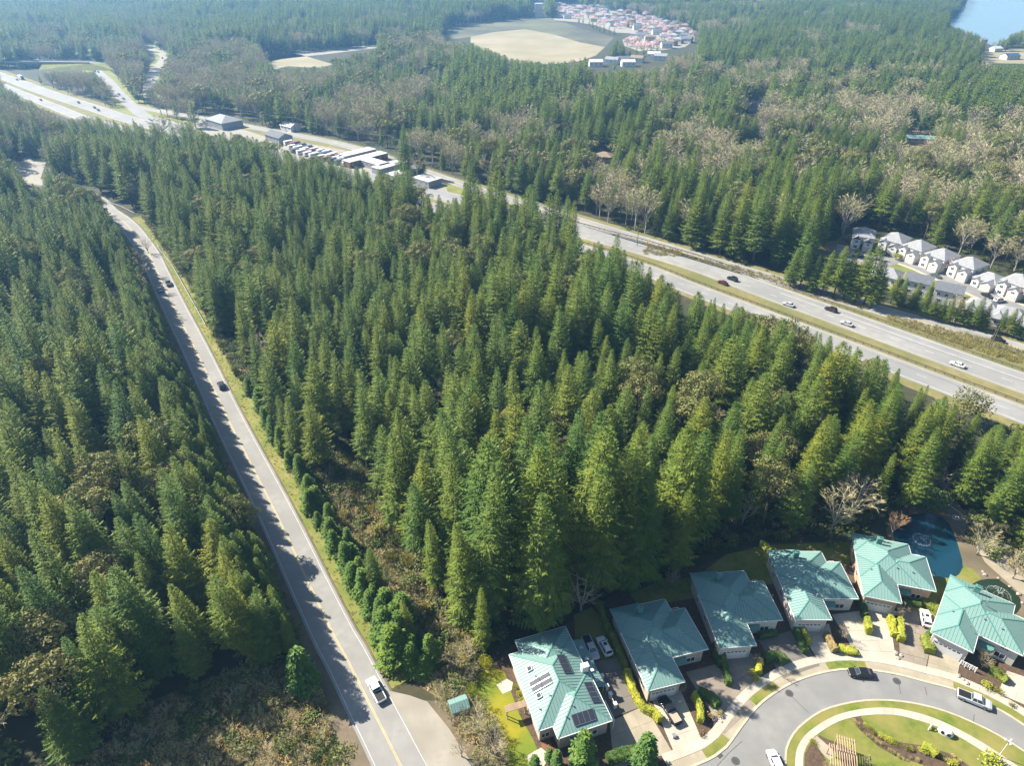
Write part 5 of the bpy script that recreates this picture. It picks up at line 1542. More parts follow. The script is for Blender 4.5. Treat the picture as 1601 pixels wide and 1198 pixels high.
for n, (x, y, h_) in enumerate(sorted(row2_, key=lambda r: r[1])):
    k = ra.choice((1.0, .9, 1.15))
    plant(YOUNG[ra.randrange(4)], 'young_conifer', 'young bright green conifer, ' + ordinal(n + 1) + ' from the bottom along the grass verge', 'tree', x, y, n * 1.3, (h_ / 9 * k * 1.15, h_ / 9 * k * 1.15, h_ / 9), 'young conifers along the grass verge', (1.0, 1.12, 1.1))
for x, y, h_, k, nm, lab in ((478, 1078, 12, CYP, 'cedar_tree', 'vivid green rounded conifer at the left edge of the road above the scrub'), (911, 1196, 9.5, CYP, 'golden_conifer', 'golden-green conifer against the front of the solar-panelled house'),
                             (1006, 1196, 9.0, CYP, 'golden_conifer', 'golden-green pointed conifer at the end of the wide driveway'), (870, 1200, 5.0, CYP, 'golden_conifer', 'golden conifer left of the taller one before the solar-panelled house'),
                             (858, 1190, 3.6, CYP, 'columnar_evergreen', 'low dark columnar evergreen by the corner of the solar-panelled house'), (836, 1206, 4.6, CYP, 'golden_conifer', 'golden conifer at the bottom edge beside the mossy lawn'),
                             (1449, 1000, 3.4, CYP, 'columnar_evergreen', 'narrow yellow-green evergreen beside the white garage door of the right-hand house'), (308, 796, 1, None, '', '')):
    if k is None: continue
    a = p2(x, y)
    t = plant(k[int(x) % 3], nm, lab, 'tree', a[0], a[1], x, (h_ / 7 * 1.05, h_ / 7 * 1.05, h_ / 7))
    if 'golden' in nm:
        t.children[1].data = t.children[1].data.copy(); t.children[1].data.materials[0] = M_gold
GB = [pair('twigs', bare_tree(141 + k, 14, 4.4, 9, 8, 11, .05, True), M_twig, M_palebark) for k in range(2)]
OB = [pair('twigs', bare_tree(145, 9, 3.2, 8, 7, 12, .06), M_twig_orange, M_palebark)]
for x, y, h_, k, lab, tint in ((908, 958, 15, GB[0], 'tall grey leafless tree standing between the firs and the second green roof', (1.0, 1.0, 1.05)), (1392, 842, 8.5, OB[0], 'orange-twigged leafless tree beside the pond', (1, 1, 1)),
                         (1527, 868, 10, GB[1], 'pale leafless tree on the dry bank right of the pond', (1.3, 1.25, 1.1)), (1583, 905, 9, GB[0], 'slender white-stemmed leafless tree beside the gravel path', (1.5, 1.45, 1.35)),
                         (745, 1150, 8.5, GB[1], 'wide leafless tree in front of the small green shed', (1.2, 1.1, .95)), (772, 1186, 9.0, GB[0], 'leafless tree at the bottom edge between side lane and mossy lawn', (1.15, 1.05, .9)),
                         (722, 1184, 6.5, GB[0], 'reddish leafless tree beside the side lane at the bottom', (1.1, .8, .65)), (712, 1050, 8.0, GB[1], 'brown leafless tree above the yellow shrubs, behind the shed', (1.0, .85, .72)),
                         (687, 1088, 4.4, GB[0], 'pale rounded leafless shrub left of the small shed', (1.3, 1.25, .95)), (730, 1036, 7.5, GB[0], 'tan leafless tree at the edge of the mossy lawn by the wood', (1.1, 1.0, .85)),
                         (1182, 1040, 3.2, GB[1], 'pinkish leafless shrub before the third green house garage', (1.15, .85, .8)), (1315, 1000, 4.2, GB[1], 'pinkish leafless tree beside the fourth green house drive', (1.2, .9, .75)),
                         (1404, 966, 4.6, GB[1], 'pinkish leafless tree before the tan-walled house', (1.2, .85, .75)), (1534, 1046, 5.0, GB[0], 'leafless tree before the right-hand green house', (1.1, .85, .65)),
                         (1067, 1084, 2.6, GB[1], 'small reddish leafless shrub at the garage corner of the second house', (1.1, .7, .6)), (1050, 916, 6.0, GB[1], 'grey leafless tree behind the second green roof', (.9, .9, .95)),
                         (1160, 820, 11, GB[0], 'leafless tree leaning from the wood behind the houses', (.9, .85, .85)), (300, 425, 13, GB[1], 'tan leafless tree beside the guard rail on the left road', (1.2, 1.05, .8)),
                         (1470, 775, 11, GB[1], 'grey leafless tree beyond the pond in the shade', (.85, .85, .9)), (232, 396, 9, GB[0], 'brown leafless tree at the bend of the left road', (1.0, .85, .7)),
                         (1290, 1206, 2.8, GB[1], 'brown leafless shrub beside the pergola', (1.1, .85, .75)), (1352, 1196, 2.6, GB[0], 'pale leafless shrub on the island lawn right of the pergola', (1.3, 1.2, 1.1)), (1226, 1062, 2.6, GB[0], 'thin tan leafless sapling on the verge inside the bend', (1.2, 1.0, .7))):
    a = p2(x, y)
    plant(k, 'leafless_tree', lab, 'tree', a[0], a[1], x * .7, (h_ / 14 * 1.25, h_ / 14 * 1.25, h_ / 14) if k is not OB[0] else (h_ / 9,) * 3, None, tint, 'twigs')
# dead snags in the left wood
for n, (x, y, h_) in enumerate(((236, 640, 17), (254, 640, 16), (214, 660, 13), (386, 535, 12))):
    rr = random.Random(160 + n)
    t = thing('dead_snag', ('taller', 'right-hand', 'shorter left-hand', 'lone grey')[n] + ' bleached dead trunk standing in the left wood' if n < 3 else 'lone grey dead trunk beside the brush on the verge', 'dead tree', (*p2(x, y), 0))
    T = MB()
    T.tube([(0, 0, 0), (.2, 0, h_ * .5), (.1, .2, h_)], [.3, .2, .05], 6)
    obj('trunk', T, M_palebark, t, True)
    T = MB()
    for k in range(26):
        z = h_ * rr.uniform(.25, .95); a = rr.uniform(0, 6.28); l = rr.uniform(.6, 2.4) * (1.2 - z / h_)
        T.tube([(.15, .1, z), (.15 + math.cos(a) * l, .1 + math.sin(a) * l, z + rr.uniform(-.2, .5))], [.06, .015], 3, cap=False)
    obj('branches', T, M_palebark, t)
# bushes in the brush strip
rb = random.Random(21)
BUSH = [pair('crown', puff(175 + k, 4, 2.2, 420, .42, 1.0), M_shrub) for k in range(2)]
bsp = [(548, 722), (566, 752), (590, 782), (606, 812), (556, 770), (582, 806), (598, 838), (622, 856), (640, 884), (616, 880), (658, 908), (676, 936), (640, 920), (700, 968), (722, 992), (690, 990), (742, 1016), (660, 958), (520, 690), (470, 660), (440, 620), (416, 580), (452, 700), (500, 752), (540, 812)]
for n, (x, y) in enumerate(sorted(bsp, key=lambda q: -q[1])):
    a = P(x + rb.uniform(-6, 6), y + rb.uniform(-5, 5)); s_ = rb.uniform(.5, 1.15)
    plant(BUSH[n % 2], 'wild_bush', 'wild olive bush in the brown brush strip, ' + ordinal(n + 1) + ' from the bottom', 'bush', a[0], a[1], n, (s_ * 1.1, s_ * 1.1, s_), 'wild bushes of the brush strip', rb.choice(((1, 1, 1), (1.6, 1.35, .8), (1.2, 1.15, .8), (2.0, 1.5, 1.0))))
# round evergreens and yellow shrubs
RS = [pair('crown', puff(171 + k, 9, 4.2, 1300, .5, 1.0), M_shrub) for k in range(2)]
for x, y, h_, w_, lab, tint in ((1445, 800, 8, 1.15, 'dark green rounded tree leaning over the top of the pond', (.7, .9, .8)), (1500, 660, 11, 1.15, 'greyish broad tree under the highway at right', (1.0, .95, .9)),
                                (1472, 700, 12, 1.1, 'grey-green broad tree at the corner of the wood below the highway', (1.1, 1.05, .9)), (724, 1046, 3.6, 1.0, 'yellow-green broom bush at the top of the mossy lawn', (3.2, 2.4, .5)),
                                (762, 1046, 3.2, 1.1, 'golden yellow bush in the mossy lawn corner', (3.6, 2.6, .4)), (737, 1090, 3.4, .9, 'yellow-green feathery bush right of the shed', (2.2, 2.1, .6)), (1362, 270, 10, 1.1, 'small dark rounded evergreen in front of the white estate', (.7, .9, .8)),
                                (1215, 165, 16, 1.0, 'yellow-green rounded tree among bare trees near the dark house', (2.2, 1.9, .5)), (1428, 198, 15, .9, 'dark round evergreen beside the green barn roof', (.55, .8, .7)), (1340, 402, 4, 1.0, 'bright green bush before the first white estate house', (1.7, 1.7, .6)),
                                (1400, 406, 3, 1.6, 'yellow-green shrub bed before the second white estate house', (2.0, 1.9, .6)), (232, 470, 7, 1.0, 'olive round-crowned tree at the left edge of the road near the two cars', (2.2, 1.7, .7))):
    a = p2(x, y)
    plant(RS[int(x) % 2], 'round_shrub' if h_ < 5 else 'round_tree', lab, 'shrub' if h_ < 5 else 'tree', a[0], a[1], x, (h_ / 9 * w_, h_ / 9 * w_, h_ / 9), None, tint)
# blossom and small trees of the far estate
bl_px = [(300, 90), (270, 100), (325, 120), (400, 140), (560, 172), (680, 222), (722, 212), (800, 262), (845, 252), (1000, 180), (1080, 232), (1140, 232), (1190, 272), (1262, 282), (1290, 262), (880, 402), (945, 402), (965, 452), (1035, 442),
         (1085, 452), (865, 432), (1005, 472), (240, 84), (345, 96), (640, 225), (705, 240), (880, 255), (985, 220), (1020, 265), (1120, 200), (1170, 235), (1215, 265), (1500, 350), (920, 420), (1060, 470), (1120, 455), (30, 85), (60, 100), (350, 165), (460, 120), (640, 130), (730, 185), (1330, 300), (1240, 300),
         (215, 90), (285, 150), (370, 170), (420, 170), (500, 90), (540, 110), (610, 110), (590, 220), (760, 260), (790, 210), (840, 140), (860, 220), (930, 140), (960, 190), (1040, 150), (1030, 230), (1110, 270), (1150, 290), (1220, 310), (1270, 340), (1340, 270), (1390, 250), (1450, 310), (1460, 390), (1270, 400), (1200, 370), (910, 440), (985, 400), (1150, 440), (1040, 320)]
for n, (x, y) in enumerate(bl_px):
    o = link('blossom_tree', BLO[n % 2], None, ph(*pz(x, y + 10)), n * 1.1, rng.uniform(1.3, 1.9))
    tag(o, 'pink blossom tree between far estate roofs', 'tree', 'blossom trees of the far estate')
for x in range(790, 842, 5):
    o = link('blossom_tree', BLO[x % 2], None, ph(x, 21), x, 1.1)
    tag(o, 'pink blossom tree in the row by the pale tower', 'tree', 'blossom row by the tower')
for x, y, l in ((1246, 425, 'pink blossom tree on the highway side of the estate turning circle'), (1300, 432, 'pale pink blossom tree left of the low grey roof'), (1478, 425, 'pink blossom tree at the corner of the fourth white estate house'), (1600, 462, 'pink blossom tree at the right edge beside the last white estate house'), (1590, 468, 'darker pink blossom tree before the last white estate house')):
    o = link('blossom_tree', BLO[x % 2], None, ph(x, y), x, 1.0); tag(o, l, 'tree')
row2 = [(400, 210), (440, 215), (500, 235), (530, 255), (570, 275), (600, 290), (640, 300), (690, 310), (740, 320), (870, 250), (910, 265), (940, 240), (160, 150), (100, 150), (60, 140), (700, 530), (760, 545), (830, 545), (890, 540), (950, 530), (1020, 520), (1090, 510), (1150, 505), (740, 660), (1070, 440), (985, 290), (690, 175), (490, 165), (370, 75), (1180, 345), (1130, 395)]
for n, (x, y) in enumerate(row2):
    a = ph(*pz(x, y + 16))
    o = link('garden_fir', FIRJ[len(FIR_TL) + n % 3], None, a, n, (.5, .5, .42)); tag(o, 'small dark evergreen among far estate houses', 'tree', 'garden evergreens of the far estate')
# evergreens between highway, frontage road and the grey estate
for n, (x, y, h_) in enumerate(((1235, 448, 17), (1250, 452, 20), (1268, 456, 16), (1284, 462, 19), (1302, 466, 22), (1318, 470, 20), (1336, 474, 23), (1350, 478, 25), (1362, 482, 20), (1392, 474, 12), (1404, 478, 12),
                                (1440, 496, 10), (1452, 500, 9), (1466, 502, 10), (1478, 506, 11), (1492, 508, 10), (1506, 510, 11), (1520, 514, 13), (1534, 516, 11), (1560, 522, 10), (1572, 525, 11), (1584, 528, 10), (1596, 531, 10), (1608, 534, 10), (1424, 486, 12), (1446, 482, 11))):
    t = plant(FIR[n % len(FIR)], 'fir_tree', ordinal(n + 1) + ' fir from the left in the screen between the highway and the grey-roofed estate', 'tree', *p2(x, y), n * 2.1, (h_ / 30 * 1.25, h_ / 30 * 1.25, h_ / 30), 'screen firs before the grey estate')

def hedge(label, pts, w, h_, m, name='clipped_hedge'):
    line = smooth(PP(pts), .7)
    o0 = Vector((line[0][0], line[0][1], 0))
    body, L_ = MB(), Leaves()
    rr = random.Random(int(pts[0][0] * 7 + pts[0][1]))
    a, b = shift(line, -w / 2), shift(line, w / 2)
    n = len(line)
    prof = [(a, 0.0, .9), (a, h_ * .7, 1.0), (a, h_, .55), (b, h_, .55), (b, h_ * .7, 1.0), (b, 0.0, .9)]
    ring = []
    for i in range(n):
        r_ = []
        for e, z, k in prof:
            p = Vector((line[i][0] + (e[i][0] - line[i][0]) * k, line[i][1] + (e[i][1] - line[i][1]) * k, z)) - o0
            p += Vector((rr.gauss(0, .10), rr.gauss(0, .10), rr.gauss(0, .10) if z > .1 else 0))
            r_.append(p)
        ring.append(r_)
    vs = [p for r_ in ring for p in r_]
    fs = [(i * 6 + k, i * 6 + k + 1, (i + 1) * 6 + k + 1, (i + 1) * 6 + k) for i in range(n - 1) for k in range(5)] + [tuple(range(5, -1, -1)), tuple((n - 1) * 6 + k for k in range(6))]
    body.add(vs, fs)
    for i in range(n - 1):
        for _ in range(int(60 * (w + 2 * h_) / 3)):
            k = rr.randrange(5); u, v = rr.random(), rr.random()
            p = ring[i][k].lerp(ring[i][k + 1], u).lerp(ring[i + 1][k].lerp(ring[i + 1][k + 1], u), v)
            d = Vector((rr.gauss(0, 1), rr.gauss(0, 1), rr.gauss(.3, .7))).normalized()
            L_.kite(tuple(p - d * .08), tuple(d), rr.uniform(.2, .42), .07, tuple(d.orthogonal().normalized()), mid=.5)
    o = len(body.v)
    body.v += L_.V; body.f += [tuple(i + o for i in f) for f in L_.F]; body.m += [0] * len(L_.F)
    ob = obj(name, body, m)
    ob.location = o0
    tag(ob, label, 'hedge')
    return ob
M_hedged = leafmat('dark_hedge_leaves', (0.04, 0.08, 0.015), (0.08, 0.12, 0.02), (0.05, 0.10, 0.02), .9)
M_hedgeb = leafmat('brown_hedge_leaves', (0.20, 0.14, 0.06), (0.27, 0.19, 0.08), (0.2, 0.15, 0.06), .9)
for l, pts, w, h_, m in (
    ('long clipped hedge between the shaded drive of the solar-panelled house and the second house', [(937, 948), (944, 972), (956, 998), (967, 1022), (978, 1050)], 1.3, 1.7, M_hedge),
    ('golden curving hedge leading down to the black pickup drive', [(979, 1054), (985, 1072), (994, 1094), (1006, 1112), (1022, 1119), (1031, 1131)], 1.3, 1.8, M_gold),
    ('golden clipped hedge right of the bright concrete drive', [(1084, 1090), (1091, 1104), (1095, 1120), (1094, 1133)], 1.2, 1.7, M_gold),
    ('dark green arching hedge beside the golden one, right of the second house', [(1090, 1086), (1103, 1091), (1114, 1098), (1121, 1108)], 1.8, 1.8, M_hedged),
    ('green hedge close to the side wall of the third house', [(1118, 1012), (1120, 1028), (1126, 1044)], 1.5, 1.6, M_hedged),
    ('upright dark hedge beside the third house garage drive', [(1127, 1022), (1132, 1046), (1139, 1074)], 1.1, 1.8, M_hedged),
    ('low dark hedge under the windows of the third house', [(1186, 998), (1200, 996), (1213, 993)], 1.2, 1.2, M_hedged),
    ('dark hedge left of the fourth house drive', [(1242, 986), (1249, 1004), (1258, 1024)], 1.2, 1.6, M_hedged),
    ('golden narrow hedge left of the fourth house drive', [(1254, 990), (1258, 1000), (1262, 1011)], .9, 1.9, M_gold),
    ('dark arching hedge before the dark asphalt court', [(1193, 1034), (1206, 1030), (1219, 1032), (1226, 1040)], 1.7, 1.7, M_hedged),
    ('golden hedge end beside the third house drive', [(1188, 1037), (1185, 1046), (1186, 1056)], 1.1, 1.6, M_gold),
    ('brown clipped hedge right of the fourth house drive', [(1290, 996), (1297, 1008), (1304, 1022)], 1.3, 1.6, M_hedgeb),
    ('golden low hedge behind the parked black car', [(1309, 1014), (1322, 1020), (1338, 1021)], 1.8, 1.1, M_gold),
    ('dark hedge at the garage corner of the tan-walled house', [(1343, 938), (1347, 952), (1351, 968)], 1.3, 1.9, M_hedged),
    ('golden upright hedge at the left side of the tan-walled house drive', [(1353, 974), (1355, 984), (1357, 993)], 1.1, 2.2, M_gold),
    ('golden hedge left of the pair beside the tan-walled house drive', [(1389, 970), (1393, 984), (1397, 999)], 1.1, 1.8, M_gold),
    ('golden hedge right of the pair beside the tan-walled house drive', [(1404, 974), (1406, 990), (1407, 1006)], 1.4, 2.0, M_gold),
    ('low dark hedge under the windows of the tan-walled house', [(1411, 944), (1424, 945), (1438, 948)], 1.4, 1.3, M_hedged),
    ('olive hedge above the white parked car', [(1440, 944), (1454, 950), (1467, 959)], 2.0, 1.6, M_hedge),
    ('square olive hedge left of the right-hand garage', [(1444, 1000), (1449, 1012), (1452, 1024)], 2.0, 1.8, M_hedge),
    ('golden curved hedge at the back left of the fourth house', [(1186, 856), (1196, 862), (1200, 872), (1196, 884)], 1.8, 2.0, M_gold),
    ('dark clipped hedge before the right-hand green house', [(1545, 1050), (1560, 1058), (1572, 1068)], 1.8, 1.4, M_hedge),
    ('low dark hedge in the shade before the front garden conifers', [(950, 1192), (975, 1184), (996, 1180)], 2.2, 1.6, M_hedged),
    ('clipped dark evergreen hedge line on the island bed', [(1441, 1170), (1452, 1176), (1462, 1184)], 1.2, 1.5, M_gold)):
    hedge(l, pts, w, h_, m)

# island bed with rows of low shrubs
area('planting_bed', PP([(1331, 1122), (1345, 1120), (1352, 1134), (1372, 1150), (1398, 1160), (1420, 1164), (1450, 1168), (1490, 1182), (1520, 1202), (1530, 1240), (1480, 1220), (1440, 1196), (1400, 1184), (1372, 1168), (1352, 1150), (1340, 1138)]), 0.13, M_mulch)
area('planting_bed', PP([(1280, 1150), (1290, 1156), (1318, 1166), (1336, 1180), (1340, 1198), (1340, 1240), (1320, 1210), (1310, 1180), (1290, 1168), (1277, 1156)]), 0.13, M_mulch)
area('planting_bed', PP([(1258, 1180), (1268, 1162), (1285, 1178), (1296, 1200), (1300, 1240), (1256, 1240)]), 0.132, M_mulch)
area('garden_path', PP([(1270, 1156), (1277, 1152), (1300, 1172), (1304, 1185), (1296, 1190), (1284, 1178)]), 0.14, M_conc_tan)
area('planting_bed', PP([(836, 1130), (850, 1128), (868, 1180), (852, 1186)]), 0.06, M_redmulch)
area('planting_bed', PP([(800, 1072), (808, 1068), (836, 1130), (826, 1136)]), 0.058, M_mulch)
YS = pair('leaves', puff(181, 1.3, .8, 240, .2), M_gold)
BS = pair('leaves', puff(182, 1.2, .8, 220, .18), M_bramble)
def z5(x, y): return (1230 + x / 8.005, 1080 + y / 8.005)
def z6(x, y): return (1420 + x / 8.845, 1080 + y / 8.845)
ys = [z5(975, 440), z5(1010, 470), z5(1060, 505), z5(1085, 540), z5(1170, 580), z5(1215, 605), z5(1275, 640), z5(1310, 655), z5(1345, 690), z5(1500, 735), z5(1550, 745), z6(160, 830), z6(210, 860), z6(300, 850), z6(380, 885), z6(440, 920), z6(490, 960), z6(560, 1010), z6(620, 1020)]
for n, (x, y) in enumerate(ys):
    a = P(x, y); s = rng.uniform(.55, .95)
    plant(YS, 'yellow_shrub', 'yellow shrub, ' + ordinal(n + 1) + ' from the upper left along the curved island bed', 'shrub', a[0], a[1], n, s, 'yellow shrubs of the island bed', None, 'leaves')
bs = [z5(840, 390), z5(880, 430), z5(925, 490), z5(970, 530), z5(1010, 570), z5(1060, 600), z5(1110, 640), z5(1150, 670), z5(1190, 690), z5(1230, 720), z5(1290, 760), z5(1330, 790), z5(1390, 830), z5(1440, 860), z5(1500, 890), z5(1180, 640), z5(1250, 700), z6(30, 940), z6(120, 975), z6(610, 920), z6(690, 990)]
for n, (x, y) in enumerate(bs):
    a = P(x, y)
    plant(BS, 'brown_shrub', 'small brown shrub, ' + ordinal(n + 1) + ' along the lower row of the curved island bed', 'shrub', a[0], a[1], n, rng.uniform(.4, .7), 'brown shrubs of the island bed', None, 'leaves')
for x, y, s, k, l in ((1545, 1196, 2.4, YS, 'large yellow-green shrub by the street lamp'), (1271, 1164, .9, YS, 'single yellow-green shrub beside the pergola path'), (1176, 1056, 1.1, YS, 'yellow shrub in the bed inside the court bend'), (1182, 1066, 1.0, YS, 'lower yellow shrub in the bed inside the court bend'),
                      (1110, 1122, 1.1, BS, 'brown shrub among stones right of the bright drive'), (1124, 1118, 1.0, BS, 'brown shrub nearest the shared drive, among stones'), (1096, 1150, 1.0, BS, 'brown shrub at the foot of the bright drive'), (806, 1078, .9, YS, 'olive shrub along the wall of the solar-panelled house, farthest back'),
                      (811, 1088, .9, YS, 'olive shrub along the wall of the solar-panelled house, second from the back'), (816, 1098, 1.0, YS, 'olive shrub along the wall of the solar-panelled house, beside the small pergola'), (845, 1140, .6, BS, 'small plant in the red mulch bed, upper'), (852, 1156, .6, BS, 'small plant in the red mulch bed, middle'),
                      (858, 1172, .7, BS, 'small plant in the red mulch bed, lower'), (1560, 1085, 1.2, YS, 'shrub on the verge behind the silver pickup'), (1540, 1076, 1.3, YS, 'yellow shrub under the leafless tree of the right-hand house'), (1580, 1104, .9, YS, 'low green shrub at the right end of the outer verge')):
    a = P(x, y); plant(k, 'garden_shrub', l, 'shrub', a[0], a[1], x, s, None, None, 'leaves')
# stones
def stone_mesh(seed):
    rr = random.Random(seed); bm = bmesh.new(); bmesh.ops.create_icosphere(bm, subdivisions=1, radius=.5)
    for v in bm.verts: v.co *= rr.uniform(.75, 1.15); v.co.z *= .65
    me = bpy.data.meshes.new('boulder'); bm.to_mesh(me); bm.free(); me.materials.append(M_rock); return me
ST = [stone_mesh(k) for k in range(3)]
for n, (x, y) in enumerate(((1119, 1112), (1126, 1114), (1130, 1122), (1128, 1130), (1118, 1126), (1400, 1022), (1403, 1030), (1408, 1026), (1498, 1058), (1506, 1064), (1512, 1070), (1536, 895), (1560, 905), (1578, 918), (1592, 930), (1598, 944), (1540, 900))):
    g = 'beside the shared drive' if n < 5 else 'before the tan-walled house' if n < 8 else 'before the right-hand green house' if n < 11 else 'far bank of the pond'
    o = link('boulder', ST[n % 3], None, (*P(x, y), .15), n, rng.uniform(.6, 1.3)); tag(o, 'pale rounded stone, ' + g, 'stone', g)

# ------------------------------------------------------------------ street furniture and garden things
def pergola(label, loc, rz, w, d, h_, n, m):
    t = thing('pergola', label, 'pergola', loc, rz)
    for sx in (-1, 1):
        for sy in (-1, 1):
            mb = MB(); mb.box(sx * w / 2 - .07, sx * w / 2 + .07, sy * (d / 2 - .3) - .07, sy * (d / 2 - .3) + .07, 0, h_); obj('post', mb, m, t)
        mb = MB(); mb.box(sx * w / 2 - .045, sx * w / 2 + .045, -d / 2, d / 2, h_ + .003, h_ + .2); obj('beam', mb, m, t)
    mb = MB(); mb.box(-w / 2 - .35, w / 2 + .35, -.035, .035, 0, .16); sm = mb.mesh('slat', m)
    for i in range(n):
        link('slat', sm, t, (0, -d / 2 + (i + .5) * d / n, h_ + .204))
    return t
pergola('wooden slatted pergola on the island, larger and nearer one', (*P(1312, 1199), .12), R(72), 3.2, 4.6, 2.4, 12, M_wood)
pergola('wooden slatted pergola on the island, smaller one behind', (*P(1316, 1180), .12), R(72), 2.2, 3.2, 2.6, 8, M_wood)
pergola('small dark garden pergola between mossy lawn and the solar-panelled house', (*P(806, 1118), .05), R(18), 3.4, 1.3, 2.3, 9, M_wood)
area('garden_patio', PP([(776, 1072), (792, 1062), (802, 1068), (800, 1080), (786, 1086)]), 0.07, M_conc)
area('garden_patio', PP([(824, 1182), (846, 1170), (860, 1182), (850, 1200), (828, 1205)]), 0.07, M_conc)

lt_ = thing('street_lamp', 'white three-headed street lamp on the island lawn at lower right', 'street lamp', (*P(1561, 1184), .12))
mb = MB(); mb.tube([(0, 0, 0), (0, 0, .5)], [.16, .13], 8); obj('base', mb, M_white, lt_)
mb = MB(); mb.tube([(0, 0, .5), (0, 0, 4.9)], [.075, .06], 8); obj('pole', mb, M_white, lt_)
for k in range(3):
    a = k * 2.094 + .4; c, s = math.cos(a), math.sin(a)
    mb = MB(); mb.tube([(0, 0, 4.7), (c * .3, s * .3, 4.9), (c * .5, s * .5, 4.75)], .035, 5); arm = obj('arm', mb, M_white, lt_)
    mb = MB(); mb.tube([(c * .5, s * .5, 4.55), (c * .5, s * .5, 4.85), (c * .5, s * .5, 5.05)], [.16, .2, .05], 8); obj('lamp_shade', mb, M_white, arm)
bt_ = thing('covered_garden_seat', 'small white rounded garden shelter with a dark opening beside the island footpath', 'garden shelter', (*P(1477, 1148), .12), R(-35))
mb = MB()
nn = 9
for i in range(nn):
    pass
ring_o = [(1.25 * math.cos(a), .72 * math.sin(a)) for a in [k * math.pi / 8 for k in range(16)]]
vs, fs = [], []
for j, (s, z) in enumerate(((1.0, .0), (1.02, .5), (.92, .95), (.6, 1.25), (.0, 1.35))):
    vs += [(x * s, y * s, z) for x, y in ring_o]
for j in range(4):
    for k in range(16):
        q = j * 16
        fs.append((q + k, q + (k + 1) % 16, q + 16 + (k + 1) % 16, q + 16 + k))
mb.add(vs, fs); obj('shell', mb, M_white, bt_, True)
mb = MB()
for k, (x0, x1) in enumerate(((-.75, .1), (.2, .75))):
    mb.add([(x0, -.73, .45), (x1, -.73, .45), (x1, -.62, 1.0), (x0, -.62, 1.0), (x0, -.60, .45), (x1, -.60, .45), (x1, -.5, 1.0), (x0, -.5, 1.0)], [(0, 1, 2, 3), (0, 4, 5, 1), (3, 2, 6, 7), (0, 3, 7, 4), (1, 5, 6, 2)])
obj('opening', mb, M_plastic, bt_)
bc = thing('garden_arch', 'small white curved garden arch left of the white garden shelter', 'garden arch', (*P(1453, 1140), .12), R(40))
mb = MB(); mb.tube([(-.5, 0, 0), (-.45, 0, .8), (0, 0, 1.25), (.45, 0, .8), (.5, 0, 0)], .11, 6); obj('hoop', mb, M_white, bc)
mb = MB(); mb.box(-.4, .4, -.03, .03, .3, .7); obj('panel', mb, M_white, bc)

# utility boxes, bins and drains
def zz(x, y): return (900 + x / 14.975, 1040 + y / 14.975)
for n, (x, y) in enumerate((zz(605, 350), zz(720, 590), zz(800, 770), zz(910, 1010))):
    t = thing('porch_pillar', 'white square porch pillar beside the shaded drive, ' + ordinal(n + 1) + ' from the back', 'pillar', (*P(x, y), .06), R(18), 'porch pillars by the shaded drive')
    mb = MB(); mb.box(-.28, .28, -.28, .28, 0, 1.3); obj('shaft', mb, M_white, t)
    mb = MB(); mb.box(-.36, .36, -.36, .36, 1.303, 1.42); obj('cap', mb, M_white, t)
for (a, b), l in (((zz(605, 350), zz(720, 590)), 'white railing between the two back porch pillars'), ((zz(800, 770), zz(910, 1010)), 'white railing between the two front porch pillars')):
    pa, pb = Vector((*P(*a), .06)), Vector((*P(*b), .06)); d = (pb - pa).normalized()
    pa2, pb2 = pa + d * .32, pb - d * .32
    t = thing('porch_railing', l, 'railing', pa2)
    mb = MB()
    for z in (.25, 1.05): mb.bar(Vector((0, 0, z)), pb2 - pa2 + Vector((0, 0, z)), .08)
    obj('rail', mb, M_white, t)
    mb = MB()
    for k in range(1, 10):
        q = (pb2 - pa2) * (k / 10); mb.box(q.x - .02, q.x + .02, q.y - .02, q.y + .02, .29, 1.0)
    obj('baluster', mb, M_white, t)
for x, y, l in ((1053, 1153, 'pale parcel box on the bright concrete drive'), (1061, 1097, 'white box on the bright drive beside the garage'),):
    t = thing('white_box', l, 'box', (*P(1061 if 'garage' in l else 1053, 1097 if 'garage' in l else 1153), .12), R(15))
    mb = MB(); mb.box(-.35, .35, -.3, .3, 0, .5); obj('body', mb, M_white, t)
    mb = MB(); mb.box(-.37, .37, -.32, .32, .502, .56); obj('lid', mb, M_galv, t)
def fence(label, a, b, h_, m, n, name='white_fence'):
    pa, pb = Vector((*P(*a), 0.05)), Vector((*P(*b), 0.05))
    t = thing(name, label, 'fence', pa)
    d = pb - pa
    for k in range(n + 1):
        q = d * (k / n); mb = MB(); mb.box(q.x - .07, q.x + .07, q.y - .07, q.y + .07, 0, h_ + .1); obj('post', mb, m, t)
    mb = MB(); mb.bar(d * 0 + Vector((0, 0, h_)), d + Vector((0, 0, h_)), .09, .12); mb.bar(Vector((0, 0, .3)), d + Vector((0, 0, .3)), .06, .12)
    obj('rail', mb, m, t)
    for k in range(n * 3):
        q = d * ((k + .5) / (n * 3)); mb = MB(); mb.box(q.x - .06, q.x + .06, q.y - .06, q.y + .06, .36, h_ - .06); obj('slat', mb, m, t)
fence('white slatted screen before the tan-walled house garage', (1390, 962), (1410, 966), 1.3, M_white, 3)
fence('white slatted screen before the right-hand green house garage', (1500, 1040), (1524, 1052), 1.3, M_white, 3)
fence('weathered board fence between the shed and the mossy lawn', (706, 1080), (728, 1084), 1.7, M_fencewood, 5, 'board_fence')
fence('weathered board fence running down from the shed towards the bottom edge', (728, 1084), (778, 1190), 1.6, M_fencewood, 14, 'board_fence')
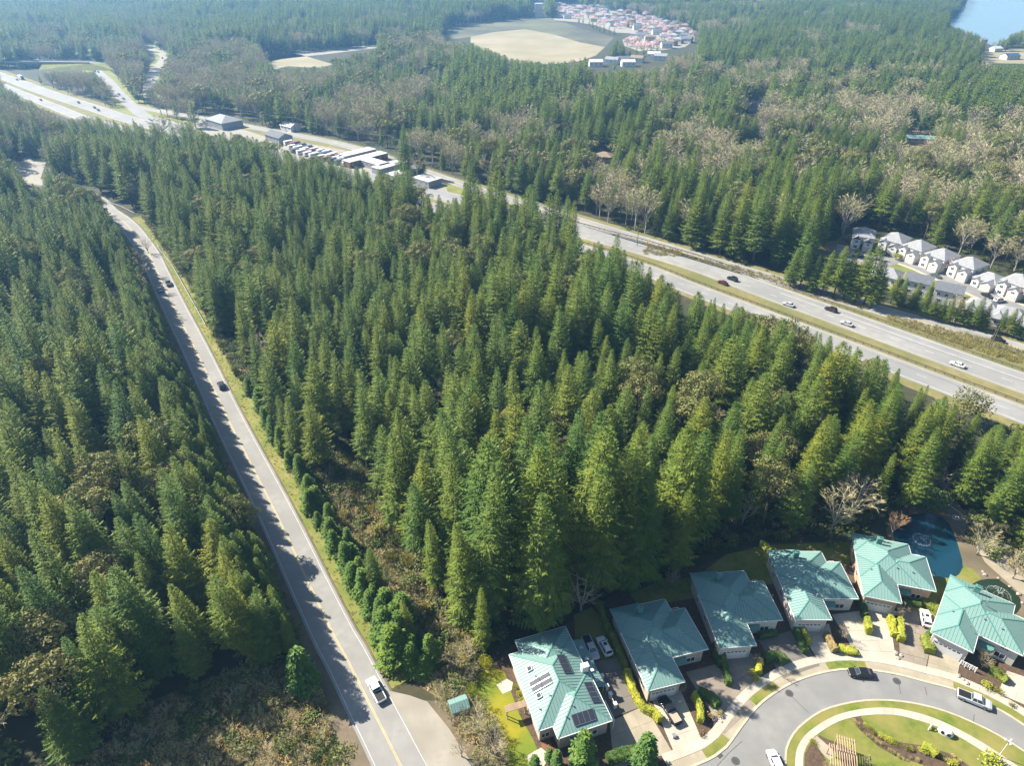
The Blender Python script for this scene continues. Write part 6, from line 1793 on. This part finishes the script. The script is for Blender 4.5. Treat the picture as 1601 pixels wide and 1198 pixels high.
for n, (x, y) in enumerate(((1402, 1066), (1234, 1085), (1150, 1191))):
    t = thing('manhole_cover', ('round iron manhole cover on the court road right of the parked black car', 'round iron manhole cover at the bend of the court road', 'round iron manhole cover at the lower left of the court road')[n], 'manhole cover', (*P(x, y), .056))
    mb = MB(); mb.tube([(0, 0, 0), (0, 0, .012)], .75, 20); obj('collar', mb, M_tar, t)
    mb = MB(); mb.tube([(0, 0, .0125), (0, 0, .02)], .40, 18); obj('lid', mb, M_iron, t)
for n, (x, y, a) in enumerate(((1126, 1183, 35), (1396, 1054, -8))):
    t = thing('storm_drain', ('dark storm drain at the kerb at lower left of the court road', 'dark storm drain at the kerb right of the parked black car')[n], 'drain', (*P(x, y), .06), R(a))
    mb = MB(); mb.box(-.5, .5, -.3, .3, 0, .02); obj('frame', mb, M_iron, t)
    for k in range(6):
        mb = MB(); mb.box(-.42 + k * .15, -.34 + k * .15, -.24, .24, .0205, .035); obj('bar', mb, M_tar, t)
for a_, b_, o_ in ((2, 9, -3.3), (6, 14, 1.2), (10, 18, 4.6), (3, 7, 4.9)):
    l = [(x + rng.uniform(-.25, .25), y + rng.uniform(-.25, .25)) for x, y in shift(hwA, o_)[a_:b_]]
    mb = MB(); mb.strip(shift(l, -.06), shift(l, .06), .064); struct('tar_seal', mb, M_tar, bpy.data.objects['highway'])
for a_, b_, o_ in ((2, 8, -1.9), (5, 12, 2.6), (3, 6, .9)):
    l = [(x + rng.uniform(-.3, .3), y + rng.uniform(-.3, .3)) for x, y in smooth(shift(hwB, o_)[a_:b_], 3)]
    mb = MB(); mb.strip(shift(l, -.07), shift(l, .07), .064); struct('tar_seal', mb, M_tar, bpy.data.objects['highway.001'])
for pts in ([(1238, 1090), (1250, 1102), (1264, 1115)], [(1405, 1068), (1408, 1086)], [(1446, 1075), (1449, 1088)], [(1523, 1118), (1521, 1136)], [(1120, 1200), (1140, 1178), (1160, 1160)]):
    mb = MB(); l = PP(pts); mb.strip(shift(l, -.05), shift(l, .05), .062); struct('tar_seal', mb, M_tar, court)

# guard rails
def guard_rail(label, line, m, step=4.0, h_=.75, name='guard_rail', pstep=None):
    o0 = Vector((line[0][0], line[0][1], 0))
    t = thing(name, label, 'guard rail', o0)
    rail, post = MB(), MB()
    for a, b in zip(line, line[1:]):
        rail.bar(Vector((a[0], a[1], h_)) - o0, Vector((b[0], b[1], h_)) - o0, .12, .34)
    for x, y, a in along(line, step):
        post.box(x - o0.x - .09, x - o0.x + .09, y - o0.y - .09, y - o0.y + .09, 0, h_ + .12)
    obj('rail', rail, m, t); o = obj('post', post, m, t, kind='stuff')
    return t
guard_rail('pale guard rail along the grass verge of the left road', smooth(PP([(246, 385), (252, 395), (268, 415), (292, 457), (322, 511)]), 4), M_whitepaint, 3.0)
guard_rail('pale short guard rail at the bend of the left road', smooth(PP([(170, 318), (190, 325), (210, 335)]), 4), M_whitepaint, 3.0)
guard_rail('brown guard rail on the far side of the highway', [p for p in shift(hwA, 8.6) if p[0] > -20], M_brownsteel, 3.0)
guard_rail('brown guard rail on the median beside the near carriageway', [p for p in shift(hwB, 6.6) if p[0] > 30], M_brownsteel, 3.0)
guard_rail('dark guard rail on the far side of the frontage road at left', [p for p in shift(fr, 6.2) if -255 < p[0] < -20], M_brownsteel, 4.0)

# utility poles with wires
pole_px = [(330, 182), (398, 196), (462, 206), (545, 224), (610, 236), (676, 262)]
tops = []
def upole(label, xy, h_, group, rz):
    t = thing('utility_pole', label, 'utility pole', (xy[0], xy[1], 0), rz, group)
    mb = MB(); mb.tube([(0, 0, 0), (0, 0, h_)], [.17, .11], 7); obj('pole', mb, M_bark, t)
    mb = MB(); mb.box(-1.2, 1.2, -.06, .06, h_ - .9, h_ - .75); obj('crossarm', mb, M_bark, t)
    for k in (-1.05, 0, 1.05):
        mb = MB(); mb.tube([(k, 0, h_ - .748), (k, 0, h_ - .5)], .06, 5); obj('insulator', mb, M_galv, t)
    return t
for n, (x, y) in enumerate(pole_px):
    a = P(x, y); upole('wooden utility pole, ' + ordinal(n + 1) + ' from the left along the far side of the frontage road', a, 11, 'utility poles by the frontage road at left', R(45)); tops.append(Vector((*a, 10.4)))
wr = thing('power_line', 'three thin overhead wires strung between the frontage road poles at left', 'power line', tops[0])
for k in (-1.05, 0, 1.05):
    mb = MB()
    for a, b in zip(tops, tops[1:]):
        pts = [a.lerp(b, i / 8) + Vector((k * .7, k * .7, -1.2 * 4 * (i / 8) * (1 - i / 8))) - tops[0] for i in range(9)]
        mb.tube(pts, .03, 3, cap=False)
    obj('wire', mb, M_galv, wr)
for x, y, h_, l in ((1583.5, 527, 9, 'wooden utility pole beside the frontage road near the right edge'), (1549, 543, 9, 'wooden utility pole on the grassy bank by the frontage road, right of its twin'), (1545, 545, 8, 'wooden utility pole on the grassy bank by the frontage road, left of its twin'), (1431, 480, 8, 'wooden pole below the white-walled grey house'),
                    (996, 384, 9, 'pole beside the highway where it emerges from the trees')):
    upole(l, P(x, y), h_, None, R(45))

# pond fountains
def fountain(label, loc, r_, h_, n):
    t = thing('fountain', label, 'fountain', (*loc, .078))
    mb = MB(); rr = random.Random(n)
    for k in range(180):
        a = k * 6.283 / 180 + rr.gauss(0, .02); q = r_ * rr.gauss(1, .055)
        s = rr.uniform(.015, .045)
        mb.box(q * math.cos(a) - s, q * math.cos(a) + s, q * math.sin(a) - s, q * math.sin(a) + s, 0.0, .015)
    obj('splash_ring', mb, M_foam, t)
    mb = MB()
    for k in range(16 if h_ > .5 else 8):
        a = k * .785 + rr.uniform(-.2, .2); q = r_ * rr.uniform(.5, .95)
        mb.tube([(0, 0, .02), (math.cos(a) * q * .35, math.sin(a) * q * .35, h_ * .9), (math.cos(a) * q * .7, math.sin(a) * q * .7, h_ * .8), (math.cos(a) * q, math.sin(a) * q, .02)], [.022, .016, .012, .008], 3, cap=False)
    obj('jet', mb, M_foam, t)
    mb = MB(); mb.tube([(0, 0, -.02), (0, 0, .12)], [.25, .18], 8); obj('nozzle', mb, M_plastic, t)
    return t
fountain('small fountain ringed by white ripples in the blue pond', P(1441, 845), 1.9, .5, 1)
fountain('wide white fountain spray in the pond arm behind the right-hand green house', P(1561, 930), 2.3, 1.3, 2)
fr_ = thing('pond_aerator', 'pale round aerator ring on the dark path beyond the pond', 'aerator', (*P(1494, 810), .08))
mb = MB(); mb.tube([(.8 * math.cos(k * .524), .8 * math.sin(k * .524), .05) for k in range(13)], .07, 5); obj('ring', mb, M_white, fr_)
mb = MB(); mb.tube([(0, 0, 0), (0, 0, .3)], .15, 7); obj('hub', mb, M_white, fr_)
mb = MB(); l = PP([(1486, 792), (1500, 802), (1511, 811)]); mb.strip(shift(l, -.1), shift(l, .1), .075); struct('path_line', mb, M_whitepaint)

# ------------------------------------------------------------------ vehicles
WHEEL = {}
def wheel_mesh(r_):
    if r_ not in WHEEL:
        ty, rm = MB(), MB()
        ty.tube([(0, -.11, 0), (0, .11, 0)], r_, 14); rm.tube([(0, -.125, 0), (0, .125, 0)], r_ * .58, 10)
        WHEEL[r_] = (ty.mesh('tyre', M_tyre), rm.mesh('rim', M_rim))
    return WHEEL[r_]
def loft(mb, st, mi=0):
    """body shell from stations (x, half width, z low, z shoulder, z top, top half width)"""
    rings = []
    for x, w, zl, zs, zt, wt in st:
        rings.append([(x, -w * .88, zl), (x, -w, zl + .18), (x, -w, zs), (x, -wt, zt), (x, wt, zt), (x, w, zs), (x, w, zl + .18), (x, w * .88, zl)])
    n = 8
    vs = [p for r_ in rings for p in r_]
    fs = []
    for i in range(len(rings) - 1):
        for k in range(n):
            a, b = i * n + k, i * n + (k + 1) % n
            fs.append((a, a + n, b + n, b))
    fs.append(tuple(range(n))); fs.append(tuple((len(rings) - 1) * n + k for k in reversed(range(n))))
    mb.add(vs, fs, mi)
SPEC = {   # length, width, height, cabin (rear bottom, rear top, front top, front bottom), shoulder z
    'sedan': (4.7, 1.82, 1.45, (-1.75, -1.05, .45, 1.15), .92, .32),
    'suv': (4.7, 1.9, 1.72, (-2.15, -1.85, .45, 1.1), 1.05, .36),
    'pickup': (5.7, 1.98, 1.85, (-.55, -.45, .85, 1.5), 1.08, .40),
}
def make_car(kind, label, cat, loc, rz, col, group=None, bed=None):
    ln, w, h_, cab, zs, wr_ = SPEC[kind]
    m = paint(col[0], col[1])
    nm = {'sedan': 'parked_car', 'suv': 'parked_suv', 'pickup': 'pickup_truck'}[kind]
    t = thing(nm if 'driving' not in label or kind == 'pickup' else 'moving_car', label, cat, loc, rz, group)
    hw, f, b = w / 2, ln / 2, -ln / 2
    mb = MB()
    r_, rt, ft, fb = cab
    if kind == 'pickup':
        loft(mb, [(b, hw * .93, .45, .95, 1.0, hw * .9), (b + .15, hw, .4, 1.02, 1.07, hw * .96), (r_, hw, .34, zs, 1.1, hw * .96)])
        loft(mb, [(r_ + .002, hw, .34, zs, zs + .05, hw * .94), (fb, hw, .3, zs, zs + .06, hw * .9), (f - .5, hw * .98, .32, zs - .05, zs, hw * .84), (f - .1, hw * .9, .38, zs - .15, zs - .1, hw * .76), (f, hw * .8, .45, zs - .3, zs - .25, hw * .7)])
    else:
        tz = zs if kind == 'sedan' else zs + .02
        loft(mb, [(b, hw * .8, .42, zs - .25, zs - .18, hw * .7), (b + .12, hw * .93, .36, zs - .06, tz, hw * .82), (b + .6, hw, .3, zs, tz + .05, hw * .88), (0, hw, .26, zs, zs + .05, hw * .9), (fb, hw, .28, zs - .02, zs + .04, hw * .88), (f - .55, hw * .98, .3, zs - .13, zs - .07, hw * .82), (f - .12, hw * .9, .34, zs - .24, zs - .18, hw * .74), (f, hw * .78, .42, zs - .34, zs - .28, hw * .66)])
    wb, wt_ = hw * .9, hw * .72
    zb, zt = zs + .02, h_
    mb.add([(r_, -wb, zb), (r_, wb, zb), (fb, wb, zb), (fb, -wb, zb), (rt, -wt_, zt), (rt, wt_, zt), (ft, wt_, zt), (ft, -wt_, zt)], [(4, 7, 6, 5), (0, 4, 5, 1), (2, 6, 7, 3), (0, 3, 7, 4), (1, 5, 6, 2)])
    body = obj('body', mb, m, t)
    # glass, laid 4 mm proud of the cabin sides
    def quad(nm, p, q, r2, s, out, k0=.08, k1=.08, mm=M_glass):
        p, q, r2, s = map(Vector, (p, q, r2, s))
        g = lambda u, v: p.lerp(q, u).lerp(s.lerp(r2, u), v) + Vector(out) * .006
        a, b2, c2, d2 = g(k0, .1), g(1 - k0, .1), g(1 - k0, .9), g(k0, .9)
        mb2 = MB(); mb2.add([a, b2, c2, d2], [(0, 1, 2, 3)]); obj(nm, mb2, mm, t)
    quad('windscreen', (fb, -wb, zb), (fb, wb, zb), (ft, wt_, zt), (ft, -wt_, zt), (1, 0, 1))
    quad('rear_window', (r_, wb, zb), (r_, -wb, zb), (rt, -wt_, zt), (rt, wt_, zt), (-1, 0, 1))
    mid_b, mid_t = (r_ + fb) / 2 - .1, (rt + ft) / 2 - .1
    for sg, nm in ((-1, 'side_window'), (1, 'side_window')):
        A = [(r_, sg * wb, zb), (mid_b, sg * wb, zb), (mid_t, sg * wt_, zt), (rt, sg * wt_, zt)]
        B_ = [(mid_b, sg * wb, zb), (fb, sg * wb, zb), (ft, sg * wt_, zt), (mid_t, sg * wt_, zt)]
        for q_ in (A, B_):
            if sg > 0: q_ = [q_[1], q_[0], q_[3], q_[2]]
            quad('side_window', *q_, (0, sg, .4))
    for x in (b + ln * .2, f - ln * .19):
        for sg in (-1, 1):
            ty, rm = wheel_mesh(wr_)
            wo = link('wheel', ty, t, (x, sg * (hw - .10), wr_)); link('rim', rm, wo)
    for sg in (-1, 1):
        mb2 = MB(); mb2.box(f - .22, f - .02, sg * hw * .62 - .17, sg * hw * .62 + .17, zs - .36, zs - .22); obj('headlight', mb2, M_lampw, t)
        mb2 = MB(); mb2.box(b - .012, b + .1, sg * hw * .66 - .15, sg * hw * .66 + .15, zs - .28, zs - .1); obj('tail_light', mb2, M_lampr, t)
        mb2 = MB(); mb2.box(fb - .32, fb - .14, sg * (hw + .09) - .09, sg * (hw + .09) + .09, zs, zs + .14); obj('mirror', mb2, m, t)
    mb2 = MB(); mb2.box(b - .03, b + .12, -hw * .86, hw * .86, .38, .56); mb2.box(f - .14, f + .03, -hw * .72, hw * .72, .34, .52); obj('bumper', mb2, M_plastic, t)
    if kind == 'pickup':
        mb2 = MB(); mb2.box(b + .16, r_ - .08, -hw * .78, hw * .78, 1.104, 1.125); obj('bed', mb2, bed or M_plastic, t)
    elif kind == 'suv':
        mb2 = MB()
        for sg in (-1, 1): mb2.bar((rt + .1, sg * wt_ * .9, zt + .06), (ft - .2, sg * wt_ * .9, zt + .06), .05)
        mb2.box(-.5, .2, -.35, .35, zt + .002, zt + .012)
        obj('roof_rail', mb2, M_plastic, t)
    return t
def face(line, x, y, rev=False):
    best = min(range(len(line) - 1), key=lambda i: math.hypot((line[i][0] + line[i + 1][0]) / 2 - x, (line[i][1] + line[i + 1][1]) / 2 - y))
    a, b = line[best], line[best + 1]
    return math.atan2(b[1] - a[1], b[0] - a[0]) + (math.pi if rev else 0)
WHT, BLK, SLV, RED, GRY, BLU, MRN = ('white', (.78, .78, .77)), ('black', (.012, .012, .014)), ('silver', (.46, .48, .50)), ('dark_red', (.10, .012, .014)), ('grey', (.10, .105, .11)), ('blue_grey', (.10, .14, .20)), ('maroon', (.05, .018, .016))
TAN = pmat('tan_bed_cover', (.42, .34, .25), rough=.8)
def car_px(kind, label, x, y, rz, col, z=.05, **k):
    return make_car(kind, label, 'pickup' if kind == 'pickup' else 'SUV' if kind == 'suv' else 'car', (*P(x, y, .6), z), rz, col, **k)
def on(line, x, y, rev=False): return face(line, *P(x, y), rev)
car_px('pickup', 'white pickup with a black bed driving up the left road near the bottom', 588, 1080, on(road_c, 588, 1080), WHT)
car_px('suv', 'black SUV driving along the left road in the dappled shade', 346, 603, on(road_c, 346, 603), BLK)
car_px('pickup', 'dark pickup driving beside an oncoming blue-grey car on the left road', 263, 443, on(road_c, 263, 443), GRY)
car_px('sedan', 'blue-grey car driving towards the camera on the left road', 250, 453, on(road_c, 250, 453, True), BLU)
for x, y, k, c, l in ((1130, 442, 'sedan', RED, 'dark red car driving on the highway, left of a black one'), (1145, 436, 'suv', BLK, 'black SUV driving on the highway beside a dark red car'), (1233, 476, 'sedan', SLV, 'silver car driving on the highway, left of the centre gap'),
                      (1299, 484, 'suv', MRN, 'maroon SUV driving on the highway above a silver car'), (1324, 506, 'sedan', SLV, 'silver car driving on the highway near the median, below a maroon SUV'), (1497, 570, 'sedan', WHT, 'white car driving alone on the highway near the right edge')):
    car_px(k, l, x, y, on(hwA, x, y), c)
car_px('suv', 'black SUV driving on the frontage road by the utility poles', 1561, 532, on(fr, 1561, 532, True), BLK)
for x, y, k, c, l, a in ((1343, 400, 'sedan', MRN, 'dark maroon car parked in the estate turning circle', 20), (1366, 392, 'suv', BLK, 'black car parked before the first white estate house', -20), (1383, 397, 'suv', BLK, 'black car parked before the second white estate house', -40),
                         (1463, 431, 'sedan', GRY, 'grey car parked on an estate drive by the fourth white house', -60), (1543, 462, 'sedan', BLK, 'black car parked before the low white house', -70), (1563, 470, 'suv', WHT, 'white car parked on the estate drive at right', 10), (1325, 408, 'sedan', WHT, 'white car in the shade at the left of the estate turning circle', 40)):
    car_px(k, l, x, y, R(a), c, .09)
car_px('sedan', 'black car with white lamps parked at the outer kerb of the court', 1346, 1053, R(176), BLK, .06)
car_px('pickup', 'silver pickup with an open dark bed parked at the outer kerb, lower right', 1523, 1095, R(-30), SLV, .06)
car_px('sedan', 'white car at the bottom edge by the inner kerb of the court', 1213, 1194, R(97), WHT, .06)
car_px('pickup', 'black pickup with a tan bed cover on the bright concrete drive', 1047, 1112, R(112), BLK, .11, bed=TAN)
car_px('pickup', 'silver pickup with a black bed parked on the grass by the long hedge', 923, 1014, R(-73), SLV, .06)
car_px('suv', 'white SUV parked beside the silver pickup by the long hedge', 945, 1012, R(110), WHT, .1)
car_px('suv', 'white SUV parked beside the olive hedge of the tan-walled house', 1447, 968, R(70), WHT, .11)
# far vehicles, a few pixels each
far_car = MB()
loft(far_car, [(-2.3, .8, .35, .8, .85, .7), (-1.9, .9, .3, .95, 1.0, .8), (1.2, .9, .3, .9, .98, .8), (2.3, .75, .35, .65, .7, .6)])
loft(far_car, [(-1.6, .8, .9, .98, 1.0, .78), (-1.1, .75, .95, 1.3, 1.42, .6), (.4, .75, .95, 1.3, 1.42, .6), (1.1, .8, .9, .95, .98, .75)], 1)
for n, (x, y, c, l) in enumerate(((64, 157, GRY, 'far dark car on the near carriageway by the grass cut-through'), (123, 161, BLK, 'far dark car on the highway below the alder stand'), (148, 169, BLK, 'far black car, first of a pair nearing the firs'), (154, 173, GRY, 'far dark car, second of a pair nearing the firs'),
                                  (186, 148, BLK, 'far black car on the slip road, upper of two'), (193, 155, GRY, 'far dark car on the slip road, lower of two'), (150, 108, BLK, 'far black car queuing at the top of the slip road, left lane'), (154, 113, GRY, 'far dark car queuing at the slip road, nearest one'), (155, 104, BLK, 'far black van at the head of the slip road queue'),
                                  (149, 112, GRY, 'far dark car second in the slip road queue'), (254, 91, BLK, 'far black car on the winding lane'), (27, 125, BLK, 'far dark car following the white lorry'), (240, 125, SLV, 'far pale car on the shaded stretch of the winding lane'))):
    o = link('distant_car', far_car.mesh('distant_car', [paint(*c), M_glass]), None, (*P(x, y), .08), R(-45) if y > 115 else R(-60))
    tag(o, l, 'car', 'distant cars at the interchange')
tr = thing('box_lorry', 'white box lorry on the highway just past the bridge', 'lorry', (*P(34, 124), .06), R(-42))
mb = MB(); mb.box(-5.5, 3.2, -1.25, 1.25, 1.0, 4.0); obj('cargo_box', mb, M_white, tr)
mb = MB(); loft(mb, [(3.35, 1.2, .5, 1.6, 2.9, 1.1), (4.9, 1.2, .5, 1.5, 2.8, 1.05), (5.5, 1.15, .5, 1.2, 1.6, 1.0)]); obj('cab', mb, paint('lorry_blue', (.08, .12, .2)), tr)
for x in (-4.2, -3.0, 4.2):
    for s in (-1, 1):
        link('wheel', wheel_mesh(.36)[0], tr, (x, s * 1.1, .5), 0, 1.35)
# campers and trailers in the storage yard
cam_mb = MB()
cam_mb.box(-3.6, 3.0, -1.2, 1.2, .55, 3.0, 0); cam_mb.box(3.002, 4.0, -1.1, 1.1, .55, 2.0, 0); cam_mb.box(-3.2, 2.4, -1.206, -1.2, 1.6, 2.2, 1); cam_mb.box(-3.2, 2.4, 1.2, 1.206, 1.6, 2.2, 1); cam_mb.box(-2.9, -2.2, -1.15, 1.15, 0.05, .549, 2); cam_mb.box(2.0, 2.7, -1.15, 1.15, .05, .549, 2)
cam_w = cam_mb.mesh('camper', [M_white, M_glass, M_tyre]); cam_r = cam_mb.mesh('camper', [paint('rust_red', (.30, .12, .10)), M_glass, M_tyre]); cam_g = cam_mb.mesh('camper', [paint('slate', (.13, .15, .19)), M_glass, M_tyre])
yard = []
for r_ in range(3):
    for k in range(9):
        yard.append((452 + k * 10 + r_ * 5, 226 + k * 2.6 + r_ * 6))
for n, (x, y) in enumerate(yard):
    col = ('white', 'slate', 'white', 'slate', 'white', 'red', 'white')[(n * 5 + n // 9) % 7]
    o = link('camper', {'white': cam_w, 'slate': cam_g, 'red': cam_r}[col], None, (*P(x, y), .05), R(48 + rng.uniform(-6, 6)), rng.uniform(.8, 1.1))
    tag(o, col + ' camper parked in the storage yard', 'camper', col + ' campers in the storage yard')
for n, (x, y, c, l) in enumerate(((317, 190, SLV, 'silver car outside the big grey commercial building'), (322, 193, WHT, 'white car outside the big grey commercial building'), (420, 213, BLK, 'black car by the dark grey shed'), (428, 212, SLV, 'silver car by the dark grey shed'), (446, 216, BLU, 'blue car right of the dark grey shed'),
                                 (1424, 400, GRY, 'grey car on the drive of the third white estate house'))):
    o = link('distant_car', far_car.mesh('distant_car', [paint(*c), M_glass]), None, (*P(x, y), .08), R(-40 + n * 20)); tag(o, l, 'car')

# look-alikes that still share a label are told apart by their place, counted from the left of the picture
same = {}
for o in C.objects:
    if o.parent is None and 'group' in o and 'label' in o:
        same.setdefault(o['label'], []).append(o)
for lab, os_ in same.items():
    if 1 < len(os_) < 190:
        os_.sort(key=lambda o: Q(*o.location)[0])
        for n, o in enumerate(os_):
            o['label'] = lab + ', ' + ordinal(n + 1) + ' from the left'
# ------------------------------------------------------------------ haze
mb = MB(); mb.box(-1750, 1750, -170, 2850, -1.9, 124.0)
hz = obj('haze', mb, [])
hm = bpy.data.materials.new('haze'); hm.use_nodes = True
for n in list(hm.node_tree.nodes):
    if n.type == 'BSDF_PRINCIPLED': hm.node_tree.nodes.remove(n)
pv = hm.node_tree.nodes.new('ShaderNodeVolumePrincipled')
pv.inputs['Color'].default_value = (0.26, 0.56, 1.0, 1)
pv.inputs['Density'].default_value = HAZE_DENSITY
pv.inputs['Anisotropy'].default_value = 0.35
hm.node_tree.links.new(pv.outputs[0], hm.node_tree.nodes['Material Output'].inputs['Volume'])
hz.data.materials.append(hm)
hz['kind'] = 'stuff'
hz['label'] = 'thin blue haze over the whole landscape'
